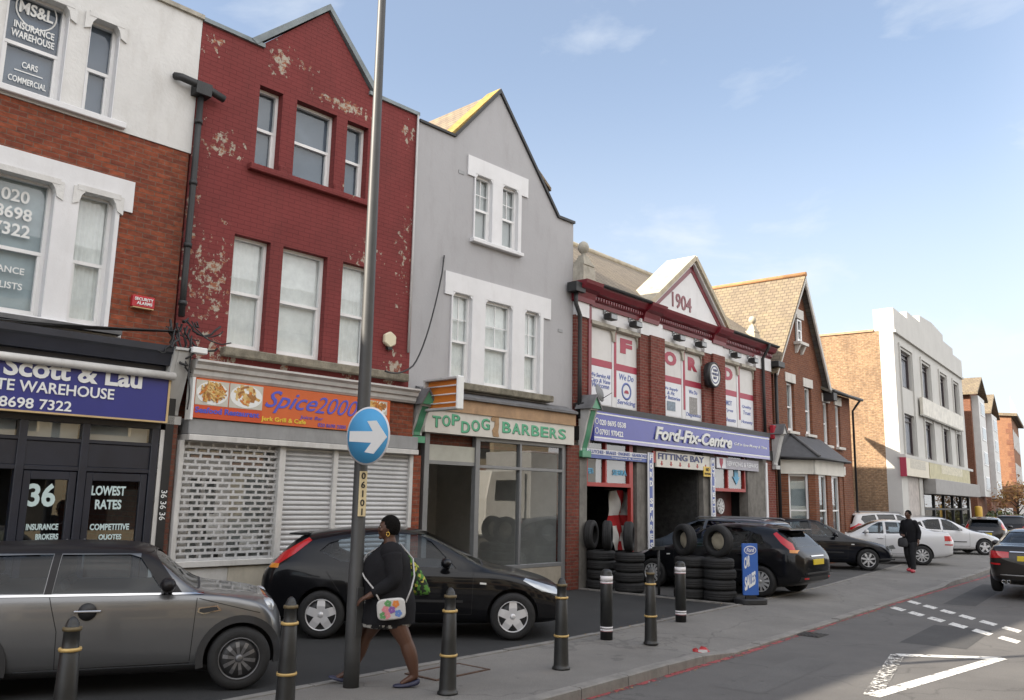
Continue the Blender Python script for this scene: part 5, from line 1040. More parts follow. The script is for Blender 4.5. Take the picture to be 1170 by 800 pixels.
text('CLUTCHES · BRAKES · ENGINES · GEARBOXES', q[0] + 0.05, q[1] + (q[3] - q[1]) * 0.52, yP - 0.009, (q[3] - q[1]) * 0.36, M_PBLUE, s, bold=0.02, width=q[2] - q[0] - 0.1); text('Supplied & fitted', q[0] + 1.0, q[1] + (q[3] - q[1]) * 0.12, yP - 0.004, (q[3] - q[1]) * 0.2, M_LETW, s, width=1.3)
s, q = plate(G, 750, 515.5, 811, 538, yP - 0.02, 'bay_sign', 'white sign with red arrows over the dark garage bay', pm('bay_sign_white', (0.60, 0.585, 0.53), 0.5))
M_NAVYL = pm('lettering_navy', (0.05, 0.06, 0.16), 0.5)
hq = q[3] - q[1]; wq = q[2] - q[0]
text('FITTING BAY', q[0] + 0.07, q[1] + hq * 0.50, yP - 0.026, hq * 0.42, M_NAVYL, s, bold=0.03, width=wq * 0.86)
for i in range(6):
    ax = q[0] + wq * (0.09 + 0.165 * i); z0_ = q[1] + hq * 0.10
    mb = MB(); mb.prism([(ax - 0.03, z0_ + hq * 0.30), (ax + 0.03, z0_ + hq * 0.30), (ax + 0.03, z0_ + hq * 0.13), (ax + 0.075, z0_ + hq * 0.13), (ax, z0_), (ax - 0.075, z0_ + hq * 0.13), (ax - 0.03, z0_ + hq * 0.13)], yP - 0.026, yP - 0.02); mb.build('arrow', M_REDP, s)
mb = MB(); mb.box(q[0] - 0.12, q[0] - 0.01, yP, yP + 0.04, q[1] + 0.1, q[3]); mb.build('red_end', M_REDP, s)
s, q = plate(G, 818.5, 522, 867, 539, yP, 'trade_sign', 'white board with red emblem right of the garage bay', pm('grey_lilac_board', (0.36, 0.35, 0.40), 0.5))
hq = q[3] - q[1]; wq = q[2] - q[0]
mb = MB(); mb.box(q[0], q[0] + wq * 0.20, yP - 0.006, yP, q[1] + 0.02, q[3] - 0.01); mb.build('emblem_panel', M_POSTER, s)
ex, ez = q[0] + wq * 0.10, q[1] + hq * 0.5
mb = MB(); mb.prism([(ex - 0.10, ez + 0.13), (ex + 0.10, ez + 0.13), (ex + 0.10, ez), (ex, ez - 0.15), (ex - 0.10, ez)], yP - 0.012, yP - 0.006); mb.build('emblem', M_RCROSS, s)
text('SERVICING & REPAIRS', q[0] + wq * 0.23, q[1] + hq * 0.28, yP - 0.006, hq * 0.44, M_POSTER, s, bold=0.03, width=wq * 0.74)
def vbanner(l, t, r, b_, body, label):
    y = yG - 0.10; x0, z1 = G.at(l, t, y); x1, z0 = G.at(r, b_, y); s = root('vertical_banner', G, ((x0 + x1) / 2, y, z0), label, 'banner')
    mb = MB(); mb.box(x0, x1, y, y + 0.03, z0, z1); mb.build('banner_board', M_POSTER, s)
    mb = MB(); mb.box(x0 + 0.05, x1 - 0.05, y - 0.004, y, z0 + 0.02, z1 - 0.02); mb.build('blue_panel', M_PBLUE, s)
    n = len(body); st = (z1 - z0) / n
    for i, ch in enumerate(body):
        if ch != ' ': text(ch, (x0 + x1) / 2, z1 - st * (i + 0.86), y - 0.008, st * 0.66, M_LETW, s, bold=0.04, center=True, width=(x1 - x0) * 0.52)
vbanner(740.5, 517, 747.5, 628, 'FORD SPARES', 'vertical blue banner with white letters left of the garage bay')
vbanner(812, 523, 818, 592, 'MOT TESTS', 'vertical blue banner with white letters right of the garage bay')
# round clock-like sign on the pier
x, z = G.at(819.5, 428, -0.42); rr = 0.37
cs = root('round_sign', G, (x, -0.17, z), 'round white sign with black rim on the right brick pier of the garage', 'sign')
mb = MB(); mb.lathe([(0, 0.0), (rr, 0.0), (rr, -0.16), (rr - 0.05, -0.19), (rr - 0.05, -0.16)], (x, -0.18, z), (0, 1, 0), 36); mb.build('drum', M_BLACK, cs)
mb = MB(); mb.lathe([(0, -0.165), (rr - 0.05, -0.165)], (x, -0.18, z), (0, 1, 0), 36); fc = mb.build('face', M_LETW, cs)
mb = MB(); mb.lathe([(rr - 0.15, -0.17), (rr - 0.11, -0.17)], (x, -0.18, z), (0, 1, 0), 36); mb.build('ring', M_NAVYL, fc)
for k, s in enumerate(('TYRES', 'WHEELS', 'MOT')): text(s, x, z + 0.09 - 0.11 * k, -0.36, 0.07, M_NAVYL, fc, bold=0.02, center=True)
# alarm box in red at the far end
x, z = G.at(882, 494, -0.15); ab = MB(); ab.box(x - 0.13, x + 0.13, -0.28, -0.13, z - 0.22, z + 0.22); o = put(ab.build('alarm_box', pm('alarm_red', (0.42, 0.03, 0.05), 0.4, var=0.05), bevel=0.02), G, (x, -0.15, z - 0.22)); tag(o, 'plain red alarm box at the right end of the garage front', 'alarm box')
# yellow notice
x0, z1 = G.at(804, 533, yG - 0.09); x1, z0 = G.at(813, 545, yG - 0.09)
nt_ = root('notice', G, ((x0 + x1) / 2, yG - 0.09, z0), 'small yellow notice beside the garage bay sign', 'notice')
mb = MB(); mb.box(x0, x1, yG - 0.09, yG - 0.075, z0, z1); mb.build('notice_board', pm('notice_yellow', (0.62, 0.42, 0.06), 0.5), nt_)
text('NO', (x0 + x1) / 2, z0 + (z1 - z0) * 0.55, yG - 0.095, 0.09, M_BLACK, nt_, bold=0.02, center=True); text('SMOKING', (x0 + x1) / 2, z0 + (z1 - z0) * 0.2, yG - 0.095, 0.05, M_BLACK, nt_, center=True, width=(x1 - x0) * 0.8)

# ------------------------------------------------------------------ brick house
H = FH
BR_HOUSE = brick('brick_house', (0.20, 0.075, 0.038), (0.155, 0.055, 0.030), (0.17, 0.13, 0.10), var=0.35, soot=0.35)
h = root('brick_house', H, (3.5, 0.15, 0), 'red brown brick house with steep tiled gable and slate roofed bay window', 'house')
def hx(px, py, y=0.0): return xof(H, px, py, y)
hx0 = hx(884, 450); hxm = hx(939, 446); hx1 = hx(973, 500); hax, haz = H.at(918, 314, -0.2)
hze = zof(H, 948, 433); hzl = zof(H, 950, 447, -0.2)
HW = []
for (l, t, r, b_) in ((898.5, 436, 909, 492), (919, 442, 929, 499), (940.5, 459, 948.5, 509), (954.5, 463, 962, 512)):
    x0, z1 = H.at(l, t); x1, z0 = H.at(r, b_); HW.append([x0, z0, x1, z1])
for grp in ((0, 1), (2, 3)):
    for k in (1, 3):
        v = sum(HW[i][k] for i in grp) / 2
        for i in grp: HW[i][k] = v
x0, z1 = H.at(907.5, 364); x1, z0 = H.at(914, 393); HA = [x0, z0, x1, z1]
GWd = [hx(960.5, 575), 0.75, hx(966, 575), zof(H, 963, 543)]
# gable slopes: left eave and right eave
zle = zof(H, 893, 430)
mb = MB(); wall_bm(mb, hx0, hxm, 0, hze, HW[:2], 0.0, 0.3)
gl_ = [(hx0, hze), (hxm, hze), (hax, haz - 0.25)]
mb.build('front_wall', BR_HOUSE, h)
mb = MB()
def lz(x): return hze + (haz - 0.25 - hze) * ((x - hx0) / (hax - hx0) if x < hax else (hxm - x) / (hxm - hax))
mb.prism([(hx0, hze), (hxm, hze), (hax, haz - 0.25)], 0.0, 0.3); mb.build('gable_wall', BR_HOUSE, h)
mb = MB(); wall_bm(mb, hxm, hx1, 0, hzl, HW[2:] + [GWd], 0.02, 0.3); mb.build('side_bay_wall', BR_HOUSE, h)
mb = MB(); mb.box(hx0, hx0 + 0.2, 0.3, 9, 0, hze).box(hx1 - 0.2, hx1, 0.3, 9, 0, hzl).box(hx0, hx1, 8.8, 9, 0, hzl); mb.build('flank_wall', BR_HOUSE, h)
M_HTILE = tiles('house_roof_tile', (0.22, 0.175, 0.12), (0.17, 0.135, 0.095), 0.22, 0.13, 0.3, (0.30, 0.25, 0.13))
mb = MB(); ov = 0.28
dxl, dxr = hax - hx0, hxm - hax; sl, sr = (haz - hze) / dxl, (haz - hze) / dxr
mb.prism([(hx0 - ov, hze - sl * ov), (hax, haz), (hax, haz - 0.12), (hx0 - ov, hze - sl * ov - 0.12)], -0.28, 9); mb.build('roof', M_HTILE, h)
mb = MB(); mb.prism([(hax, haz), (hxm + ov, hze - sr * ov), (hxm + ov, hze - sr * ov - 0.12), (hax, haz - 0.12)], -0.28, 9); mb.build('roof', M_SLATE, h)
mb = MB(); mb.cyl((hax, -0.3, haz + 0.01), (hax, 9, haz + 0.01), 0.09, n=8); mb.build('ridge_tile', pm('ridge_clay', (0.42, 0.22, 0.10), 0.8, var=0.25), h)
M_BARGE = pm('bargeboard_white', (0.50, 0.48, 0.44), 0.6, var=0.08, dirt=0.3)
mb = MB(); mb.prism([(hax, haz - 0.12), (hxm + ov, hze - sr * ov - 0.12), (hxm + ov - 0.02, hze - sr * ov - 0.36), (hax, haz - 0.42)], -0.30, -0.24); mb.build('bargeboard', M_BARGE, h)
mb = MB(); mb.prism([(hax, haz - 0.12), (hx0 - ov, hze - sl * ov - 0.12), (hx0 - ov, hze - sl * ov - 0.2), (hax, haz - 0.25)], -0.29, -0.24); mb.build('bargeboard', M_BARGE, h)
mb = MB(); mb.box(hxm + 0.02, hxm + ov + 0.1, -0.42, 0.0, hze - sr * ov - 0.42, hze - sr * ov - 0.12); mb.build('gutter_end', M_BLACK, h, bevel=0.01)
mb = MB(); mb.box(hx0 - ov - 0.1, hx0 + 0.15, -0.36, 0.2, hze - 0.30, hze - 0.1); mb.build('gutter_end', M_BLACK, h, bevel=0.02)
mb = MB(); mb.tube([(hx0 - 0.02, -0.1, hze - 0.2), (hx0 - 0.02, -0.1, 4), (hx0 - 0.02, -0.1, 0.05)], 0.06); mb.build('down_pipe', M_BLACK, h)
mb = MB(); mb.prism([(-0.35, hzl - 0.03), (4.5, hzl + 2.3), (4.5, hzl + 2.2), (-0.35, hzl - 0.13)], hxm - 0.1, hx1 + 0.25, 'yz'); mb.build('side_bay_roof', M_SLATE, h)
mb = MB(); mb.cyl((hxm + 0.1, -0.38, hzl - 0.06), (hx1 + 0.3, -0.38, hzl - 0.06), 0.06, n=10); mb.tube([(hx1 + 0.1, -0.36, hzl - 0.1), (hx1 + 0.1, -0.2, hzl - 0.3), (hx1 + 0.1, -0.06, hzl - 0.5), (hx1 + 0.08, -0.06, 0.1)], 0.045); mb.build('gutter', M_BLACK, h)
M_HSTONE = pm('house_lintel', (0.56, 0.54, 0.50), 0.75, var=0.1, dirt=0.3)
for q in HW + [GWd]:
    mb = MB(); mb.box(q[0] - 0.12, q[2] + 0.12, -0.03, 0.1, q[3], q[3] + 0.32); mb.build('lintel', M_HSTONE, h, bevel=0.01)
    mb = MB(); mb.box(q[0] - 0.1, q[2] + 0.1, -0.12, 0.1, q[1] - 0.1, q[1] - 0.003); mb.build('sill', M_HSTONE, h, bevel=0.01)
    window(h, q, y=0.10, fw=0.07, transom=0.5, blind=CURTG)
mb = MB(); mb.prism([(HA[0], HA[1]), (HA[2], HA[1]), (HA[2], HA[3]), (HA[0], HA[3])], -0.02, 0.002); mb.build('attic_recess', M_BLACK, h)
window(h, [HA[0] + 0.03, HA[1] + 0.02, HA[2] - 0.03, HA[3] - 0.02], y=-0.09, fw=0.06, transom=0.5, blind=None)
mb = MB(); mb.box(HA[0] - 0.1, HA[2] + 0.1, -0.14, 0, HA[3], HA[3] + 0.34); mb.build('lintel', M_HSTONE, h, bevel=0.01)
mb = MB(); mb.box(HA[0] - 0.15, HA[2] + 0.2, -0.25, 0, HA[1] - 0.1, HA[1])
for xx in (HA[0], HA[2] + 0.05): mb.prism([(-0.2, HA[1] - 0.1), (0, HA[1] - 0.1), (0, HA[1] - 0.4), (-0.06, HA[1] - 0.38)], xx - 0.06, xx + 0.06, 'yz')
mb.build('bracket_sill', M_HSTONE, h)
# canted bay
bY = -0.85; bl, br = hx(893, 580, -0.2), hx(953, 560, -0.2)
bl = hx0 + 0.35; br = xof(H, 957, 530, -0.45)
zbw1 = zof(H, 920, 541, bY); zbf1 = zof(H, 925, 522, bY); zbw0 = 0.75
ring = [(bl, 0.0), (bl + 0.75, bY), (br - 0.75, bY), (br, 0.0)]
def strip(mb, a, b_, z0, z1, t0=0.0, t1=1.0, out=0.0, th=0.2):
    d = V3((b_[0] - a[0], b_[1] - a[1])).to_2d(); n = V3((d.y, -d.x, 0)).to_2d().normalized()
    p = V3((a[0], a[1], 0)).to_2d() + d * t0 + n * out; q = V3((a[0], a[1], 0)).to_2d() + d * t1 + n * out; i_ = n * -th
    mb.prism([tuple(p), tuple(q), tuple(q + i_), tuple(p + i_)], z0, z1, 'xy')
mb = MB(); mb2 = MB()
for k, (a, b_) in enumerate(zip(ring, ring[1:])):
    strip(mb, a, b_, 0, zbw0); 
    ops = ((0.22, 0.80),) if k != 1 else ((0.05, 0.30), (0.50, 0.66), (0.82, 0.97)) if False else ((0.12, 0.42), (0.58, 0.88))
    t = 0.0
    for (u0, u1) in ops: strip(mb, a, b_, zbw0, zbw1, t, u0); t = u1
    strip(mb, a, b_, zbw0, zbw1, t, 1.0)
    strip(mb2, a, b_, zbw1, zbf1, -0.03, 1.03, 0.05, 0.3)
    for (u0, u1) in ops:
        m3 = MB(); du = 0.07 / (V3((b_[0] - a[0], b_[1] - a[1], 0)).length)
        strip(m3, a, b_, zbw0, zbw1, u0, u0 + du, -0.06, 0.08); strip(m3, a, b_, zbw0, zbw1, u1 - du, u1, -0.06, 0.08); strip(m3, a, b_, zbw0, zbw0 + 0.08, u0 + du, u1 - du, -0.06, 0.08); strip(m3, a, b_, zbw1 - 0.07, zbw1, u0 + du, u1 - du, -0.06, 0.08); strip(m3, a, b_, lerp(zbw0, zbw1, 0.44), lerp(zbw0, zbw1, 0.44) + 0.05, u0 + du, u1 - du, -0.06, 0.07)
        wf = m3.build('window', WHITE, h)
        m4 = MB(); strip(m4, a, b_, zbw0 + 0.08, zbw1 - 0.07, u0 + du, u1 - du, -0.10, 0.006); m4.build('pane', GLASS, wf)
        m5 = MB(); strip(m5, a, b_, zbw0, zbw1, u0, u1, -0.28, 0.01); m5.build('curtain', CURTG, wf)
mb.build('bay_wall', BR_HOUSE, h); mb2.build('bay_fascia', pm('bay_fascia_white', (0.62, 0.60, 0.54), 0.6, var=0.06, dirt=0.2), h)
mb = MB(); zrt = zof(H, 905, 497); e_ = 0.22
base = [(bl - e_, 0.02), (bl + 0.75 - 0.1, bY - e_), (br - 0.75 + 0.1, bY - e_), (br + e_, 0.02)]; top_ = [(bl + 0.35, 0.0), (bl + 0.85, -0.05), (br - 0.85, -0.05), (br - 0.35, 0.0)]
for (a, b_), (c, d_) in zip(zip(base, base[1:]), zip(top_, top_[1:])): mb.face([(a[0], a[1], zbf1), (b_[0], b_[1], zbf1), (d_[0], d_[1], zrt), (c[0], c[1], zrt)])
mb.face([(x_, y_, zbf1) for x_, y_ in base][::-1]); mb.build('bay_roof', pm('bay_slate', (0.055, 0.056, 0.062), 0.6, var=0.2, vs=5, bump=0.3), h)
mb = MB(); mb.tube([(base[0][0], base[0][1], zrt - 0.0)] * 1 + [(base[1][0], base[1][1] - 0.0, zbf1 + 0.03), (lerp(base[1][0], top_[1][0], 0.5), lerp(base[1][1], top_[1][1], 0.5), lerp(zbf1, zrt, 0.5) + 0.03), (top_[1][0], top_[1][1], zrt + 0.02)][0:3], 0.06) if False else mb.tube([(base[1][0], base[1][1], zbf1 + 0.03), (top_[1][0], top_[1][1], zrt + 0.02)], 0.055); mb.build('bay_hip_tile', M_LEAD, h)
mb = MB(); mb.tube([(base[0][0], -0.05, zbf1 - 0.05), (base[1][0], base[1][1] - 0.04, zbf1 - 0.05), (base[2][0], base[2][1] - 0.04, zbf1 - 0.05), (base[3][0], -0.05, zbf1 - 0.05)], 0.05); mb.build('bay_gutter', M_BLACK, h)

# ------------------------------------------------------------------ white three-storey block
C = FC
M_DECO = pm('cream_render', (0.50, 0.49, 0.46), 0.75, var=0.07, vs=0.8, bump=0.2, dirt=0.22, dcol=(0.30, 0.28, 0.25))
BR_SIDE = brick('brick_stock_side', (0.29, 0.185, 0.105), (0.22, 0.135, 0.08), (0.30, 0.25, 0.18), var=0.5, soot=0.5)
d = root('white_block', C, (7.5, 0.15, 0), 'white rendered three storey block with stepped parapet and bare brick flank', 'building')
dW = xof(C, 1097.5, 417)
DW = []
for row in (((1027, 399, 1043, 448), (1051.6, 413, 1064, 458), (1071.8, 426, 1082.6, 466.6), (1087.7, 437, 1096, 475)), ((1032, 471.7, 1047.5, 524), (1055.6, 480, 1068.4, 527), (1077, 488.6, 1087, 530.7), (1092, 495, 1100.5, 533))):
    rs = avg_rects(C, row); DW.append(rs)
for i in range(4):
    for k in (0, 2): v = (DW[0][i][k] + DW[1][i][k]) / 2; DW[0][i][k] = DW[1][i][k] = v
zD_ = zof(C, 1022, 379.4); zDt = zof(C, 1020, 352.5)
zsf = (zof(C, 1030, 522, -0.1) + zof(C, 1107, 536, -0.1)) / 2
mb = MB(); wall_bm(mb, 0, dW, zsf, zD_, DW[0] + DW[1], 0.0, 0.4); mb.build('front_wall', M_DECO, d)
st = [0, xof(C, 1034.5, 358), xof(C, 1049, 364), xof(C, 1078, 390), xof(C, 1088, 405), dW]
st[3] = dW - st[2]; st[4] = dW - st[1]
mb = MB(); z1, z2, z3 = zDt, zDt + 0.35, zDt + 0.75
mb.prism([(0, zD_), (dW, zD_), (dW, z1), (st[4], z1), (st[4], z2), (st[3], z2), (st[3], z3 - 0.05), ((st[2] + st[3]) / 2, z3 + 0.12), (st[2], z3 - 0.05), (st[2], z2), (st[1], z2), (st[1], z1), (0, z1)], -0.06, 0.35); mb.build('stepped_parapet', M_DECO, d)
mb = MB(); mb.box(-0.02, dW, -0.12, 0.0, zD_ - 0.06, zD_ + 0.05); mb.build('string_course', M_DECO, d)
zsw = 9.85
mb = MB(); mb.box(-0.004, 0.5, 0.352, 0.60, 0, 9.86); mb.box(-0.006, 0.5, 0.352, 0.82, 9.86, zDt - 0.01); mb.build('return_pier', M_DECO, d)
mb = MB(); mb.box(0.0, 0.35, 0.60, 16, 0, zsw).box(dW - 0.3, dW, 0.4, 16, 0, zsw).box(0, dW, 16, 16.3, 0, zsw); mb.build('flank_wall', BR_SIDE, d)
mb = MB(); mb.box(-0.06, 0.42, 0.83, 16, zsw, zsw + 0.10); mb.build('flank_coping', pm('coping_clay', (0.38, 0.24, 0.15), 0.85, var=0.2), d)
mb = MB(); mb.box(0.35, dW - 0.3, 0.4, 16, zsw - 0.6, zsw - 0.5); mb.build('roof', M_LEAD, d)
mb = MB(); mb.box(0, dW, 0.4, 0.5, zD_ - 0.2, zDt - 0.1); mb.build('parapet_back', M_DECO, d)
M_BRONZE = pm('dark_window_frame', (0.045, 0.032, 0.034), 0.4, var=0.15)
for rs in DW:
    for q in rs: window(d, q, y=0.14, fw=0.10, transom=0.84, mull=(0.42,), frame=M_BRONZE, blind=pm('net_curtain_lilac', (0.40, 0.40, 0.46), 0.9, var=0.2, vs=4), blind_h=1.0)
for i in range(4):
    q0, q1 = DW[1][i], DW[0][i]; mb = MB(); mb.box(q0[0] - 0.18, q0[0] - 0.05, -0.07, 0.0, zsf + 0.05, q1[3] + 0.25).box(q0[2] + 0.05, q0[2] + 0.18, -0.07, 0.0, zsf + 0.05, q1[3] + 0.25).box(q0[0] - 0.05, q0[2] + 0.05, -0.07, 0.0, q1[3] + 0.12, q1[3] + 0.25); mb.build('window_surround', M_DECO, d)
x0, z1 = C.at(1051.6, 456.5, -0.12); x1, z0 = C.at(1099, 491, -0.12); zsp = DW[1][0][3] + 0.2; zst_ = DW[0][0][1] - 0.15
sgn = root('shop_sign', C, ((x0 + x1) / 2, -0.12, zsp), 'long pale weathered sign board between upper window rows of the white block', 'shop sign')
M_OLDS = pm('faded_sign', (0.58, 0.55, 0.48), 0.5, var=0.2, vs=3, dirt=0.4, dcol=(0.40, 0.36, 0.28))
mb = MB(); mb.box(x0, x1, -0.22, -0.075, zsp, zst_); mb.build('sign_board', M_OLDS, sgn); mb = MB(); mb.box(x0 - 0.04, x1 + 0.04, -0.19, -0.076, zsp - 0.05, zsp - 0.003); mb.build('sign_edge', M_DECO, sgn)
# its shopfront
zfb_ = zof(C, 1080, 557, -0.3); zcb_ = zof(C, 1075, 549, -0.3)
mb = MB(); mb.box(-0.1, dW + 0.1, -0.25, 0.1, zsf - 0.08, zsf + 0.06); mb.build('shopfront_cornice', M_DECO, d)
xs1, xs2 = xof(C, 1061.5, 540, -0.2), xof(C, 1107, 540, -0.2); xs0 = xof(C, 1034.5, 535, -0.2)
zf1 = zof(C, 1048, 545, -0.2)
for (a, c, mt, lab) in ((xs0, xs1 - 0.15, pm('cream_fascia', (0.58, 0.53, 0.42), 0.5, var=0.05), 'small cream fascia sign with red end at the left of the white block'), (xs1, xs2, pm('mustard_fascia', (0.40, 0.36, 0.20), 0.5, var=0.2, vs=3), 'long mustard fascia sign above the shop windows of the white block')):
    s = root('shop_sign', C, ((a + c) / 2, -0.24, zf1), lab, 'shop sign'); mb = MB(); mb.box(a, c, -0.24, 0.0, zf1, zsf - 0.08); mb.build('sign_board', mt, s)
    if a == xs0: mb = MB(); mb.box(a - 0.08, a, -0.26, 0.0, zf1 - 0.05, zsf - 0.08); mb.build('sign_edge', M_RCROSS, s); mb = MB(); mb.box(a + 0.8, c - 0.8, -0.244, -0.24, zf1 + 0.35, zf1 + 0.75); mb.build('faded_lettering', pm('faded_letter', (0.46, 0.43, 0.36), 0.6, var=0.3, vs=15), s)
    else: mb = MB(); mb.box(a + 3, c - 2.5, -0.244, -0.24, zf1 + 0.35, zf1 + 0.8); mb.build('faded_lettering', pm('faded_letter_pale', (0.52, 0.48, 0.36), 0.6, var=0.4, vs=9), s)
mb = MB(); mb.box(xs1 - 0.4, dW + 0.15, -0.55, 0.0, zf1 - 0.75, zf1 - 0.01); mb.build('canopy', pm('grey_canopy', (0.27, 0.26, 0.25), 0.6), d, bevel=0.02)
zw1 = zf1 - 0.76
for a, c, zt__ in ((0, 1.2, zsf), (xs1 - 1.3, xs1 - 0.5, zf1), (dW - 0.4, dW, zf1)): mb = MB(); mb.box(a, c, 0.0, 0.4, 0, zt__); mb.build('front_pier', M_DECO, d)
mb = MB(); mb.box(1.2, xs1 - 1.3, 0.05, 0.12, 0.02, zf1); mb.build('entrance_door', pm('pale_door', (0.40, 0.36, 0.33), 0.6, var=0.3, vs=3), d)
mb = MB(); n = 5
for i in range(n + 1): xx = lerp(xs1 - 0.5, dW - 0.45, i / n); mb.box(xx - 0.07, xx + 0.07, 0.0, 0.14, 0, zw1)
mb.box(xs1 - 0.5, dW - 0.4, 0.004, 0.13, 0.02, 0.4).box(xs1 - 0.5, dW - 0.4, 0.006, 0.13, zw1 - 0.75, zw1 - 0.66); mb.build('shopfront_frame', M_BLACK, d)
for i in range(n):
    a, c = lerp(xs1 - 0.5, dW - 0.45, i / n), lerp(xs1 - 0.5, dW - 0.45, (i + 1) / n)
    mb = MB(); mb.face([(a, 0.07, 0.4), (c, 0.07, 0.4), (c, 0.07, zw1), (a, 0.07, zw1)]); mb.build('shop_pane', SHOPGLASS, d)
mb = MB(); room(mb, 0.5, dW - 0.2, 0.02, zsf - 0.1, 0.3, 6); mb.build('shop_interior', pm('showroom', (0.25, 0.23, 0.2), 0.8, var=0.4, vs=1.5), d)

# ------------------------------------------------------------------ flats beyond, hedge, low wall
BR_FLAT = brick('brick_flats', (0.19, 0.075, 0.042), (0.155, 0.06, 0.036), (0.22, 0.17, 0.13), var=0.25, soot=0.15)
BR_FLAT2 = brick('brick_flats_orange', (0.26, 0.12, 0.06), (0.21, 0.095, 0.05), (0.26, 0.2, 0.15), var=0.2, soot=0.1)
M_BAY = pm('white_bay', (0.60, 0.60, 0.58), 0.6, var=0.08)
def flats(fac, wdt, ze, zr, lab, br, bay):
    f = root('flats_block', fac, (wdt / 2, 0.1, 0), lab, 'flats')
    mb = MB(); mb.box(0, wdt, 0, 7, 0, ze); mb.prism([(0, ze), (wdt, ze), (wdt / 2, zr - 0.1)], 0.0, 7); mb.build('wall', br, f)
    mb = MB(); sl_ = (zr - ze) / (wdt / 2); o_ = 0.4
    mb.prism([(-o_, ze - sl_ * o_), (wdt / 2, zr), (wdt / 2, zr - 0.15), (-o_, ze - sl_ * o_ - 0.15)], -0.5, 7.1); mb.prism([(wdt / 2, zr), (wdt + o_, ze - sl_ * o_), (wdt + o_, ze - sl_ * o_ - 0.15), (wdt / 2, zr - 0.15)], -0.5, 7.1); mb.build('roof', M_HTILE, f)
    if bay:
        mb = MB(); mb.box(wdt * 0.12, wdt * 0.8, -0.4, 0.0, 2.6, ze - 0.3); by = mb.build('bay', M_BAY, f)
        n = 4
        for i in range(n):
            z0_ = lerp(2.6, ze - 0.3, (i + 0.25) / n); z1_ = lerp(2.6, ze - 0.3, (i + 0.8) / n)
            mb = MB(); mb.box(wdt * 0.28, wdt * 0.72, -0.43, -0.4, z0_, z1_); wn = mb.build('window', WHITE, f)
            mb = MB(); mb.box(wdt * 0.31, wdt * 0.69, -0.44, -0.431, z0_ + 0.08, z1_ - 0.08); mb.build('pane', pm('dull_glass', (0.10, 0.11, 0.13), 0.1), wn)
            pass
    return f
# each block stands on the line of fronts; its distance follows from its height
def far_fac(px, py, dist, yaw):
    d_ = ray(px, py); q = CAMO + d_ * (dist / d_.to_2d().length); return Fac((q.x, q.y), yaw)
F1 = far_fac(1116, 560, 62, 55); zE1 = zof(F1, 1115, 450); F1 = Fac(F1.o, 55)
flats(F1, 5.0, zof(F1, 1115, 452), zof(F1, 1117.5, 437), 'brick flats with white bay strip and gabled roof, next to the white block', BR_FLAT, True)
F2 = far_fac(1131.5, 560, 74, 55)
flats(F2, 5.5, zof(F2, 1131, 473), zof(F2, 1133, 456), 'second brick flats with white bay strip and gabled roof, further down the street', BR_FLAT, True)
F3 = far_fac(1162, 560, 88, 57)
f3 = root('flats_block', F3, (6, 0.1, 0), 'large orange brick flats with broad flank and sloping roof edge at the right', 'flats')
za, zb_ = zof(F3, 1162, 485), 0
S3 = Fac(F3.o, 147); zpk = zof(S3, 1138, 468); 
mb = MB(); mb.prism([(0, 0), (13, 0), (13, zpk - 1), (9.0, zpk), (0, za)], 0, 14, 'yz'); mb.build('wall', BR_FLAT2, f3)
mb = MB(); mb.prism([(-0.5, za - 0.25), (9, zpk + 0.1), (9, zpk + 0.3), (-0.5, za)], -0.3, 14.2, 'yz'); mb.build('roof', M_HTILE, f3)
for i in range(4):
    for k in range(5):
        mb = MB(); mb.box(0.9 + k * 2.5, 2.2 + k * 2.5, -0.04, 0.0, 1.2 + i * 3.0, 2.9 + i * 3.0); mb.build('window', M_BAY, f3)
mb = MB()
for k in range(int((za - 0.6) / 0.5)): mb.box(-0.03, 0.5 if k % 2 else 0.3, -0.03, 0.5 if k % 2 else 0.3, k * 0.5, k * 0.5 + 0.42)
mb.build('corner_quoin', BR_FLAT, f3)
F4 = far_fac(1143, 575, 68, 55)
mb = MB(); mb.box(0, 9, 0, 0.3, 0, 1.9); o = put(mb.build('garden_wall', M_DECO, bevel=0.03), F4, (4.5, 0.15, 0)); tag(o, 'low pale wall in front of the brick flats at the far right', 'wall')

# ------------------------------------------------------------------ the terrace running on to the left, outside the picture: its parapet throws the shade on the road
tr_ = root('brick_terrace', FA, (-28, 0.15, 0), 'brick terrace running on left of the insurance shop', 'building')
mb = MB(); wn_ = [[LX - 2.2 - 2.5 * k, z_, LX - 1.1 - 2.5 * k, z_ + 1.7] for k in range(10) for z_ in (4.2, 7.0)]
wall_bm(mb, LX - 28, LX, 0, EAVE, wn_, 0.0, 0.3); mb.build('front_wall', BR_SCOTT, tr_)
for q in wn_: window(tr_, q, blind=CURTG)
mb = MB(); mb.box(LX - 28, LX, 0.3, 9, EAVE - 0.5, EAVE - 0.4).box(LX - 28, LX, 9, 9.3, 0, EAVE - 0.4); mb.build('roof', M_SLATE, tr_)
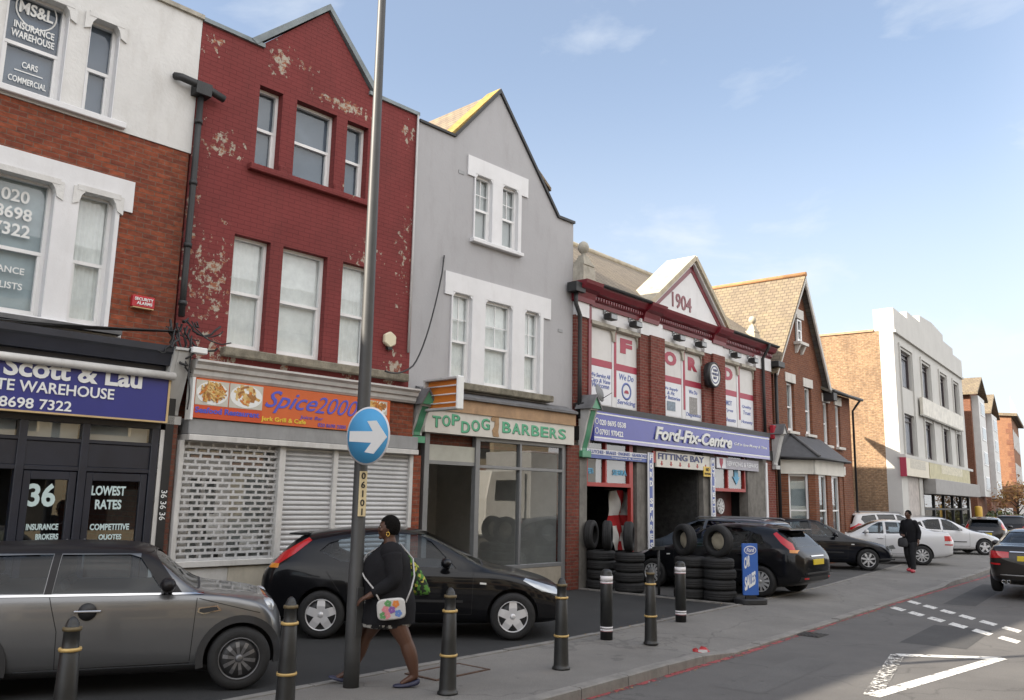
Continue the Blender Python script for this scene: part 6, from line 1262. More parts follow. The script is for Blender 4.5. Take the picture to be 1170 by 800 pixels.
# ------------------------------------------------------------------ the far side of the street, behind the camera: seen only mirrored in the shop windows
M_OPP = pm('sunlit_cream_render', (0.34, 0.29, 0.20), 0.8, var=0.12, vs=1); M_OPPB = brick('brick_opposite', (0.33, 0.17, 0.09), (0.28, 0.13, 0.07), (0.3, 0.24, 0.18))
ot = root('cream_terrace', FB, (-6, -20.3, 0), 'sunlit cream terrace across the road mirrored in the shop windows', 'building')
wn_ = [[-29 + 3.1 * k, z_, -27.6 + 3.1 * k, z_ + 1.6] for k in range(15) for z_ in (3.9, 6.6)]
mb = MB(); wall_bm(mb, -30, 20, 0, 9.0, wn_ + [[-29 + 3.1 * k, 0.5, -26.9 + 3.1 * k, 2.6] for k in range(15)], -20.3, -20.0); mb.build('front_wall', M_OPP, ot)
mb = MB(); mb.box(-30, 20, -28, -20.6, 0, 8.8); mb.build('dark_rooms', M_ROOMD, ot)
mb = MB(); mb.prism([(-19.7, 8.9), (-24, 12), (-28.2, 8.9)], -30, 20, 'yz'); mb.build('roof', M_SLATE, ot)
mb = MB(); mb.box(-30, 20, -20.0, -19.8, 2.9, 3.5); mb.build('fascia', M_OPPB, ot)

# a lorry waiting on the far lane, outside the picture to the right: it mirrors in the barber's window
LF = Fac(FB.w(6.0, -12.2), 49.3)
lo_ = root('lorry', LF, (3, 1.2, 0), 'white lorry standing on the road mirrored in the barber shop window', 'lorry')
M_LOR = pm('lorry_white', (0.66, 0.65, 0.60), 0.4, var=0.05)
mb = MB(); mb.prism([(0, 0.6), (0, 1.9), (0.25, 2.9), (2.0, 3.0), (2.0, 0.6)], 0, 2.4); mb.build('cab', M_LOR, lo_, bevel=0.05)
mb = MB(); mb.box(2.2, 8.5, -0.05, 2.45, 1.1, 3.7); mb.build('box_body', pm('lorry_box_grey', (0.40, 0.40, 0.39), 0.5), lo_, bevel=0.03)
mb = MB(); mb.prism([(0.45, 1.85), (0.5, 2.55), (1.5, 2.6), (1.5, 1.85)], 2.405, 2.42); mb.build('side_window', M_BLACK, lo_)
mb = MB(); mb.box(0.3, 8.4, 0.3, 2.1, 0.5, 1.05); mb.build('chassis', M_BLACK, lo_)
for x_ in (1.1, 6.6):
    for y_ in (0.15, 2.25): mb = MB(); mb.cyl((x_, y_ - 0.15, 0.5), (x_, y_ + 0.15, 0.5), 0.5, n=24); mb.build('wheel', M_BLACK, lo_)

# ------------------------------------------------------------------ cars
def curve(pts, x):
    """smooth interpolation through control points (Catmull-Rom, clamped)"""
    n = len(pts)
    if x <= pts[0][0]: return pts[0][1]
    if x >= pts[-1][0]: return pts[-1][1]
    for i in range(n - 1):
        if pts[i][0] <= x <= pts[i + 1][0]: break
    x0, y0 = pts[i]; x1, y1 = pts[i + 1]; h = x1 - x0
    def slope(k):
        if k == 0 or k == n - 1: j = min(max(k, 0), n - 2); return (pts[j + 1][1] - pts[j][1]) / (pts[j + 1][0] - pts[j][0])
        a = (pts[k][1] - pts[k - 1][1]) / (pts[k][0] - pts[k - 1][0]); c = (pts[k + 1][1] - pts[k][1]) / (pts[k + 1][0] - pts[k][0])
        return 0 if a * c <= 0 else 2 * a * c / (a + c)
    t = (x - x0) / h; m0, m1 = slope(i) * h, slope(i + 1) * h
    return (2 * t**3 - 3 * t**2 + 1) * y0 + (t**3 - 2 * t**2 + t) * m0 + (-2 * t**3 + 3 * t**2) * y1 + (t**3 - t**2) * m1
M_TYRE = pm('tyre_rubber', (0.013, 0.013, 0.0135), 0.8, var=0.25, vs=12, bump=0.3)
M_ALLOY = pm('alloy_rim', (0.62, 0.62, 0.63), 0.3, 0.25, var=0.06)
M_HUBCAP = pm('silver_hubcap', (0.50, 0.50, 0.50), 0.4, 0.3, var=0.06)
M_DALLOY = pm('dark_alloy', (0.16, 0.16, 0.165), 0.35, 0.6, var=0.1)
M_TRIM = pm('black_plastic_trim', (0.017, 0.017, 0.018), 0.6, var=0.2)
M_SEAM = pm('panel_gap', (0.006, 0.006, 0.006), 0.7)
M_CABIN = pm('car_cabin', (0.022, 0.022, 0.024), 0.85, var=0.3)
M_SEAT = pm('seat_cloth', (0.05, 0.05, 0.055), 0.9, var=0.2)
M_RLIGHT = pm('tail_light_red', (0.42, 0.012, 0.015), 0.15, var=0.08, coat=0.6)
M_ALIGHT = pm('indicator_amber', (0.55, 0.20, 0.02), 0.2, coat=0.5)
M_HLIGHT = pm('headlight_clear', (0.42, 0.44, 0.46), 0.12, 0.4, var=0.15, vs=9, coat=0.8)
M_CHR = pm('chrome', (0.62, 0.62, 0.63), 0.12, 1.0, var=0.02)
M_YPL = pm('yellow_plate', (0.62, 0.47, 0.03), 0.4, var=0.03); M_WPL = pm('white_plate', (0.62, 0.62, 0.60), 0.4, var=0.03)
CARGL = glass('car_glass', tint=(0.56, 0.63, 0.68), ior=1.5); CARGLD = glass('privacy_glass', tint=(0.10, 0.11, 0.115), ior=1.7)
def paint(name, col, metal=0.0, rough=0.32):
    if name in MATS: return MATS[name]
    mt = pm(name, col, rough, metal, var=0.03, vs=1.5, coat=1.0, spec=0.2); b = mt.node_tree.nodes['Principled BSDF']; b.inputs['Coat IOR'].default_value = 1.40; return mt
def mod_eval(o):
    dg = bpy.context.evaluated_depsgraph_get(); dg.update(); return D.meshes.new_from_object(o.evaluated_get(dg))
def tmp(me): o = D.objects.new('tmp', me); COL.objects.link(o); return o
def boolean(me, cutters, op='DIFFERENCE'):
    o = tmp(me); cs = []
    for c in cutters:
        co = tmp(c); cs.append(co); md = o.modifiers.new('b', 'BOOLEAN'); md.operation = op; md.object = co; md.solver = 'EXACT'; md.material_mode = 'TRANSFER'
    r = mod_eval(o); D.objects.remove(o)
    for c in cs: D.objects.remove(c)
    return r
class CarShape:
    def __init__(s, L_, top, belt, bot, plan, roofw, stations=44, x0=0.0):
        s.L, s.top, s.belt, s.bot, s.plan, s.roofw = L_, top, belt, bot, plan, roofw
        bm = bmesh.new(); X = []
        for i in range(stations + 1):
            t = i / stations; X.append(x0 + (L_ - x0) * ((0.5 - 0.5 * math.cos(math.pi * t)) * 0.5 + t * 0.5))
        for p in top: 
            j = min(range(len(X)), key=lambda k: abs(X[k] - p[0]))
            if 0 < j < len(X) - 1 and abs(X[j] - p[0]) < 0.06: X[j] = p[0]
        X = sorted(set(X)); rings = []
        for x in X:
            zb, zl, zt, w_, rw = curve(bot, x), curve(belt, x), curve(top, x), curve(plan, x), curve(roofw, x)
            zl = min(zl, zt - 0.02); h = zt - zl
            pts = [(0, zb), (0.55 * w_, zb), (0.86 * w_, zb + 0.015), (0.955 * w_, zb + 0.07), (0.985 * w_, lerp(zb, zl, 0.30)), (1.0 * w_, lerp(zb, zl, 0.58)), (0.992 * w_, lerp(zb, zl, 0.80)), (0.972 * w_, zl - 0.035), (0.945 * w_, zl)]
            for t in (0.25, 0.5, 0.72): pts.append((lerp(0.93 * w_, rw, t ** 1.15), zl + h * t))
            pts += [(rw * 0.955, zl + h * 0.90), (rw * 0.80, zl + h * 0.972), (rw * 0.42, zl + h * 0.996), (0, zt)]
            ring = [bm.verts.new((x, y, z)) for y, z in pts] + [bm.verts.new((x, -y, z)) for y, z in pts[1:-1][::-1]]
            rings.append(ring)
        n = len(rings[0])
        for a, b_ in zip(rings, rings[1:]):
            for i in range(n): bm.faces.new([a[i], a[(i + 1) % n], b_[(i + 1) % n], b_[i]])
        bm.faces.new(rings[0][::-1]); bm.faces.new(rings[-1])
        bmesh.ops.recalc_face_normals(bm, faces=bm.faces[:])
        me = D.meshes.new('shape'); bm.to_mesh(me); bm.free()
        o = tmp(me); md = o.modifiers.new('s', 'SUBSURF'); md.levels = 1; md.render_levels = 1
        s.me = mod_eval(o); D.objects.remove(o)
        for p in s.me.polygons: p.use_smooth = True
        bm = bmesh.new(); bm.from_mesh(s.me); bm.normal_update(); s.nrm = [v.normal.copy() for v in bm.verts]; bm.free()
    def copy(s, off=0.0):
        me = s.me.copy()
        if off:
            for v, n in zip(me.vertices, s.nrm): v.co += n * off
        return me
    def patch(s, poly, axis, off, side=0, keep=None):
        """piece of the skin inside a convex outline seen along an axis: lights, seams, panes follow the body exactly"""
        bm = bmesh.new(); bm.from_mesh(s.copy(off)); bm.faces.ensure_lookup_table()
        ia, ib = {'y': (0, 2), 'x': (1, 2), 'z': (0, 1)}[axis]
        cx_ = sum(p[0] for p in poly) / len(poly); cz_ = sum(p[1] for p in poly) / len(poly)
        for (a, b_) in zip(poly, poly[1:] + poly[:1]):
            e = (b_[0] - a[0], b_[1] - a[1]); n2 = (e[1], -e[0])
            if n2[0] * (cx_ - a[0]) + n2[1] * (cz_ - a[1]) > 0: n2 = (-n2[0], -n2[1])
            co = [0, 0, 0]; no = [0, 0, 0]; co[ia], co[ib] = a; no[ia], no[ib] = n2
            bmesh.ops.bisect_plane(bm, geom=bm.verts[:] + bm.edges[:] + bm.faces[:], dist=1e-5, plane_co=co, plane_no=no, clear_outer=True)
        if side: bmesh.ops.delete(bm, geom=[f for f in bm.faces if f.calc_center_median().y * side < 0], context='FACES')
        if keep: bmesh.ops.delete(bm, geom=[f for f in bm.faces if not keep(f.calc_center_median(), f.normal)], context='FACES')
        for f in bm.faces: f.smooth = True
        mb = MB(); mb.bm.free(); mb.bm = bm; return mb
def mesh_of(mb):
    bmesh.ops.recalc_face_normals(mb.bm, faces=mb.bm.faces[:]); me = D.meshes.new('cut'); mb.bm.to_mesh(me); mb.bm.free(); me.materials.append(M_CABIN); return me
def skin(mb, name, mat, parent):
    bm = mb.bm; me = D.meshes.new(name); bm.to_mesh(me); bm.free(); me.materials.append(mat); o = D.objects.new(name, me); COL.objects.link(o); o.parent = parent; return o
def make_wheel(parent, x, side, yc, r, wd, style, rimmat, rr=None):
    """wheel > tyre, rim; the hub mesh is the wheel itself"""
    rr = rr or r * 0.66; y = side * yc; s_ = side
    mb = MB(); mb.lathe([(0.0, -0.10), (rr * 0.9, -0.10), (rr * 0.92, -0.02), (rr * 0.5, -0.015), (0, -0.015)], (x, y, r), (0, s_, 0), 28); wh = mb.build('wheel', M_BLACK, parent)
    mb = MB(); ht = wd / 2
    mb.lathe([(rr * 0.99, -wd + 0.01), (rr + 0.012, -wd), (r - 0.035, -wd + 0.002), (r - 0.010, -wd + 0.015), (r, -wd + 0.04), (r, -0.045), (r - 0.012, -0.02), (r - 0.04, 0.0), (rr + 0.02, -0.002), (rr * 0.99, -0.012)], (x, y, r), (0, s_, 0), 40); mb.build('tyre', M_TYRE, wh)
    mb = MB(); mb.lathe([(rr * 0.90, -0.09), (rr * 0.93, -0.03), (rr * 0.965, -0.004), (rr * 1.0, -0.002), (rr * 1.0, -0.02)], (x, y, r), (0, s_, 0), 36)
    n, w0, w1, dish = style; 
    for k in range(n):
        a = 2 * math.pi * (k + 0.25) / n; ca, sa = math.cos(a), math.sin(a)
        def P(rad, tg, dep): return (x + rad * ca - tg * sa, y + s_ * dep, r + rad * sa + tg * ca)
        r0, r1 = rr * 0.14, rr * 0.955; A = [P(r0, -w0 / 2, -0.012), P(r0, w0 / 2, -0.012), P(r0, w0 / 2, -0.05), P(r0, -w0 / 2, -0.05)]; B_ = [P(r1, -w1 / 2, -0.012 - dish), P(r1, w1 / 2, -0.012 - dish), P(r1, w1 / 2, -0.055), P(r1, -w1 / 2, -0.055)]
        M_ = [P(rr * 0.55, -(w0 + w1) * 0.27, -0.006), P(rr * 0.55, (w0 + w1) * 0.27, -0.006), P(rr * 0.55, (w0 + w1) * 0.25, -0.05), P(rr * 0.55, -(w0 + w1) * 0.25, -0.05)]
        va, vm, vb = ([mb.bm.verts.new(p) for p in q] for q in (A, M_, B_))
        for p, q in ((va, vm), (vm, vb)):
            for i in range(4): mb.bm.faces.new([p[i], p[(i + 1) % 4], q[(i + 1) % 4], q[i]])
    mb.lathe([(0.0, 0.0), (rr * 0.13, -0.002), (rr * 0.2, -0.012), (rr * 0.2, -0.05)], (x, y, r), (0, s_, 0), 20)
    mb.build('rim', rimmat, wh); return wh
def seat_set(parent, xs, w_, zb, h, xr=None):
    for (x, rake) in xs:
        for sd in (-1, 1):
            mb = MB(); yc = sd * w_ * 0.45; 
            mb.prism([(x, zb), (x + 0.14, zb), (x + 0.14 - rake, zb + h * 0.72), (x - rake, zb + h * 0.74)], yc - 0.22, yc + 0.22)
            mb.prism([(x + 0.02 - rake, zb + h * 0.78), (x + 0.11 - rake, zb + h * 0.78), (x + 0.09 - rake * 1.15, zb + h), (x + 0.03 - rake * 1.15, zb + h)], yc - 0.13, yc + 0.13); mb.build('seat', M_SEAT, parent, bevel=0.02)
def make_car(name, spec, loc, heading, label, pmat, rim=None, wheels=None, group=None, lean=0.0):
    """heading: direction the nose points, in degrees from world +x; car axis x runs nose (0) to tail (L)"""
    sp = spec; sh = sp['shape']; L_ = sp['L']
    t = D.objects.new(name, None); COL.objects.link(t); t.empty_display_size = 0.3; tag(t, label, 'car', group)
    rad = sp['r']; xf, xr_ = sp['axles']; arch = sp.get('arch', rad + 0.045)
    cut = []
    for xa in (xf, xr_):
        for sd in (-1, 1):
            mb = MB(); mb.cyl((xa, sd * (sp['w'] - 0.30), rad + 0.012), (xa, sd * 1.3, rad + 0.012), arch, n=40); cut.append(mesh_of(mb))
    for poly in sp['side']:
        mb = MB(); mb.prism(poly, -1.5, 1.5, 'xz'); cut.append(mesh_of(mb))
    for key in ('front', 'rear'):
        x0, x1, poly = sp[key]; mb = MB(); mb.prism(poly, x0, x1, 'yz'); cut.append(mesh_of(mb))
    body = sh.copy(); body.materials.clear(); body.materials.append(pmat)
    me = boolean(body, cut); me.name = 'body'
    me.set_sharp_from_angle(angle=R(38))
    o = D.objects.new('body', me); COL.objects.link(o); o.parent = t
    for poly in sp['side']:
        for sd in (-1, 1): skin(sh.patch(poly, 'y', -0.012, sd), 'side_window', sp.get('sglass', CARGL), t)
    for key, nm in (('front', 'windscreen'), ('rear', 'rear_window')):
        x0, x1, poly = sp[key]
        skin(sh.patch(poly, 'x', -0.010, 0, lambda c, n, x0=x0, x1=x1: x0 < c.x < x1 and abs(n.x) + n.z > 0.25), nm, sp.get('rglass', CARGL) if key == 'rear' else CARGL, t)
    for (nm, poly, ax, off, sides, mt, keep) in sp.get('patches', ()):
        for sd in sides:
            pl = poly if ax == 'y' or sd == 0 else [(p[0] * sd, p[1]) for p in poly]
            skin(sh.patch(pl, ax, off, sd if ax == 'y' else 0, keep), nm, pmat if mt == 'paint' else mt, t)
    yw = sp['w'] - 0.005 if 'yw' not in sp else sp['yw']
    for xa in (xf, xr_):
        for sd in (-1, 1): make_wheel(t, xa, sd, yw, rad, 0.205, wheels or sp['wheel'], rim or sp.get('rim', M_ALLOY), sp.get('rr'))
    # cabin floor fittings
    zb = sp['cabin'][0]; seat_set(t, sp['seats'], sp['w'] * 0.82, zb, sp['cabin'][1])
    mx_, mz_ = sp['mirror']
    for sd in (-1, 1):
        mb = MB(); yb_ = curve(sh.plan, mx_) * 0.93
        mb.ball((mx_ + 0.03, sd * (yb_ + 0.15), mz_ + 0.055), 0.1, (0.75, 1.05, 0.72), 14, 8); mb.cyl((mx_, sd * (yb_ - 0.02), mz_), (mx_ + 0.02, sd * (yb_ + 0.10), mz_ + 0.03), 0.025); mi = mb.build('mirror', sp.get('mirror_mat', pmat), t)
    for (hx_, hz_) in sp['handles']:
        for sd in (-1, 1):
            yb_ = curve(sh.plan, hx_) * 0.985; mb = MB(); mb.box(hx_ - 0.10, hx_ + 0.10, sd * yb_ - 0.025, sd * yb_ + 0.025, hz_ - 0.017, hz_ + 0.017); mb.build('door_handle', sp.get('handle_mat', pmat), t, bevel=0.008)
    for fn in sp.get('extras', ()): fn(t, sp, pmat)
    # nose towards heading: local -x is forward
    ang = R(heading) + math.pi
    mid = V3(((xf + xr_) / 2, 0, 0)); rot = Matrix.Rotation(ang, 4, 'Z'); t.rotation_euler = (0, lean, ang)
    t.location = V3((loc[0], loc[1], loc[2] if len(loc) > 2 else 0)) - rot @ mid
    return t
def seam(x0, z0, x1, z1, wd=0.007):
    d_ = V3((x1 - x0, z1 - z0, 0)).normalized() * wd / 2; return [(x0 - d_.y, z0 + d_.x), (x0 + d_.y, z0 - d_.x), (x1 + d_.y, z1 - d_.x), (x1 - d_.y, z1 + d_.x)]
def plate_fn(front, zc, mt, w_=0.26):
    def fn(t, sp, pmat):
        sh = sp['shape']; h_ = sp['L'] / 2
        cand = [v.co.x for v in sh.me.vertices if abs(v.co.y) < 0.35 and abs(v.co.z - zc) < 0.14 and (v.co.x < h_) == front]
        xx = (min(cand) if front else max(cand)) if cand else (0.0 if front else sp['L'])
        mb = MB(); mb.box(xx - 0.014, xx + 0.014, -w_, w_, zc - 0.056, zc + 0.056); mb.build('number_plate', mt, t, bevel=0.004)
    return fn
TAIL = lambda L_: (lambda c, n: c.x > L_ - 0.30)
NOSE = lambda L_: (lambda c, n: c.x < L_ * 0.25)
def std_patches(L_, seams, sill_z, w_):
    P = [('door_seam', q, 'y', 0.0025, (-1, 1), M_SEAM, None) for q in seams]
    return P
# --- hatchback (three or five doors)
HS = CarShape(4.34,
    top=[(0, 0.56), (0.06, 0.66), (0.25, 0.76), (0.75, 0.88), (1.12, 0.955), (1.25, 1.00), (1.62, 1.21), (2.0, 1.40), (2.35, 1.48), (2.8, 1.497), (3.3, 1.465), (3.75, 1.39), (3.86, 1.35), (4.02, 1.20), (4.2, 0.99), (4.30, 0.90), (4.34, 0.80)],
    belt=[(0, 0.52), (0.4, 0.72), (1.1, 0.90), (1.6, 0.915), (2.6, 0.945), (3.4, 0.995), (3.9, 1.02), (4.2, 0.95), (4.34, 0.76)],
    bot=[(0, 0.30), (0.15, 0.22), (0.6, 0.19), (2.0, 0.185), (3.7, 0.20), (4.1, 0.26), (4.34, 0.36)],
    plan=[(0, 0.58), (0.06, 0.70), (0.22, 0.80), (0.6, 0.885), (1.2, 0.91), (2.2, 0.92), (3.2, 0.912), (3.8, 0.875), (4.1, 0.82), (4.27, 0.74), (4.34, 0.64)],
    roofw=[(0, 0.45), (0.25, 0.60), (1.1, 0.72), (1.7, 0.66), (2.2, 0.61), (3.2, 0.60), (3.8, 0.58), (4.1, 0.60), (4.34, 0.5)])
def hatch_extras(t, sp, pmat):
    mb = MB(); mb.prism([(3.70, 1.405), (3.98, 1.395), (4.0, 1.375), (3.72, 1.36)], -0.56, 0.56); mb.build('roof_spoiler', pmat, t, bevel=0.008)
    mb = MB(); mb.box(4.29, 4.36, -0.62, 0.62, 0.505, 0.535); mb.build('bumper_strip', M_TRIM, t)
def hatch_spec(doors=3):
    L_ = 4.34
    if doors == 3: side = [[(1.60, 0.955), (2.52, 0.985), (2.50, 1.405), (2.16, 1.395), (1.96, 1.30)], [(2.60, 0.988), (3.22, 1.03), (3.52, 1.16), (3.40, 1.27), (3.1, 1.36), (2.58, 1.41)]]; seams = [seam(1.38, 0.34, 1.36, 0.93), seam(2.58, 0.36, 2.60, 0.98), seam(1.38, 0.34, 2.58, 0.36), seam(3.2, 0.62, 3.4, 0.9)]; handles = [(2.40, 0.83)]
    else: side = [[(1.60, 0.955), (2.38, 0.98), (2.37, 1.41), (2.16, 1.395), (1.96, 1.30)], [(2.46, 0.982), (3.06, 1.01), (3.14, 1.33), (2.9, 1.39), (2.45, 1.415)], [(3.14, 1.02), (3.50, 1.10), (3.42, 1.24), (3.21, 1.31)]]; seams = [seam(1.38, 0.34, 1.36, 0.93), seam(2.42, 0.34, 2.42, 0.98), seam(1.38, 0.34, 2.42, 0.34), seam(2.42, 0.34, 2.95, 0.36), seam(2.95, 0.36, 3.16, 0.72), seam(3.16, 0.72, 3.12, 1.0)]; handles = [(2.26, 0.82), (3.02, 0.85)]
    P = std_patches(L_, seams, 0.3, 0.92)
    P += [('rub_strip', [(1.5, 0.50), (3.05, 0.51), (3.05, 0.545), (1.5, 0.535)], 'y', 0.012, (-1, 1), M_TRIM, None),
          ('headlight', [(0.10, 0.60), (0.18, 0.70), (0.62, 0.83), (0.66, 0.80), (0.40, 0.66)], 'y', 0.004, (-1, 1), M_HLIGHT, lambda c, n: abs(c.y) > 0.38),
          ('tail_light', [(3.62, 1.275), (3.70, 1.34), (4.06, 1.12), (4.20, 0.93), (4.08, 0.93), (3.86, 1.12)], 'y', 0.005, (-1, 1), M_RLIGHT, lambda c, n: abs(c.y) > 0.50),
          ('indicator', [(4.06, 0.99), (4.20, 0.99), (4.21, 0.93), (4.07, 0.93)], 'y', 0.008, (-1, 1), M_ALIGHT, lambda c, n: abs(c.y) > 0.50),
          ('side_repeater', [(1.18, 0.745), (1.27, 0.75), (1.27, 0.775), (1.18, 0.77)], 'y', 0.006, (-1, 1), M_WPL, None),
          ('grille', [(-0.34, 0.50), (0.34, 0.50), (0.36, 0.57), (-0.36, 0.57)], 'x', 0.004, (0,), M_BLACK, NOSE(L_)), ('lower_grille', [(-0.5, 0.27), (0.5, 0.27), (0.46, 0.40), (-0.46, 0.40)], 'x', 0.004, (0,), M_BLACK, NOSE(L_)),
          ('fog_light', [(0.58, 0.30), (0.70, 0.30), (0.70, 0.38), (0.58, 0.38)], 'x', 0.005, (-1, 1), M_HLIGHT, NOSE(L_)),
          ('rear_bumper_trim', [(-0.72, 0.36), (0.72, 0.36), (0.72, 0.45), (-0.72, 0.45)], 'x', 0.005, (0,), M_TRIM, TAIL(L_)), ('reflector', [(0.50, 0.40), (0.66, 0.40), (0.66, 0.435), (0.50, 0.435)], 'x', 0.009, (-1, 1), M_RLIGHT, TAIL(L_)),
          ('tailgate_chrome', [(-0.32, 0.855), (0.32, 0.855), (0.32, 0.875), (-0.32, 0.875)], 'x', 0.012, (0,), M_CHR, TAIL(L_))]
    return dict(shape=HS, L=L_, w=0.92, r=0.318, axles=(0.80, 3.44), side=side, front=(1.0, 2.45, [(-0.74, 0.985), (0.74, 0.985), (0.56, 1.405), (-0.56, 1.405)]), rear=(3.3, 4.4, [(-0.60, 1.055), (0.60, 1.055), (0.50, 1.335), (-0.50, 1.335)]),
        patches=P, wheel=(5, 0.085, 0.075, 0.006), cabin=(0.62, 0.62), seats=[(2.35, -0.16), (3.25, -0.12)], mirror=(1.72, 0.985), handles=handles, extras=[hatch_extras, plate_fn(True, 0.45, M_WPL), plate_fn(False, 0.74, M_YPL)])
# --- small retro hatch
MS = CarShape(3.72,
    x0=0.17, top=[(0.17, 0.62), (0.20, 0.74), (0.27, 0.83), (0.45, 0.895), (0.72, 0.925), (0.96, 0.955), (1.06, 0.99), (1.35, 1.22), (1.52, 1.345), (1.70, 1.395), (2.2, 1.412), (2.9, 1.40), (3.34, 1.365), (3.44, 1.30), (3.56, 1.12), (3.66, 0.93), (3.70, 0.84), (3.72, 0.74)],
    belt=[(0.17, 0.57), (0.45, 0.84), (0.95, 0.925), (2.0, 0.935), (3.3, 0.95), (3.6, 0.90), (3.72, 0.70)],
    bot=[(0.17, 0.28), (0.3, 0.19), (0.6, 0.165), (3.1, 0.165), (3.5, 0.22), (3.72, 0.32)],
    plan=[(0.17, 0.55), (0.21, 0.67), (0.30, 0.77), (0.50, 0.845), (1.2, 0.855), (2.6, 0.862), (3.2, 0.845), (3.5, 0.79), (3.66, 0.70), (3.72, 0.60)],
    roofw=[(0.17, 0.42), (0.4, 0.60), (0.95, 0.70), (1.5, 0.635), (2.0, 0.62), (3.2, 0.61), (3.5, 0.62), (3.72, 0.5)])
def mini_extras(t, sp, pmat):
    for xa in sp['axles']:     # black wheel arch cladding
        for sd in (-1, 1):
            mb = MB(); prof = []; n = 22; r0, r1 = 0.345, 0.415
            for k in range(n):
                a0, a1 = R(-12) + R(204) * k / n, R(-12) + R(204) * (k + 1) / n
                def pt(r_, a): x = xa + r_ * math.cos(a); return (x, sd * (curve(sp['shape'].plan, x) * (0.992 if r_ < 0.4 else 0.985) + 0.014), 0.31 + r_ * math.sin(a))
                mb.face([pt(r0, a0), pt(r1, a0), pt(r1, a1), pt(r0, a1)])
                q0, q1 = pt(r0, a0), pt(r0, a1); mb.face([q0, q1, (q1[0], q1[1] - sd * 0.10, q1[2]), (q0[0], q0[1] - sd * 0.10, q0[2])])
                q0, q1 = pt(r1, a0), pt(r1, a1); mb.face([q0, q1, (q1[0], q1[1] - sd * 0.03, q1[2]), (q0[0], q0[1] - sd * 0.03, q0[2])])
            bmesh.ops.remove_doubles(mb.bm, verts=mb.bm.verts[:], dist=1e-5); mb.build('wheel_arch_trim', M_TRIM, t, smooth=40)
    for sd in (-1, 1):
        mb = MB(); mb.ball((0.375, sd * 0.60, 0.735), 0.14, (0.75, 0.72, 1.0), 20, 12, Matrix.Rotation(R(-28), 4, 'Y')); mb.build('headlight', M_HLIGHT, t)
        mb = MB(); mb.lathe([(0, -0.012), (0.075, -0.01), (0.082, 0.0), (0.082, 0.01), (0.0, 0.014)], (2.02, sd * 0.858, 0.795), (0, sd, 0), 22); mb.build('handle_recess', M_BLACK, t)
        mb = MB(); mb.box(1.90, 2.14, sd * 0.872 - 0.014, sd * 0.872 + 0.014, 0.788, 0.808); mb.build('door_handle', M_CHR, t, bevel=0.006)
        mb = MB(); mb.ball((1.29, sd * 0.845, 0.975), 0.02); mb.build('mirror_foot', M_BLACK, t)
def mini_spec():
    L_ = 3.72; seams = [seam(1.07, 0.30, 1.04, 0.90), seam(2.26, 0.27, 2.27, 0.62), seam(2.27, 0.62, 2.36, 0.93), seam(1.07, 0.28, 2.26, 0.27)]
    side = [[(1.36, 0.955), (2.345, 0.962), (2.31, 1.315), (1.70, 1.315), (1.60, 1.285)], [(2.42, 0.962), (3.22, 0.972), (3.24, 1.24), (3.18, 1.30), (2.385, 1.318)]]
    P = std_patches(L_, seams, 0, 0)
    P += [('black_roof', [(1.30, 1.328), (3.40, 1.328), (3.40, 1.45), (1.30, 1.45)], 'y', 0.004, (0,), M_BGLOSS, lambda c, n: True),
          ('pillar_cover', [(1.18, 0.945), (1.35, 0.945), (1.60, 1.29), (1.60, 1.325), (1.48, 1.325)], 'y', 0.004, (-1, 1), M_BGLOSS, None), ('pillar_cover', [(2.35, 0.945), (2.415, 0.945), (2.38, 1.325), (2.315, 1.325)], 'y', 0.004, (-1, 1), M_BGLOSS, None), ('pillar_cover', [(3.225, 0.945), (3.40, 0.945), (3.38, 1.325), (3.24, 1.325)], 'y', 0.004, (-1, 1), M_BGLOSS, None),
          ('belt_chrome', [(0.98, 0.934), (3.55, 0.940), (3.55, 0.958), (0.98, 0.952)], 'y', 0.008, (-1, 1), M_CHR, None),
          ('sill_trim', [(0.90, 0.17), (2.75, 0.17), (2.75, 0.255), (0.90, 0.255)], 'y', 0.006, (-1, 1), M_TRIM, None), ('sill_chrome', [(0.98, 0.262), (2.6, 0.255), (2.6, 0.268), (0.98, 0.275)], 'y', 0.008, (-1, 1), M_CHR, None),
          ('side_scuttle', [(0.80, 0.775), (0.97, 0.745), (1.03, 0.765), (1.02, 0.805), (0.84, 0.825)], 'y', 0.007, (-1, 1), M_CHR, None), ('scuttle_mesh', [(0.825, 0.783), (0.97, 0.755), (1.015, 0.77), (1.005, 0.797), (0.85, 0.815)], 'y', 0.010, (-1, 1), M_TRIM, None),
          ('grille', [(-0.45, 0.42), (0.45, 0.42), (0.45, 0.62), (-0.45, 0.62)], 'x', 0.004, (0,), M_BLACK, NOSE(L_)), ('tail_light', [(0.52, 0.68), (0.66, 0.68), (0.66, 0.92), (0.52, 0.92)], 'x', 0.006, (-1, 1), M_RLIGHT, TAIL(L_)),
          ('bonnet_seam', seam(0.42, 0.74, 1.02, 0.895), 'y', 0.003, (-1, 1), M_SEAM, None)]
    return dict(shape=MS, L=L_, w=0.862, r=0.305, axles=(0.60, 3.07), side=side, front=(0.9, 1.9, [(-0.70, 0.975), (0.70, 0.975), (0.57, 1.325), (-0.57, 1.325)]), rear=(3.0, 3.75, [(-0.60, 0.97), (0.60, 0.97), (0.52, 1.30), (-0.52, 1.30)]),
        patches=P, wheel=(10, 0.022, 0.04, 0.015), rim=M_DALLOY, cabin=(0.55, 0.66), seats=[(2.15, -0.15), (2.85, -0.1)], mirror=(1.29, 0.985), mirror_mat=M_BGLOSS, handles=[], extras=[mini_extras, plate_fn(False, 0.5, M_YPL)], arch=0.35)
M_BGLOSS = pm('black_satin_roof', (0.010, 0.009, 0.010), 0.45, var=0.05, coat=0.15, spec=0.2)
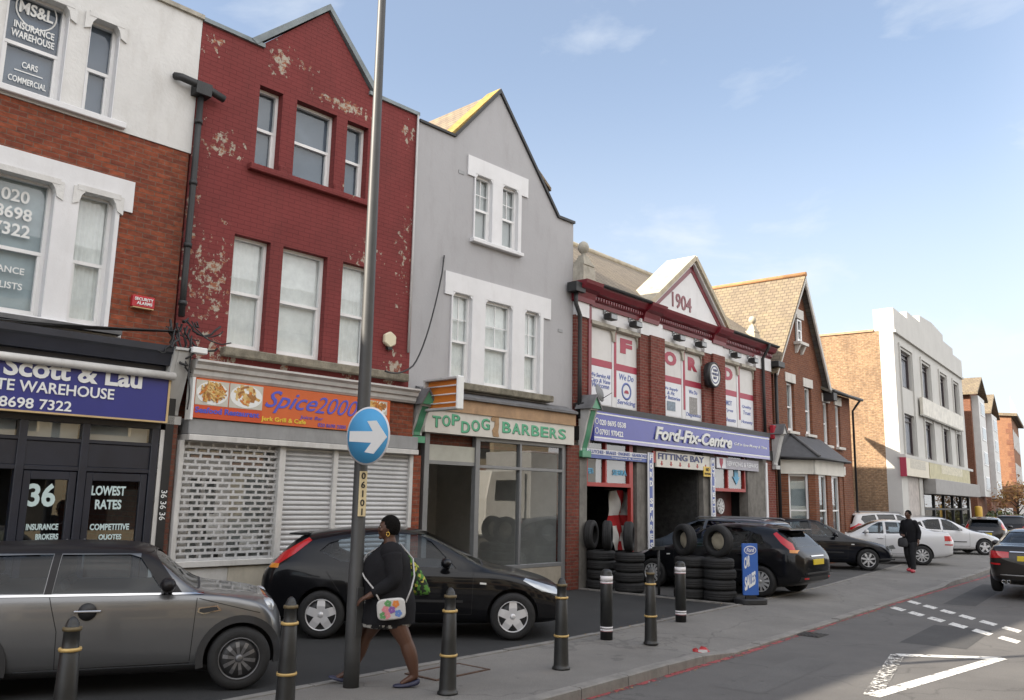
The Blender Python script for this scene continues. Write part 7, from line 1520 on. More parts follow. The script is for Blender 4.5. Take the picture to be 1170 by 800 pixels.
# --- saloon
SS = CarShape(4.70,
    top=[(0, 0.58), (0.06, 0.68), (0.3, 0.78), (0.9, 0.885), (1.38, 0.95), (1.50, 0.99), (1.9, 1.22), (2.3, 1.40), (2.65, 1.462), (3.1, 1.45), (3.5, 1.36), (3.9, 1.19), (4.08, 1.12), (4.4, 1.105), (4.58, 1.08), (4.66, 0.95), (4.70, 0.80)],
    belt=[(0, 0.54), (0.4, 0.72), (1.4, 0.90), (2.6, 0.95), (3.6, 0.985), (4.2, 1.0), (4.6, 0.98), (4.70, 0.76)],
    bot=[(0, 0.28), (0.2, 0.20), (0.7, 0.18), (3.9, 0.19), (4.3, 0.24), (4.70, 0.34)],
    plan=[(0, 0.60), (0.07, 0.72), (0.25, 0.82), (0.7, 0.895), (1.6, 0.92), (3.2, 0.925), (3.9, 0.90), (4.4, 0.85), (4.62, 0.78), (4.70, 0.68)],
    roofw=[(0, 0.48), (0.3, 0.62), (1.35, 0.74), (1.9, 0.66), (2.4, 0.60), (3.2, 0.59), (3.8, 0.63), (4.15, 0.74), (4.6, 0.72), (4.70, 0.6)])
def saloon_spec(badge=True):
    L_ = 4.70; seams = [seam(1.50, 0.34, 1.48, 0.93), seam(2.60, 0.34, 2.60, 0.98), seam(1.50, 0.34, 2.60, 0.34), seam(2.60, 0.34, 3.25, 0.36), seam(3.25, 0.36, 3.45, 0.70), seam(3.45, 0.70, 3.42, 1.0)]
    side = [[(1.86, 0.985), (2.56, 0.995), (2.56, 1.375), (2.42, 1.365), (2.2, 1.25)], [(2.64, 0.995), (3.28, 1.015), (3.40, 1.30), (3.1, 1.375), (2.64, 1.38)], [(3.36, 1.02), (3.66, 1.06), (3.55, 1.20), (3.47, 1.27)]]
    P = std_patches(L_, seams, 0, 0)
    P += [('headlight', [(0.12, 0.62), (0.2, 0.73), (0.6, 0.81), (0.55, 0.70)], 'y', 0.004, (-1, 1), M_HLIGHT, lambda c, n: abs(c.y) > 0.42),
          ('tail_light', [(0.42, 0.83), (0.90, 0.80), (0.90, 0.98), (0.42, 0.955)], 'x', 0.006, (-1, 1), M_RLIGHT, TAIL(L_)), ('reflector', [(0.60, 0.66), (0.86, 0.67), (0.86, 0.71), (0.60, 0.70)], 'x', 0.006, (-1, 1), M_RLIGHT, TAIL(L_)),
          ('boot_chrome', [(-0.40, 0.955), (0.40, 0.955), (0.40, 0.975), (-0.40, 0.975)], 'x', 0.012, (0,), M_CHR, TAIL(L_)), ('bumper_chrome', [(-0.62, 0.44), (0.62, 0.44), (0.62, 0.462), (-0.62, 0.462)], 'x', 0.010, (0,), M_CHR, TAIL(L_)),
          ('boot_seam', [(-0.60, 0.72), (0.60, 0.72), (0.60, 0.728), (-0.60, 0.728)], 'x', 0.004, (0,), M_SEAM, TAIL(L_)), ('rear_diffuser', [(-0.7, 0.24), (0.7, 0.24), (0.7, 0.36), (-0.7, 0.36)], 'x', 0.004, (0,), M_TRIM, TAIL(L_)),
          ('grille', [(-0.4, 0.5), (0.4, 0.5), (0.4, 0.66), (-0.4, 0.66)], 'x', 0.004, (0,), M_BLACK, NOSE(L_)), ('window_chrome', [(1.8, 0.965), (3.7, 1.0), (3.7, 1.012), (1.8, 0.977)], 'y', 0.004, (-1, 1), M_CHR, None)]
    def ex(t, sp, pmat):
        for yy in (-0.56, -0.46): mb = MB(); mb.lathe([(0.035, 0), (0.04, 0.03), (0.033, 0.03), (0.03, 0)], (4.66, -yy * -1, 0.30), (1, 0, 0), 14); mb.build('exhaust_pipe', M_CHR, t)
        mb = MB(); mb.lathe([(0, 0.0), (0.045, 0.0), (0.045, 0.012), (0, 0.014)], (4.655, 0, 0.90), (1, 0, 0), 20); mb.build('badge', M_CHR, t)
    return dict(shape=SS, L=L_, w=0.925, r=0.32, axles=(0.88, 3.70), side=side, front=(1.3, 2.7, [(-0.75, 0.985), (0.75, 0.985), (0.56, 1.385), (-0.56, 1.385)]), rear=(3.2, 4.25, [(-0.66, 1.135), (0.66, 1.135), (0.53, 1.375), (-0.53, 1.375)]),
        patches=P, wheel=(5, 0.07, 0.06, 0.006), cabin=(0.62, 0.62), seats=[(2.5, -0.16), (3.35, -0.12)], mirror=(1.98, 1.0), handles=[(2.44, 0.85), (3.28, 0.87)], extras=[ex, plate_fn(False, 0.82, M_YPL)])
# --- estate
ES = CarShape(4.50,
    top=[(0, 0.62), (0.06, 0.72), (0.3, 0.83), (0.9, 0.95), (1.2, 1.0), (1.35, 1.06), (1.75, 1.34), (2.1, 1.50), (2.6, 1.56), (3.4, 1.56), (4.0, 1.52), (4.16, 1.46), (4.32, 1.18), (4.44, 0.98), (4.50, 0.82)],
    belt=[(0, 0.57), (0.4, 0.76), (1.2, 0.96), (2.6, 1.0), (3.8, 1.06), (4.3, 1.02), (4.50, 0.78)],
    bot=[(0, 0.32), (0.2, 0.24), (0.7, 0.22), (3.8, 0.22), (4.2, 0.28), (4.50, 0.38)],
    plan=[(0, 0.6), (0.07, 0.72), (0.25, 0.82), (0.7, 0.89), (1.6, 0.915), (3.4, 0.915), (4.0, 0.89), (4.3, 0.84), (4.44, 0.76), (4.50, 0.66)],
    roofw=[(0, 0.48), (0.3, 0.62), (1.2, 0.74), (1.75, 0.67), (2.2, 0.63), (3.6, 0.63), (4.1, 0.62), (4.50, 0.55)])
def estate_spec():
    L_ = 4.50; seams = [seam(1.42, 0.36, 1.40, 0.98), seam(2.50, 0.36, 2.50, 1.02), seam(2.5, 0.36, 3.15, 0.38), seam(3.36, 0.75, 3.34, 1.04)]
    side = [[(1.72, 1.03), (2.46, 1.04), (2.46, 1.475), (2.26, 1.46), (2.05, 1.36)], [(2.54, 1.04), (3.26, 1.07), (3.28, 1.475), (2.54, 1.485)], [(3.36, 1.075), (3.86, 1.12), (4.0, 1.30), (3.9, 1.42), (3.36, 1.47)]]
    P = std_patches(L_, seams, 0, 0) + [('tail_light', [(3.98, 1.14), (4.14, 1.16), (4.46, 0.98), (4.44, 0.92), (4.2, 0.98)], 'y', 0.006, (-1, 1), M_RLIGHT, lambda c, n: abs(c.y) > 0.5), ('headlight', [(0.10, 0.68), (0.2, 0.78), (0.66, 0.91), (0.6, 0.80)], 'y', 0.004, (-1, 1), M_HLIGHT, lambda c, n: abs(c.y) > 0.42),
        ('grille', [(-0.4, 0.52), (0.4, 0.52), (0.4, 0.66), (-0.4, 0.66)], 'x', 0.004, (0,), M_BLACK, NOSE(L_)), ('sill_trim', [(1.1, 0.22), (3.3, 0.22), (3.3, 0.32), (1.1, 0.32)], 'y', 0.005, (-1, 1), M_TRIM, None)]
    def ex(t, sp, pmat):
        for sd in (-1, 1): mb = MB(); mb.tube([(2.2, sd * 0.6, 1.52), (2.3, sd * 0.6, 1.57), (3.9, sd * 0.59, 1.56), (4.0, sd * 0.59, 1.53)], 0.018); mb.build('roof_rail', M_ALU, t)
    return dict(shape=ES, L=L_, w=0.915, r=0.34, axles=(0.90, 3.58), side=side, front=(1.1, 2.5, [(-0.76, 1.05), (0.76, 1.05), (0.59, 1.475), (-0.59, 1.475)]), rear=(3.9, 4.6, [(-0.64, 1.13), (0.64, 1.13), (0.56, 1.44), (-0.56, 1.44)]), patches=P, wheel=(8, 0.05, 0.045, 0.006), cabin=(0.68, 0.66), seats=[(2.35, -0.16), (3.15, -0.12)],
        mirror=(1.85, 1.06), handles=[(2.34, 0.88), (3.12, 0.91)], sglass=CARGLD, rglass=CARGLD, extras=[ex, plate_fn(True, 0.45, M_WPL), plate_fn(False, 0.75, M_YPL)])
PT_GREY = paint('metallic_bronze_grey', (0.165, 0.168, 0.172), 0.7, 0.3); PT_BLACK = pm('black_car_paint', (0.006, 0.0062, 0.0075), 0.3, 0.0, var=0.03, coat=0.55, spec=0.08); PT_WHITE = paint('white_car_paint', (0.58, 0.58, 0.585), 0.0, 0.3)
PT_NIGHT = pm('blue_black_paint', (0.007, 0.008, 0.012), 0.3, 0.1, var=0.03, coat=0.55, spec=0.1); PT_BRBLACK = paint('brown_black_paint', (0.020, 0.017, 0.015), 0.3, 0.3); PT_SLATE = paint('slate_blue_paint', (0.10, 0.12, 0.15), 0.4, 0.3)
def deg2(a, b_): d_ = V3(b_) - V3(a); return math.degrees(math.atan2(d_.y, d_.x))
def wpos(px, py, off=0.0): return ground(px, py)
# bronze-grey small hatch, nose right
msp = mini_spec(); a = ground(270, 786); hd = 3.0
def place_by_wheel(spec, wheel, heading, side):
    """centre of the axles from where the near wheel of an axle touches the ground"""
    rot = Matrix.Rotation(R(heading) + math.pi, 3, 'Z'); xf, xr_ = spec['axles']; xa = xf if wheel == 'front' else xr_
    return lambda p: p - rot @ V3((xa - (xf + xr_) / 2, side * (spec['w'] - 0.1), 0))
def car(name, spec, wheel, px, py, heading, side, label, pmat, **k):
    p = place_by_wheel(spec, wheel, heading, side)(ground(px, py)); return make_car(name, spec, (p.x, p.y, 0), heading, label, pmat, **k)
car('small_hatchback', msp, 'front', 270, 787, 20.0, 1, 'metallic grey retro small hatchback with black roof and dark wheels', PT_GREY)
hs3, hs5 = hatch_spec(3), hatch_spec(5)
car('hatchback', hs3, 'front', 585, 731, 4.0, 1, 'glossy black three door hatchback with silver five spoke wheels before the steel shutters', PT_BLACK, wheels=(5, 0.11, 0.10, 0.004))
car('hatchback', hs5, 'rear', 871, 682, 138.0, -1, 'black hatchback seen from behind, nose in at the garage, yellow rear plate', PT_BLACK, rim=M_HUBCAP, wheels=(12, 0.035, 0.05, 0.004))
def damage(t, sp, pmat):
    random.seed(5); mb = MB()
    for i in range(16):
        x, y, z = random.uniform(-0.05, 0.35), random.uniform(0.05, 0.82), random.uniform(0.38, 0.72); a = random.uniform(0.03, 0.10)
        mb.prism([(x - a, z - a * 0.5), (x + a * 0.8, z - a * 0.7), (x + a, z + a * 0.4), (x - a * 0.3, z + a * 0.7)], y, y + random.uniform(0.01, 0.05))
    mb.build('broken_front', pm('bare_metal_debris', (0.22, 0.23, 0.23), 0.4, 0.5, var=0.4), t)
    mb = MB(); mb.prism([(0.02, 0.33), (0.5, 0.30), (0.45, 0.36), (0.0, 0.37)], 0.2, 0.84); mb.build('hanging_bumper', M_TRIM, t, bevel=0.01)
import copy as _cp_
hd_ = dict(hs5); hd_['extras'] = [hatch_extras, damage, plate_fn(False, 0.74, M_YPL)]; hd_['patches'] = [p for p in hs5['patches'] if p[0] not in ('headlight', 'grille')]
car('hatchback', hd_, 'front', 992, 652, -8.0, 1, 'dark hatchback with crumpled front end and broken headlight', PT_NIGHT, rim=M_HUBCAP, wheels=(7, 0.045, 0.055, 0.006))
ss = saloon_spec()
sw = dict(ss); sw['extras'] = [plate_fn(False, 0.62, M_WPL)]
car('saloon_car', sw, 'rear', 1054, 646, 163.0, -1, 'white saloon with red tail light parked behind the walking man', PT_WHITE, rim=M_HUBCAP, wheels=(10, 0.03, 0.05, 0.005))
es = estate_spec()
p = FB.w(4.45, -1.0); make_car('estate_car', es, (p.x, p.y, 0), 139.0, 'slate blue estate nose in at the garage bay behind the tyre stacks', PT_SLATE)
p = V3((15.1, 34.0, 0)); t = make_car('estate_car', es, (p.x, p.y, 0), 10.0, 'white estate with black tinted windows by the brick flank of the white block', PT_WHITE); t.scale = (1, 1, 1.07)
p = FB.w(24.0, -1.6); make_car('hatchback', hs5, (p.x, p.y, 0), -6.0, 'white hatchback facing right with dark grille, beyond the white saloon', PT_WHITE)
p = FB.w(27.4, -0.7); make_car('hatchback', hs5, (p.x, p.y, 0), -4.0, 'dark blue hatchback half hidden behind the white hatchback', PT_NIGHT)
p = FB.w(30.2, -2.0); make_car('hatchback', hs5, (p.x, p.y, 0), 60.0, 'dark hatchback seen from behind in front of the white block shop windows', PT_BRBLACK, rim=M_HUBCAP)
p = FB.w(36.5, -1.9); make_car('estate_car', es, (p.x, p.y, 0), 60.0, 'black estate with yellow plate, last of the parked cars before the hedge', PT_BLACK)
car('saloon_car', ss, 'rear', 1140, 675.5, 53.0, -1, 'brown black saloon driving away on the road at the right edge', PT_BRBLACK)

# ------------------------------------------------------------------ street furniture and small things
W0 = Fac((0, 0), 0.0)                                   # plain world frame
def at_top(px, py, z): return ground(px, py, z)
M_BOLL = pm('bollard_black', (0.016, 0.017, 0.017), 0.45, var=0.3, vs=6, dirt=0.3, dcol=(0.05, 0.048, 0.042)); M_GOLDB = pm('bollard_gold', (0.48, 0.33, 0.12), 0.4, 0.2, var=0.2); M_REFL = pm('reflective_white', (0.68, 0.66, 0.67), 0.4, var=0.04); M_REFLR = pm('reflective_pink', (0.55, 0.22, 0.25), 0.4)
bp_ = [(84, 704.5, 'slim black bollard with gold bands in front of the grey small hatchback door'), (333, 682, 'slim black bollard with gold bands left of the lamp post'), (515, 671.5, 'slim black bollard with gold bands right of the walking woman'), (642, 660, 'slim black bollard with gold bands near the front wheel of the black hatchback'), (743, 648, 'slim black bollard with gold bands between the two white banded posts')]
BH = 1.03; first = None
for px_, py_, lab in bp_:
    p = at_top(px_, py_, BH)
    if first is None:
        t = D.objects.new('bollard', None); COL.objects.link(t); first = t
        mb = MB(); mb.lathe([(0.0, 0.0), (0.105, 0.0), (0.105, 0.02), (0.092, 0.03), (0.088, 0.06), (0.076, 0.5), (0.066, 0.80), (0.058, 0.81), (0.055, 0.93), (0.062, 0.935), (0.062, 0.955), (0.05, 0.96), (0.045, 0.985), (0.03, 1.015), (0.012, 1.03), (0.0, 1.03)], n=20); mb.build('post', M_BOLL, t)
        for z_, r_ in ((0.36, 0.083), (0.79, 0.071)): mb = MB(); mb.lathe([(0.06, z_), (r_ + 0.006, z_), (r_ + 0.009, z_ + 0.012), (r_ + 0.006, z_ + 0.024), (0.06, z_ + 0.024)], n=20); mb.build('gold_band', M_GOLDB, t)
        mb = MB(); mb.lathe([(0.05, 0.93), (0.0655, 0.932), (0.0655, 0.957), (0.05, 0.96)], n=20); mb.build('collar', pm('bollard_bronze', (0.13, 0.10, 0.05), 0.5, 0.2), t)
    else: t = copy_tree(first)
    t.location = (p.x, p.y, 0); tag(t, lab, 'bollard', 'slim black bollards along the pavement')
first = None
for px_, py_, lab in ((693, 650, 'black bollard with white reflective bands, left of the tall tyre stacks'), (777, 641, 'black bollard with white reflective bands beside the blue car sales sign')):
    p = at_top(px_, py_, 0.97)
    if first is None:
        t = D.objects.new('reflective_bollard', None); COL.objects.link(t); first = t
        mb = MB(); mb.lathe([(0, 0), (0.088, 0.0), (0.088, 0.89), (0.08, 0.90), (0.08, 0.92), (0.07, 0.945), (0.04, 0.965), (0, 0.97)], n=24); mb.build('post', M_BOLL, t)
        for z0_, z1_, mt in ((0.80, 0.875, M_REFL), (0.775, 0.795, M_REFL), (0.77, 0.775, M_REFLR), (0.155, 0.18, M_REFL), (0.12, 0.145, M_REFL), (0.115, 0.12, M_REFLR)): mb = MB(); mb.lathe([(0.07, z0_), (0.0905, z0_), (0.0905, z1_), (0.07, z1_)], n=24); mb.build('reflective_band', mt, t)
    else: t = copy_tree(first)
    t.location = (p.x, p.y, 0); tag(t, lab, 'bollard', 'black bollards with reflective bands')
# lamp post, slightly out of plumb, lantern above the picture
lb = ground(401, 785); dl = (lb - CAMO); 
dtop = ray(436.5, 0.0); tt = math.hypot(lb.x, lb.y) / dtop.to_2d().length; ltop = CAMO + dtop * tt
ax_ = (ltop - lb).normalized()
lp = D.objects.new('lamp_post', None); COL.objects.link(lp); lp.location = lb; tag(lp, 'tall dark grey street lamp post between the grey small hatchback and the woman', 'lamp post')
M_POST = pm('lamp_post_paint', (0.055, 0.056, 0.056), 0.5, 0.1, var=0.15, dirt=0.25)
mb = MB(); L0 = (ltop - lb).length
pr = [(0.0, 0), (0.082, 0.0), (0.082, 0.4), (0.08, 1.2), (0.074, 1.22), (0.070, 2.9), (0.058, L0 * 0.72), (0.046, L0 + 0.1), (0.04, L0 + 1.4), (0.0, L0 + 1.4)]
mb.lathe(pr, (0, 0, 0), ax_, 24); mb.build('pole', M_POST, lp)
tp = ax_ * (L0 + 1.4); road = FB.n * -1.0
mb = MB(); mb.tube([tp - ax_ * 0.1, tp + ax_ * 0.15 + road * 0.15, tp + ax_ * 0.25 + road * 0.7], 0.03); mb.build('arm', M_POST, lp)
mb = MB(); q = tp + ax_ * 0.25 + road * 0.95; mb.ball(q, 0.3, (0.6, 1.0, 0.28), 16, 8, Matrix.Rotation(FB.a, 4, 'Z')); mb.build('lantern', M_ALU, lp)
mb = MB(); mb.box(-0.045, 0.045, -0.012, 0.012, 0.5, 1.0); o = mb.build('access_door', M_POST, lp, bevel=0.004); o.location = FB.n * -0.07; o.rotation_euler = (0, 0, FB.a)
def on_post(z): return lb + ax_ * (z / ax_.z)
# column number strip, digits one under another
zz0, zz1 = 0, 0
vd = V3((lb.x, lb.y, 0)).normalized(); rt = V3((vd.y, -vd.x, 0))
def z_on(px, py): d_ = ray(px, py); return CAMH + d_.z * (math.hypot(lb.x, lb.y) - 0.09) / d_.to_2d().length
za, zb_ = z_on(414, 590), z_on(416, 538.5)
c = on_post((za + zb_) / 2) - vd * 0.078 + rt * 0.03
np_ = D.objects.new('column_number', None); COL.objects.link(np_); np_.location = c; np_.rotation_euler = (0, 0, math.atan2(rt.y, rt.x) + R(18)); tag(np_, 'narrow cream number strip with black digits on the lamp post', 'number plate')
hh = (zb_ - za) / 2
mb = MB(); mb.box(-0.042, 0.042, -0.004, 0.004, -hh, hh); mb.build('strip', pm('number_cream', (0.60, 0.50, 0.30), 0.5), np_)
for i, ch in enumerate('06101'): text(ch, 0, hh - (i + 0.88) * hh * 2 / 5, -0.006, hh * 0.30, M_BLACK, np_, bold=0.02, center=True)
# keep-right arrow disc
sd_ = ray(420, 498); sc = CAMO + sd_ * ((math.hypot(lb.x, lb.y) - 0.27) / sd_.to_2d().length)
va = math.atan2(sd_.y, sd_.x); na = va + math.pi + R(-43)           # the way the disc faces
rs = D.objects.new('road_sign', None); COL.objects.link(rs); rs.location = sc; rs.rotation_euler = (0, 0, na + R(90)); tag(rs, 'round blue road sign with white arrow pointing right', 'road sign')
rr = 0.305
M_SKYB = pm('road_sign_blue', (0.075, 0.335, 0.62), 0.6, var=0.03)
mb = MB(); mb.lathe([(0, 0.0), (rr, 0.0), (rr, 0.008), (0, 0.008)], (0, 0.0, 0), (0, 1, 0), 48); mb.build('disc', M_REFL, rs)
mb = MB(); mb.lathe([(0, -0.002), (rr - 0.018, -0.002), (rr - 0.018, 0.0)], (0, 0, 0), (0, 1, 0), 48); mb.build('blue_face', M_SKYB, rs)
mb = MB(); mb.prism([(-0.255, -0.055), (0.06, -0.075), (-0.03, -0.17), (0.10, -0.19), (0.275, -0.02), (0.12, 0.155), (-0.01, 0.155), (0.075, 0.045), (-0.255, 0.055)], -0.006, -0.002); mb.build('arrow', M_LETW, rs)
mb = MB(); mb.box(-0.14, 0.14, 0.008, 0.03, 0.07, 0.10); mb.box(-0.12, -0.06, 0.03, 0.22, 0.07, 0.10); mb.build('bracket', M_GALV, rs)
# projecting light box with orange face
xb = XJ2 + 0.12; PF = Fac(FA.w(xb, 0), 46.6 + 90)
y0_, zb0 = PF.at(484, 470); y1_, zb1 = PF.at(531, 432); zt0 = PF.at(484, 434)[1]; zbm = (PF.at(484, 470)[1] + PF.at(525, 467)[1]) / 2; ztm = (PF.at(484, 434)[1] + PF.at(525, 429)[1]) / 2
ya, yb_ = min(y0_, y1_), max(y0_, y1_); ya = PF.at(521, 450)[0]; yb_ = PF.at(483, 450)[0]
bx = root('light_box', FA, (xb, yb_, zbm), 'projecting orange light box with white bars between the two shop fronts', 'light box')
mb = MB(); th = 0.15; f_ = 0.045
mb.box(xb, xb + th, ya, yb_, ztm - f_, ztm).box(xb, xb + th, ya, yb_, zbm, zbm + f_).box(xb, xb + th, yb_ - f_, yb_, zbm + f_, ztm - f_); mb.build('case', M_PALEGREY, bx, bevel=0.006)
mb = MB(); mb.box(xb - 0.015, xb + th, ya - 0.06, ya, zbm - 0.01, ztm + 0.01); mb.build('end_cap', M_LETW, bx, bevel=0.02)
mb = MB(); mb.box(xb + 0.10, xb + th - 0.02, ya, yb_ - f_, zbm + f_, ztm - f_); mb.build('orange_face', pm('light_box_orange', (0.62, 0.20, 0.03), 0.4, var=0.08), bx)
for i in range(3): z_ = lerp(zbm, ztm, 0.22 + 0.26 * i); mb = MB(); mb.cyl((xb + 0.05, ya, z_), (xb + 0.05, yb_ - f_, z_), 0.014, n=8); mb.build('tube_light', M_REFL, bx)
mb = MB(); mb.box(xb + 0.05, xb + 0.14, yb_, -0.05, zbm + 0.1, zbm + 0.16).box(xb + 0.05, xb + 0.14, yb_, -0.05, ztm - 0.2, ztm - 0.14); mb.build('bracket', M_GALV, bx)
# satellite dish
x, z = FB.at(687, 449, -0.45)
sdh = root('satellite_dish', FB, (x, -0.05, z), 'small grey satellite dish above the left end of the garage sign', 'satellite dish')
mb = MB(); n = V3((0.25, -1, 0.30)).normalized(); mb.lathe([(0.0, 0.06), (0.10, 0.05), (0.18, 0.025), (0.215, 0.0), (0.212, 0.008), (0.10, 0.062), (0.0, 0.072)][::-1], (x, -0.40, z), tuple(-n * -1), 24); mb.build('dish', pm('dish_grey', (0.16, 0.165, 0.17), 0.5, var=0.2), sdh)
mb = MB(); mb.tube([(x, -0.05, z - 0.15), (x, -0.3, z - 0.12), (x, -0.38, z)], 0.018); mb.tube([(x, -0.38, z - 0.18), (x + 0.1, -0.68, z + 0.0)], 0.008); mb.build('arm', M_BLACK, sdh)
# alarm boxes
x, z = FA.at(164.5, 345, -0.09)
ar = root('alarm_box', FA, (x, -0.01, z), 'small red alarm box with white writing on the orange brick wall', 'alarm box')
mb = MB(); mb.box(x - 0.16, x + 0.16, -0.09, -0.002, z - 0.085, z + 0.085); mb.build('box', pm('alarm_red_box', (0.42, 0.02, 0.03), 0.4, var=0.05), ar, bevel=0.01)
text('SECURITY', x, z + 0.01, -0.094, 0.045, M_LETW, ar, bold=0.02, center=True); text('ALARMS', x + 0.01, z - 0.05, -0.094, 0.045, M_LETW, ar, bold=0.02, center=True)
mb = MB(); mb.box(x - 0.15, x + 0.15, -0.095, -0.004, z - 0.10, z - 0.086); mb.build('lower_strip', M_GOLD, ar)
x, z = FA.at(446, 388, -0.08); mb = MB(); pts = [(x + 0.155 * math.cos(math.pi * k / 3 + 0.5), z + 0.155 * math.sin(math.pi * k / 3 + 0.5)) for k in range(6)]
mb.prism(pts, -0.10, -0.012); ar = root('alarm_box', FA, (x, -0.012, z), 'cream six sided alarm box on the red wall right of the lamp post', 'alarm box'); mb.build('box', pm('alarm_cream', (0.60, 0.55, 0.40), 0.45, var=0.06), ar, bevel=0.02)
mb = MB(); mb.box(x - 0.05, x + 0.05, -0.09, -0.02, z - 0.19, z - 0.14); mb.build('strobe', M_BLACK, ar)
# security camera on the left console
x, z = FA.at(231, 402, -0.5); cc = root('security_camera', FA, (x, -0.35, z), 'white security camera at the top of the bracket between the left shops', 'camera')
mb = MB(); mb.box(x - 0.17, x + 0.06, -0.56, -0.46, z - 0.04, z + 0.05); mb.build('housing', M_LETW, cc, bevel=0.012); mb = MB(); mb.tube([(x - 0.12, -0.5, z - 0.04), (x - 0.2, -0.45, z - 0.12), (x - 0.25, -0.36, z - 0.12)], 0.015); mb.build('bracket', M_BLACK, cc)
# cables
def cable(pts, r, lab, fac=FA):
    out = []
    for a, b_ in zip(pts, pts[1:]):
        n = 8
        for i in range(n): out.append(V3(a).lerp(V3(b_), i / n))
    out.append(V3(pts[-1])); mb = MB(); mb.tube(out, r, 6); c_ = out[len(out) // 2]; o = put(mb.build('cable', M_BLACK), fac, tuple(c_)); tag(o, lab, 'cable')
def sag(a, b_, s, n=10, wob=0.0):
    return [V3(a).lerp(V3(b_), i / n) + V3((random.uniform(-wob, wob), random.uniform(-wob, wob), -s * 4 * (i / n) * (1 - i / n))) for i in range(n + 1)]
xa, za = FA.at(508, 292, -0.04); xc_, zc_ = FA.at(472, 418, -0.35)
cable([(xa, -0.03, za)] + sag((xa, -0.06, za - 0.05), (xc_, -0.35, zc_), 0.35)[1:] + sag((xc_, -0.35, zc_), (xof(FA, 440, 424, -0.5), -0.5, zof(FA, 440, 424, -0.5)), 0.08)[1:], 0.016, 'thin black cable drooping down the grey wall')
random.seed(21); mb = MB(); kx, kz = XJ1 - 0.05, zof(FA, 199, 372, -0.2)
for i in range(16):
    a = V3((kx + random.uniform(-0.15, 0.2), -0.25 + random.uniform(-0.15, 0.1), kz + random.uniform(-0.05, 0.12))); b_ = a + V3((random.uniform(-0.5, 0.6), random.uniform(-0.25, 0.05), random.uniform(-0.75, 0.05)))
    mb.tube(sag(a, b_, random.uniform(0.02, 0.2), 8, 0.03), random.uniform(0.008, 0.02), 5)
for i in range(3): mb.tube(sag((kx, -0.3 - 0.03 * i, kz - 0.1), (-14.5, -0.45, zc[2] + 0.08 + 0.05 * i), 0.06, 12, 0.015), 0.012, 5)
o = put(mb.build('cable_bundle', M_BLACK), FA, (kx, -0.25, kz)); tag(o, 'tangle of black cables at the foot of the left drainpipe', 'cables')
for i in range(5):
    a = (XJ1 + 0.2 + i * 0.03, -0.52, zco1 + 0.02 - 0.05 * i); 
cable(sag((kx + 0.15, -0.4, kz - 0.15), (XJ1 + 0.10, -0.50, zsg0 + 0.1), -0.05, 8, 0.02), 0.012, 'black cable hanging beside the orange takeaway sign')

# ---- tyres
def tyre_mesh(r=0.325, wd=0.205):
    mb = MB(); rr_ = r * 0.60
    mb.lathe([(rr_, 0.02), (rr_ + 0.012, 0.004), (rr_ + 0.05, 0.0), (r - 0.05, 0.004), (r - 0.018, 0.018), (r - 0.003, 0.045), (r, 0.075), (r - 0.008, 0.085), (r, 0.092), (r, 0.112), (r - 0.008, 0.12), (r, 0.13), (r - 0.003, wd - 0.045), (r - 0.018, wd - 0.018), (r - 0.05, wd - 0.004), (rr_ + 0.05, wd), (rr_ + 0.012, wd - 0.004), (rr_, wd - 0.02), (rr_ + 0.03, wd * 0.5), (rr_, 0.02)], n=36); return mb
ty0 = None; random.seed(9)
def tyre(loc, rot, lab, rim=None, group='stacked tyres outside the garage'):
    global ty0
    if ty0 is None: ty0 = tyre_mesh().build('tyre', M_TYRE); o = ty0
    else: o = ty0.copy(); COL.objects.link(o)
    o.location = loc; o.rotation_euler = rot; tag(o, lab, 'tyre', group)
    if rim:
        mb = MB(); r_ = 0.205; mb.lathe([(r_, 0.03), (r_ - 0.012, 0.03), (r_ - 0.03, 0.06), (r_ - 0.05, 0.10), (0.07, 0.07), (0.0, 0.07)], n=30)
        for k in range(5):
            a = 2 * math.pi * k / 5; mb.prism([(0.03 * math.cos(a + 1.57) + 0.03 * math.cos(a), 0.03 * math.sin(a + 1.57) + 0.03 * math.sin(a)), (0.19 * math.cos(a + 0.13), 0.19 * math.sin(a + 0.13)), (0.19 * math.cos(a - 0.13), 0.19 * math.sin(a - 0.13)), (-0.03 * math.cos(a + 1.57) + 0.03 * math.cos(a), -0.03 * math.sin(a + 1.57) + 0.03 * math.sin(a))], 0.035, 0.06, 'xy')
        mb.build('rim', rim, o)
    return o
names = ('bottom', 'second from bottom', 'third from bottom', 'topmost', 'fifth')
stk = [(686.5, 674.5, 4, 'stack by the garage doorway, left and further back'), (719, 678.5, 4, 'stack below the hanging flag'), (789, 686.0, 4, 'stack half hidden behind the right banded bollard'), (822, 688.5, 4, 'stack left of the blue car sales sign')]
SP = []
for px_, py_, n_, lab in stk:
    p = ground(px_, py_); vv = V3((p.x, p.y, 0)).normalized(); p = p + vv * 0.32; SP.append(p)
    for k in range(n_): tyre((p.x + random.uniform(-0.02, 0.02), p.y + random.uniform(-0.02, 0.02), 0.01 + 0.207 * k), (0, 0, random.uniform(0, 6)), '%s flat tyre in the %s' % (names[k], lab))
M_BEIGER = pm('dusty_alloy', (0.42, 0.38, 0.29), 0.45, 0.3, var=0.25)
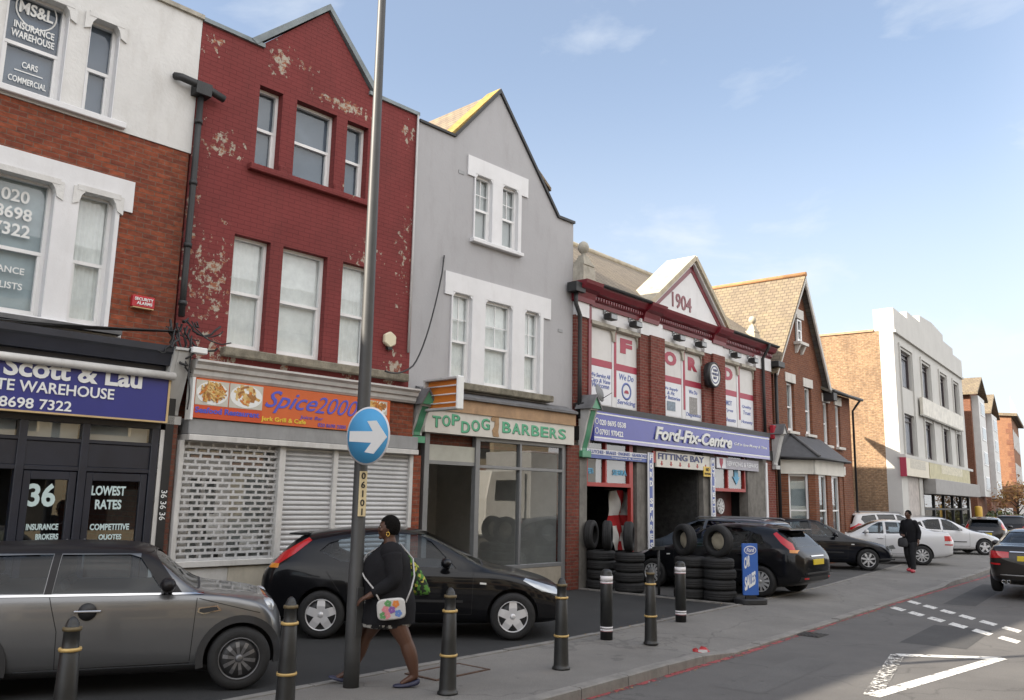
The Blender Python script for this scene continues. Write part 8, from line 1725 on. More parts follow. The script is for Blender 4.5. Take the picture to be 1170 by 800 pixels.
def upright(p, face, lab, rim=None, z=0.84, dx=0.0, rfac=1.0):
    """standing tyre: axis horizontal, pointing the way 'face'"""
    o = tyre((0, 0, 0), (0, 0, 0), lab, rim, 'tyres standing on the stacks'); a = R(face)
    mt = Matrix.Rotation(a, 4, 'Z') @ Matrix.Rotation(R(90), 4, 'Y') ; o.rotation_euler = (Matrix.Rotation(a, 3, 'Z') @ Matrix.Rotation(R(-90), 3, 'Y')).to_euler()
    off = (Matrix.Rotation(a, 3, 'Z') @ V3((0.10, 0, 0))); q = p + V3((vv.y, -vv.x, 0)) * dx + off; o.location = (q.x, q.y, z + 0.325); return o
upright(SP[0], -12, 'upright tyre on the left back stack, nearest the flag', dx=0.15); upright(SP[0], -22, 'upright dark tyre on the left back stack, against the stone pier', dx=-0.22)
upright(SP[1], -14, 'upright tyre on the stack below the flag')
upright(SP[2], 24, 'upright tyre with pale alloy rim on the half hidden stack', M_BEIGER, dx=-0.1); upright(SP[3], 42, 'upright tyre with dusty alloy rim on the stack by the blue sign', M_BEIGER)
# hanging wheels in the openings
def hang_wheel(px, py, y, lab):
    x, z = FB.at(px, py, y); t = root('wheel_trim', FB, (x, y, z), lab, 'wheel'); BASES['base'].pop(t.name)
    mb = MB(); mb.lathe([(0.225, 0.0), (0.225, -0.05), (0.20, -0.06), (0.19, -0.03), (0.05, -0.02), (0, -0.02)], (0, 0, 0), (0, 1, 0), 28)
    for k in range(9): a = 2 * math.pi * k / 9; mb.prism([(0.03 * math.cos(a + 0.9), 0.03 * math.sin(a + 0.9)), (0.20 * math.cos(a + 0.12), 0.20 * math.sin(a + 0.12)), (0.20 * math.cos(a - 0.12), 0.20 * math.sin(a - 0.12)), (0.03 * math.cos(a - 0.9), 0.03 * math.sin(a - 0.9))], -0.055, -0.03)
    mb.build('spokes', M_HUBCAP, t); mb = MB(); mb.lathe([(0, 0.004), (0.215, 0.004), (0.215, 0.02)], (0, 0, 0), (0, 1, 0), 24); mb.build('backing', M_BLACK, t)
hang_wheel(822, 578.5, 0.1, 'silver multi spoke wheel in the right hand garage window'); hang_wheel(790, 578, 1.2, 'silver wheel hanging inside the dark fitting bay'); hang_wheel(776, 580, 1.6, 'dull wheel hanging deeper inside the fitting bay')
p = ground(753, 683) + V3((0.05, 0.3, 0)); mb = MB(); mb.tube([(0, 0, 0), (0, 0, 1.0)], 0.03); mb.box(-0.2, 0.2, -0.03, 0.03, 0.93, 1.0); mb.lathe([(0, 0), (0.16, 0), (0.16, 0.02), (0, 0.03)]); o = mb.build('steel_post', M_IRON); o.location = p; o.rotation_euler = (0, 0, FB.a); tag(o, 'thin dark steel post with crossbar between the tyre stacks', 'post')

# ---- flag in the doorway
fx0, fz1 = FB.at(695, 560, 0.35); fx1, fz0 = FB.at(719, 628, 0.35); nx_, nz_ = 20, 34
fl = root('flag', FB, ((fx0 + fx1) / 2, 0.35, fz1), 'crumpled white flag with red cross hanging in the garage doorway', 'flag')
vs = []; mb = MB()
for k in range(nz_ + 1):
    row = []
    for i in range(nx_ + 1):
        u, v = i / nx_, k / nz_; wd = (0.80 + 0.2 * math.sin(v * 3.0)) * (1 - 0.35 * max(0, v - 0.55)) ; x = (fx0 + fx1) / 2 + (u - 0.5) * (fx1 - fx0) * wd + 0.10 * (fx1 - fx0) * v * v; z = lerp(fz1, fz0, v) - 0.06 * abs(u - 0.5) * (1 - v)
        row.append(mb.bm.verts.new((x, 0.35 + 0.05 * math.sin(u * 9 + v * 4) + 0.035 * math.sin(u * 17 - v * 7) + 0.03 * math.sin(v * 13 + u * 5), z)))
    vs.append(row)
for k in range(nz_):
    for i in range(nx_):
        f = mb.bm.faces.new([vs[k][i], vs[k][i + 1], vs[k + 1][i + 1], vs[k + 1][i]]); f.smooth = True
        u, v = (i + 0.5) / nx_, (k + 0.5) / nz_; f.material_index = 1 if abs(u - 0.5 - 0.06 * math.sin(v * 6)) < 0.13 or abs(v - 0.50) < 0.075 else 0
mb.build('cloth', [pm('flag_white', (0.60, 0.59, 0.57), 0.9, var=0.1), pm('flag_red', (0.42, 0.02, 0.025), 0.9, var=0.1)], fl)
mb = MB(); mb.cyl((fx0 - 0.2, 0.35, fz1 + 0.02), (fx1 + 0.2, 0.35, fz1 + 0.02), 0.015); mb.build('pole', M_IRON, fl)

# ---- blue car sales sign
a_, b_ = ground(838, 690), ground(872, 690); c_ = (a_ + b_) / 2; hd_a = math.atan2((b_ - a_).y, (b_ - a_).x) + R(8)
AS = Fac((c_.x, c_.y), math.degrees(hd_a)); x0, z1 = AS.at(847.5, 621); x1, z0 = AS.at(866.5, 680)
sg = root('pavement_sign', AS, ((x0 + x1) / 2, 0, 0), 'upright blue car sales sign on a black rubber base', 'pavement sign'); 
mb = MB(); mb.box(x0, x1, -0.02, 0.02, z0, z1); mb.build('panel', pm('sales_blue', (0.035, 0.115, 0.40), 0.4, var=0.05), sg, bevel=0.004)
mb = MB(); n = 24; pts = [(x0 - 0.14 + (x1 - x0 + 0.26) * (0.5 + 0.5 * math.copysign(abs(math.cos(2 * math.pi * i / n)) ** 0.6, math.cos(2 * math.pi * i / n))), 0.24 * math.copysign(abs(math.sin(2 * math.pi * i / n)) ** 0.6, math.sin(2 * math.pi * i / n))) for i in range(n)]; mb.prism(pts, 0.0, 0.10, 'xy'); mb.build('base', M_TRIM, sg, bevel=0.015)
mb = MB(); mb.box((x0 + x1) / 2 - 0.12, (x0 + x1) / 2 + 0.12, -0.015, 0.015, 0.09, z0); mb.build('spring_foot', M_BLACK, sg)
xc_ = (x0 + x1) / 2; wS, hS_ = x1 - x0, z1 - z0
def oval(rx, rz, n=32): return [(xc_ + rx * math.cos(2 * math.pi * i / n), z1 - hS_ * 0.13 + rz * math.sin(2 * math.pi * i / n)) for i in range(n)]
mb = MB(); mb.prism(oval(wS * 0.40, hS_ * 0.085), -0.024, -0.02); ov_ = mb.build('oval_emblem', M_LETW, sg); mb = MB(); mb.prism(oval(wS * 0.36, hS_ * 0.07), -0.027, -0.024); mb.build('oval_field', M_PBLUE, ov_)
text('Ford', xc_, z1 - hS_ * 0.165, -0.03, hS_ * 0.075, M_LETW, ov_, shear=0.3, bold=0.01, center=True, width=wS * 0.5)
text('CAR', xc_ - 0.08, z1 - hS_ * 0.50, -0.024, hS_ * 0.22, M_LETW, sg, bold=0.03, center=True, width=wS * 0.36, slope=0.5, shear=0.1); text('SALES', xc_ - 0.02, z1 - hS_ * 0.92, -0.024, hS_ * 0.26, M_LETW, sg, bold=0.04, center=True, width=wS * 0.72, slope=0.55, shear=0.1)

# ---- pavement bits
q = [FB.loc(ground(*p_)) for p_ in ((470, 771), (520, 776), (556, 765), (505, 761))]
mc = FB.loc(ground(512, 768)); mb = MB(); s_ = 0.36
wall = [(mc[0] - s_ * 1.2, mc[1] - s_ * 0.7), (mc[0] + s_ * 1.2, mc[1] - s_ * 0.7), (mc[0] + s_ * 1.2, mc[1] + s_ * 0.7), (mc[0] - s_ * 1.2, mc[1] + s_ * 0.7)]
t = root('manhole_cover', FB, (mc[0], mc[1], 0.004), 'rusty rectangular iron cover set in the pavement by the woman', 'manhole cover')
mb = MB(); x0, x1, y0, y1 = wall[0][0], wall[1][0], wall[0][1], wall[2][1]; fw = 0.035
mb.box(x0, x1, y0, y0 + fw, 0, 0.012).box(x0, x1, y1 - fw, y1, 0, 0.012).box(x0, x0 + fw, y0 + fw, y1 - fw, 0, 0.012).box(x1 - fw, x1, y0 + fw, y1 - fw, 0, 0.012); mb.build('frame', pm('rusty_iron', (0.08, 0.045, 0.03), 0.8, var=0.4, vs=12), t)
mb = MB(); mb.box(x0 + fw + 0.008, x1 - fw - 0.008, y0 + fw + 0.008, y1 - fw - 0.008, 0, 0.009); mb.build('lid', M_PAVE, t)
random.seed(4); p = ground(801, 747, RZ + 0.03); mb = MB(); mb.ball((0, 0, 0.05), 0.085, (1.3, 0.8, 0.6), 9, 6)
for v in mb.bm.verts: v.co += V3((random.uniform(-1, 1), random.uniform(-1, 1), random.uniform(-1, 1))) * 0.022
mb.mi = 1; mb.box(-0.05, 0.07, -0.07, -0.05, 0.03, 0.085); o = mb.build('crisp_packet', [pm('packet_red', (0.42, 0.03, 0.03), 0.3), pm('packet_white', (0.6, 0.6, 0.6), 0.3)]); o.location = (p.x, p.y, RZ + 0.005); tag(o, 'crushed red packet lying in the gutter at the kerb', 'litter')
mb = MB(); random.seed(12)
for i in range(240):
    x = random.uniform(-8, 12); y = pline(KERB, x) - abs(random.gauss(0, 0.10)) - 0.01; s_ = random.uniform(0.008, 0.028); a = random.uniform(0, 6.3)
    mb.mi = random.randrange(3); mb.face([(x + s_ * math.cos(a + k * 1.57), y + s_ * math.sin(a + k * 1.57) * 0.6, RZ + 0.006 + random.uniform(0, 0.012)) for k in range(4)])
for i in range(120):
    x = random.uniform(-7, 6); y = pline(BACK, x) - random.gauss(0, 0.10); s_ = random.uniform(0.008, 0.024); a = random.uniform(0, 6.3); mb.mi = random.randrange(3); mb.face([(x + s_ * math.cos(a + k * 1.57), y + s_ * math.sin(a + k * 1.57) * 0.6, 0.02 + random.uniform(0, 0.012)) for k in range(4)])
o = mb.build('fallen_leaves', [pm('leaf_brown', (0.17, 0.10, 0.04), 0.8), pm('leaf_tan', (0.30, 0.20, 0.08), 0.8), pm('grit_grey', (0.2, 0.19, 0.18), 0.9)]); put(o, FB); tag(o, None, None, kind='stuff')

# ---- greenery by the flats
def leaf_cloud(mb, n, fn, s0, s1, nm=4):
    for i in range(n):
        c = V3(fn()); a = V3((random.uniform(-1, 1), random.uniform(-1, 1), random.uniform(-1, 1))).normalized(); b_ = a.orthogonal().normalized(); s_ = random.uniform(s0, s1); mb.mi = random.randrange(nm)
        mb.face([c - a * s_, c + b_ * s_ * 0.55, c + a * s_, c - b_ * s_ * 0.55])
G_ = [pm('leaf_green_%d' % i, c_, 0.7, var=0.2) for i, c_ in enumerate(((0.05, 0.075, 0.02), (0.085, 0.105, 0.03), (0.035, 0.055, 0.018), (0.16, 0.15, 0.03)))]
O_ = [pm('leaf_autumn_%d' % i, c_, 0.7, var=0.2) for i, c_ in enumerate(((0.26, 0.12, 0.035), (0.36, 0.17, 0.045), (0.20, 0.09, 0.03), (0.30, 0.20, 0.06)))]
random.seed(31)
def hedge(fac, x0, x1, d_, h_, lab):
    t = root('hedge', fac, ((x0 + x1) / 2, 0, 0), lab, 'hedge'); mb = MB()
    def fn():
        x = random.uniform(x0, x1); hh = h_ * (0.8 + 0.28 * mnoise.noise((x * 0.7, 1.3, 0))); return (x, -d_ / 2 + random.uniform(-d_, d_) * 0.5, hh * random.random() ** 0.6)
    leaf_cloud(mb, 3800, fn, 0.06, 0.14); mb.build('foliage', G_, t)
    mb = MB(); 
    for i in range(14): x = lerp(x0, x1, (i + 0.5) / 14); mb.tube([(x, -d_ / 2, 0), (x + random.uniform(-0.2, 0.2), -d_ / 2, h_ * 0.7)], 0.03, 5)
    mb.build('stems', pm('bark', (0.07, 0.05, 0.035), 0.9), t)
HG = far_fac(1126, 585, 60, 52); hedge(HG, 0, 8, 1.6, 1.75, 'uneven green hedge with yellow leaves beyond the parked cars')
tp_ = far_fac(1163, 580, 66, 52).o
tr = D.objects.new('autumn_tree', None); COL.objects.link(tr); tr.location = tp_; tag(tr, 'small tree with orange autumn leaves at the right edge', 'tree')
mb = MB(); mb.tube([(0, 0, 0), (0.05, 0, 1.0), (0.0, 0.05, 1.9), (0.05, 0, 2.6)], [0.12, 0.09, 0.06, 0.03], 7)
br = []
for i in range(9):
    a = i * 2.4; z0_ = 1.3 + 0.14 * i; e = V3((math.cos(a) * (1.1 - 0.06 * i), math.sin(a) * (1.1 - 0.06 * i), z0_ + 0.8)); br.append(e); mb.tube([(0.02, 0, z0_), e * 0.5 + V3((0, 0, z0_ * 0.5)), e], [0.04, 0.025, 0.01], 5)
mb.build('trunk', pm('bark', (0.07, 0.05, 0.035), 0.9), tr)
mb = MB()
def fn():
    c = random.choice(br); return c + V3((random.gauss(0, 0.34), random.gauss(0, 0.34), random.gauss(0.0, 0.28)))
leaf_cloud(mb, 1500, fn, 0.06, 0.13); mb.build('crown', O_, tr)
p = far_fac(1118.5, 590, 56, 52).o; mb = MB(); mb.lathe([(0, 0), (0.2, 0), (0.2, 1.9), (0.16, 1.98), (0, 2.0)], n=16); o = mb.build('yellow_post', pm('yellow_post_paint', (0.55, 0.33, 0.04), 0.5, var=0.1), bevel=0.0); o.location = p; tag(o, 'stout yellow post at the corner of the white block', 'post')

# ------------------------------------------------------------------ people
def skin_body(joints, edges, radii, rootj):
    """one continuous surface grown round a skeleton: tapered limbs that overlap at the joints, fused afterwards"""
    mb = MB()
    def rad(k): r_ = radii[k]; return r_ if isinstance(r_, tuple) else (r_, r_)
    for a, b_ in edges:
        p, q = V3(joints[a]), V3(joints[b_]); d = (q - p); L_ = d.length
        if L_ < 1e-4: continue
        d.normalize(); ra, rb = rad(a), rad(b_); x = V3((0, 1, 0)); x = (x - d * x.dot(d)).normalized() if abs(d.y) < 0.95 else V3((1, 0, 0)); y = d.cross(x); n = 14; rows = []
        big = ra[0] > 0.02
        for k in range(9):
            t = k / 8; s_ = 1.0 + (0.06 * math.sin(math.pi * t) if big else 0)
            rows.append([mb.bm.verts.new(p.lerp(q, t) + x * lerp(ra[0], rb[0], t) * s_ * math.cos(2 * math.pi * i / n) + y * lerp(ra[1], rb[1], t) * s_ * math.sin(2 * math.pi * i / n)) for i in range(n)])
        for r0, r1 in zip(rows, rows[1:]):
            for i in range(n): mb.bm.faces.new([r0[i], r0[(i + 1) % n], r1[(i + 1) % n], r1[i]])
        mb.bm.faces.new(rows[0][::-1]); mb.bm.faces.new(rows[-1])
    for k, c in joints.items(): r_ = rad(k); mb.ball(c, 1.0, (min(r_), max(r_), min(r_)) if r_[0] != r_[1] else (r_[0],) * 3, 14, 10)
    bmesh.ops.recalc_face_normals(mb.bm, faces=mb.bm.faces[:]); me = D.meshes.new('limbs'); mb.bm.to_mesh(me); mb.bm.free(); return me
def head_mesh(mb, c, yaw=0.0, s=1.0, tilt=0.0):
    """skull, jaw, nose, lips, brow, ears; looks along local +x turned by yaw"""
    rot = Matrix.Rotation(yaw, 4, 'Z') @ Matrix.Rotation(tilt, 4, 'Y'); M_ = Matrix.Translation(c) @ rot @ Matrix.Scale(s, 4)
    g = bmesh.ops.create_uvsphere(mb.bm, u_segments=28, v_segments=20, radius=1)
    for v in g['verts']:
        x, y, z = v.co; X, Y, Z = x * 0.098, y * 0.076, z * 0.118
        if z < 0: k = 1 + 0.30 * z; Y *= k; X = X * (1 + 0.10 * z) + (0.012 * -z if x > 0 else 0.02 * -z * 0)
        if x > 0.3: X -= 0.008 * max(0, (x - 0.3)) * (1 - abs(z))
        if x < 0: Z += 0.006
        v.co = M_ @ V3((X, Y, Z))
    def bl(x, y, z, r, sc=(1, 1, 1), ry=0):
        mb.ball(M_ @ V3((x, y, z)), r * s, sc, 12, 8, rot @ Matrix.Rotation(ry, 4, 'Y'))
    bl(0.097, 0, -0.018, 0.020, (1.0, 0.95, 0.75)); bl(0.092, 0, 0.005, 0.014, (0.8, 0.7, 1.9), R(-14)); 
    for sy in (-1, 1): bl(0.090, sy * 0.013, -0.022, 0.012); bl(0.080, sy * 0.034, 0.028, 0.018, (0.6, 1.3, 0.5)); bl(0.075, sy * 0.042, -0.02, 0.022, (0.6, 1, 0.9)); bl(-0.002, sy * 0.078, -0.005, 0.028, (0.65, 0.28, 1.15))
    bl(0.088, 0, -0.050, 0.016, (0.7, 1.5, 0.42)); bl(0.086, 0, -0.062, 0.016, (0.7, 1.35, 0.5)); bl(0.070, 0, -0.096, 0.026, (0.9, 1.0, 0.75))
    return M_
def hand_chain(J, E, Rd, wrist, fwd, palm_n, pre, curl=0.5, side=1, s=1.0):
    """palm and five bent fingers as chains rooted in the palm"""
    fwd = V3(fwd).normalized(); n = V3(palm_n).normalized(); sd = n.cross(fwd).normalized() * side; w_ = V3(wrist)
    J[pre + 'palm'] = w_ + fwd * 0.055 * s; E.append((pre + 'wrist', pre + 'palm')); Rd[pre + 'palm'] = (0.036 * s, 0.018 * s)
    for i, (off, ln) in enumerate(((0.027, 0.070), (0.009, 0.078), (-0.009, 0.073), (-0.026, 0.058))):
        p = w_ + fwd * 0.085 * s + sd * off * s; prev = pre + 'palm'; a = 0.15
        for k in range(3):
            nm = '%sf%d%d' % (pre, i, k); J[nm] = p; E.append((prev, nm)); Rd[nm] = (0.0095 - 0.001 * k) * s; prev = nm
            a += curl * (0.55 if k else 0.3); p = p + (fwd * math.cos(a) + n * math.sin(a)) * ln * s * 0.5
    p = w_ + fwd * 0.035 * s + sd * 0.030 * s; prev = pre + 'palm'
    for k in range(3):
        nm = '%st%d' % (pre, k); J[nm] = p; E.append((prev, nm)); Rd[nm] = (0.0115 - 0.001 * k) * s; prev = nm
        p = p + (fwd * 0.75 + sd * (0.55 - 0.4 * k) + n * 0.35 * (k + 1) * 0.5).normalized() * 0.03 * s
def finish_body(meshes, vox, mat, parent, name='body'):
    bm = bmesh.new()
    for me in meshes: bm.from_mesh(me)
    me = D.meshes.new(name); bm.to_mesh(me); bm.free(); o = tmp(me)
    md = o.modifiers.new('r', 'REMESH'); md.mode = 'VOXEL'; md.voxel_size = vox; md.use_smooth_shade = True
    ms = o.modifiers.new('s', 'SMOOTH'); ms.factor = 0.5; ms.iterations = 5
    r = mod_eval(o); D.objects.remove(o); r.name = name; r.materials.clear(); r.materials.append(mat); o = D.objects.new(name, r); COL.objects.link(o); o.parent = parent; return o
def loft(rings, n=28, wr=0.0, seed=0, cap=True):
    """rings of (centre, half-depth x, half-width y) stacked into cloth with soft folds"""
    mb = MB(); vs = []
    for k, (c, rx, ry) in enumerate(rings):
        row = []
        for i in range(n):
            a = 2 * math.pi * i / n; f = 1 + wr * mnoise.noise((math.cos(a) * 1.6 + seed, math.sin(a) * 1.6, k * 0.55))
            row.append(mb.bm.verts.new((c[0] + rx * f * math.cos(a), c[1] + ry * f * math.sin(a), c[2])))
        vs.append(row)
    for a, b_ in zip(vs, vs[1:]):
        for i in range(n): f = mb.bm.faces.new([a[i], a[(i + 1) % n], b_[(i + 1) % n], b_[i]]); f.smooth = True
    if cap: mb.bm.faces.new(vs[0][::-1]); mb.bm.faces.new(vs[-1])
    return mb
def smooth_part(mb, name, mat, parent, lv=1):
    bmesh.ops.recalc_face_normals(mb.bm, faces=mb.bm.faces[:]); me = D.meshes.new(name); mb.bm.to_mesh(me); mb.bm.free(); o = tmp(me); md = o.modifiers.new('s', 'SUBSURF'); md.levels = lv; md.render_levels = lv
    r = mod_eval(o); D.objects.remove(o); r.name = name; r.materials.clear()
    for m_ in (mat if isinstance(mat, list) else [mat]): r.materials.append(m_)
    for p in r.polygons: p.use_smooth = True
    o = D.objects.new(name, r); COL.objects.link(o); o.parent = parent; return o
def cloth(name, col, rough=0.9): return pm(name, col, rough, var=0.18, vs=9, bump=0.35, bs=60, spec=0.2)
M_SKIN1 = pm('skin_dark_brown', (0.085, 0.038, 0.022), 0.5, var=0.08, vs=8); M_SKIN2 = pm('skin_brown', (0.10, 0.05, 0.032), 0.5, var=0.08, vs=8)
M_HAIR = pm('black_hair', (0.006, 0.0055, 0.005), 0.9, var=0.4, vs=40, bump=1.0, bs=90, spec=0.1); M_CARD = cloth('black_knit', (0.0125, 0.0125, 0.0145)); M_SHOE = pm('navy_shoe', (0.02, 0.022, 0.05), 0.5)
M_EYE = pm('eye_white', (0.45, 0.42, 0.38), 0.3)
# --- the woman, mid-stride to the left, seen from her left side (local x = ahead, y = her left)
wp = ground(440, 783); wang = math.atan2(wp.y, wp.x) + R(90)
wo = D.objects.new('person', None); COL.objects.link(wo); wo.location = (wp.x, wp.y, 0.0); wo.rotation_euler = (0, 0, wang)
tag(wo, 'woman in black cardigan and patterned skirt walking left past the lamp post', 'person')
J = dict(hips=(0.0, 0, 0.86), waist=(0.03, 0, 1.03), chest=(0.05, 0, 1.24), neck=(0.01, 0, 1.42), neck2=(0.02, 0, 1.50), head=(0.03, 0, 1.58),
    shL=(0.0, 0.19, 1.36), elL=(-0.06, 0.25, 1.08), Lwrist=(0.20, 0.24, 0.925), shR=(0.02, -0.19, 1.36), elR=(-0.10, -0.26, 1.10), Rwrist=(0.06, -0.27, 0.88),
    hpL=(0.0, 0.11, 0.80), knL=(-0.20, 0.12, 0.44), anL=(-0.30, 0.12, 0.115), toL=(-0.17, 0.12, 0.045), hpR=(0.02, -0.11, 0.80), knR=(0.24, -0.10, 0.46), anR=(0.37, -0.10, 0.115), toR=(0.50, -0.10, 0.06), cfL=(-0.25, 0.12, 0.31), cfR=(0.285, -0.10, 0.32))
E_ = [('hips', 'waist'), ('waist', 'chest'), ('chest', 'neck'), ('neck', 'neck2'), ('neck2', 'head'), ('chest', 'shL'), ('shL', 'elL'), ('elL', 'Lwrist'), ('chest', 'shR'), ('shR', 'elR'), ('elR', 'Rwrist'), ('hips', 'hpL'), ('hpL', 'knL'), ('knL', 'cfL'), ('cfL', 'anL'), ('anL', 'toL'), ('hips', 'hpR'), ('hpR', 'knR'), ('knR', 'cfR'), ('cfR', 'anR'), ('anR', 'toR')]
Rd = dict(hips=0.17, waist=0.16, chest=0.16, neck=0.068, neck2=0.062, head=0.06, shL=0.068, elL=0.052, Lwrist=0.032, shR=0.068, elR=0.052, Rwrist=0.032, hpL=0.115, knL=0.072, cfL=0.074, anL=0.040, toL=(0.034, 0.022), hpR=0.115, knR=0.074, cfR=0.072, anR=0.040, toR=(0.034, 0.022))
hand_chain(J, E_, Rd, J['Lwrist'], (0.9, 0.0, -0.42), (-0.3, -0.3, -0.8), 'L', 0.9, 1, 1.05); hand_chain(J, E_, Rd, J['Rwrist'], (0.55, 0.0, -0.8), (0.3, 0.9, -0.2), 'R', 0.5, -1, 1.05)
b_me = skin_body(J, E_, Rd, 'hips'); mb = MB(); HM = head_mesh(mb, (0.035, 0, 1.60), 0.0, 1.06, R(-3)); h_me = D.meshes.new('h'); mb.bm.to_mesh(h_me); mb.bm.free()
finish_body([b_me, h_me], 0.0075, M_SKIN1, wo)
mb = MB()       # cropped hair: cap over the crown and nape
g = bmesh.ops.create_uvsphere(mb.bm, u_segments=32, v_segments=22, radius=1)
for v in g['verts']:
    x, y, z = v.co; v.co = HM @ V3((x * 0.107 - 0.014, y * 0.088, z * 0.118 + 0.018)) + V3((1, 1, 1)) * 0.004 * mnoise.noise(v.co * 6)
hl = HM.inverted()
bmesh.ops.delete(mb.bm, geom=[f for f in mb.bm.faces if (lambda p: p.x > 0.035 - 0.0 * p.z and p.z < 0.070 + 0.25 * (p.x - 0.06) or p.z < -0.055 or (p.x > 0.005 and p.z < -0.0))(hl @ f.calc_center_median())], context='FACES')
smooth_part(mb, 'hair', M_HAIR, wo)
for sy in (-1, 1):
    mb = MB(); mb.ball(HM @ V3((0.083, sy * 0.033, 0.010)), 0.011, (0.7, 1.2, 0.7), 10, 8); mb.build('eye', M_EYE, wo)
    mb = MB(); mb.ball(HM @ V3((0.091, sy * 0.034, 0.010)), 0.005); mb.build('pupil', M_BLACK, wo)
    mb = MB(); c_ = HM @ V3((0.0, sy * 0.088, -0.055)); pts = [c_ + V3((0.016 * math.cos(t_), 0, 0.022 * math.sin(t_))) for t_ in [2 * math.pi * i / 14 for i in range(15)]]; mb.tube(pts, 0.005, 6); mb.build('earring', pm('gold', (0.65, 0.42, 0.10), 0.25, 0.9), wo)
# cardigan, dress, sleeves
M_DRESS = D.materials.new('black_white_print'); t_, N_, L_, bb = nodes(M_DRESS); bb.inputs['Roughness'].default_value = 0.9
tc_ = N_.new('ShaderNodeTexCoord'); mp_ = N_.new('ShaderNodeMapping'); mp_.inputs['Scale'].default_value = (1, 1, 0.35); vo_ = N_.new('ShaderNodeTexNoise'); vo_.inputs['Scale'].default_value = 26; vo_.inputs['Detail'].default_value = 2; L_(tc_.outputs['Object'], mp_.inputs[0]); L_(mp_.outputs[0], vo_.inputs['Vector'])
rp_ = N_.new('ShaderNodeValToRGB'); rp_.color_ramp.elements[0].position = 0.52; rp_.color_ramp.elements[0].color = (0.012, 0.012, 0.014, 1); rp_.color_ramp.elements[1].position = 0.56; rp_.color_ramp.elements[1].color = (0.42, 0.41, 0.38, 1); L_(vo_.outputs['Fac'], rp_.inputs[0]); L_(rp_.outputs[0], bb.inputs['Base Color'])
smooth_part(loft([((0.02, 0, 0.575), 0.285, 0.24), ((0.02, 0, 0.62), 0.28, 0.235), ((0.015, 0, 0.72), 0.275, 0.235), ((0.0, 0, 0.85), 0.255, 0.23), ((0.03, 0, 1.02), 0.23, 0.215), ((0.06, 0, 1.20), 0.235, 0.205), ((0.05, 0, 1.33), 0.17, 0.17)], 36, 0.10, 3), 'dress', M_DRESS, wo)
rings = [((0.01, 0, 0.635), 0.288, 0.262), ((0.005, 0, 0.70), 0.283, 0.262), ((-0.01, 0, 0.82), 0.275, 0.262), ((0.0, 0, 0.94), 0.258, 0.252), ((0.03, 0, 1.06), 0.252, 0.248), ((0.045, 0, 1.18), 0.262, 0.250), ((0.03, 0, 1.28), 0.235, 0.245), ((0.01, 0, 1.36), 0.175, 0.225), ((0.0, 0, 1.415), 0.115, 0.155), ((0.005, 0, 1.44), 0.085, 0.10)]
mb = loft(rings, 40, 0.06, 7, False)
bmesh.ops.delete(mb.bm, geom=[f for f in mb.bm.faces if (lambda p: p.x > 0.12 and abs(p.y) < 0.035 + 0.05 * max(0, 0.85 - p.z) / 0.2 and p.z < 1.40)(f.calc_center_median())], context='FACES'); smooth_part(mb, 'cardigan', M_CARD, wo)
def sleeve(a, b_, c_, r, nm, mat, par, cuff=0.9):
    a, b_, c_ = V3(a), V3(b_), V3(c_); pts = []; rs_ = []
    for i in range(7): pts.append(a.lerp(b_, i / 6)); rs_.append(lerp(r[0], r[1], i / 6))
    for i in range(1, 7): pts.append(b_.lerp(c_, cuff * i / 6)); rs_.append(lerp(r[1], r[2], i / 6))
    for i in range(1, len(pts) - 1): pts[i] = (pts[i - 1] + pts[i] * 2 + pts[i + 1]) / 4; rs_[i] *= 1 + 0.06 * math.sin(i * 2.3)
    mb = MB(); mb.tube(pts, rs_, 16); mb.ball(a, r[0] * 1.0, (1, 1, 1), 16, 10); return smooth_part(mb, nm, mat, par)
sleeve(V3(J['shL']) + V3((0, -0.035, -0.005)), J['elL'], J['Lwrist'], (0.118, 0.082, 0.056), 'sleeve', M_CARD, wo); sleeve(V3(J['shR']) + V3((0, 0.035, -0.005)), J['elR'], J['Rwrist'], (0.118, 0.082, 0.056), 'sleeve', M_CARD, wo)
for (an, to, y_) in ((J['anL'], J['toL'], 0.12), (J['anR'], J['toR'], -0.10)):
    a, b_ = V3(an), V3(to); d_ = (b_ - a); d_.z = 0; d_.normalize(); mb = MB(); hl_ = a - d_ * 0.045
    tz = 0.035 if y_ > 0 else 0.055
    prof = [(-0.06, 0.012 if y_ < 0 else 0.03), (0.0, 0.0 if y_ < 0 else 0.012), (0.10, 0.02 if y_ < 0 else 0.0), (0.19, 0.045 if y_ < 0 else 0.0)]
    vs_ = []
    for k, (u, z0_) in enumerate(prof + [(0.225, 0.06 if y_ < 0 else 0.01)]):
        hw = (0.034, 0.036, 0.046, 0.043, 0.018)[k]; hh = (0.075, 0.06, 0.05, 0.04, 0.02)[k]; c_ = V3((a.x, y_, 0)) + d_ * u
        vs_.append([mb.bm.verts.new(c_ + V3((0, sy * hw, z0_ + dz))) for sy, dz in ((-1, 0.0), (-1.02, hh * 0.5), (-0.6, hh), (0.6, hh), (1.02, hh * 0.5), (1, 0.0))])
    for p, q in zip(vs_, vs_[1:]):
        for i in range(6): mb.bm.faces.new([p[i], p[(i + 1) % 6], q[(i + 1) % 6], q[i]])
    mb.bm.faces.new(vs_[0][::-1]); mb.bm.faces.new(vs_[-1]); smooth_part(mb, 'shoe', M_SHOE, wo, 2)
def world_from(o, p): return o.matrix_basis @ V3(p)
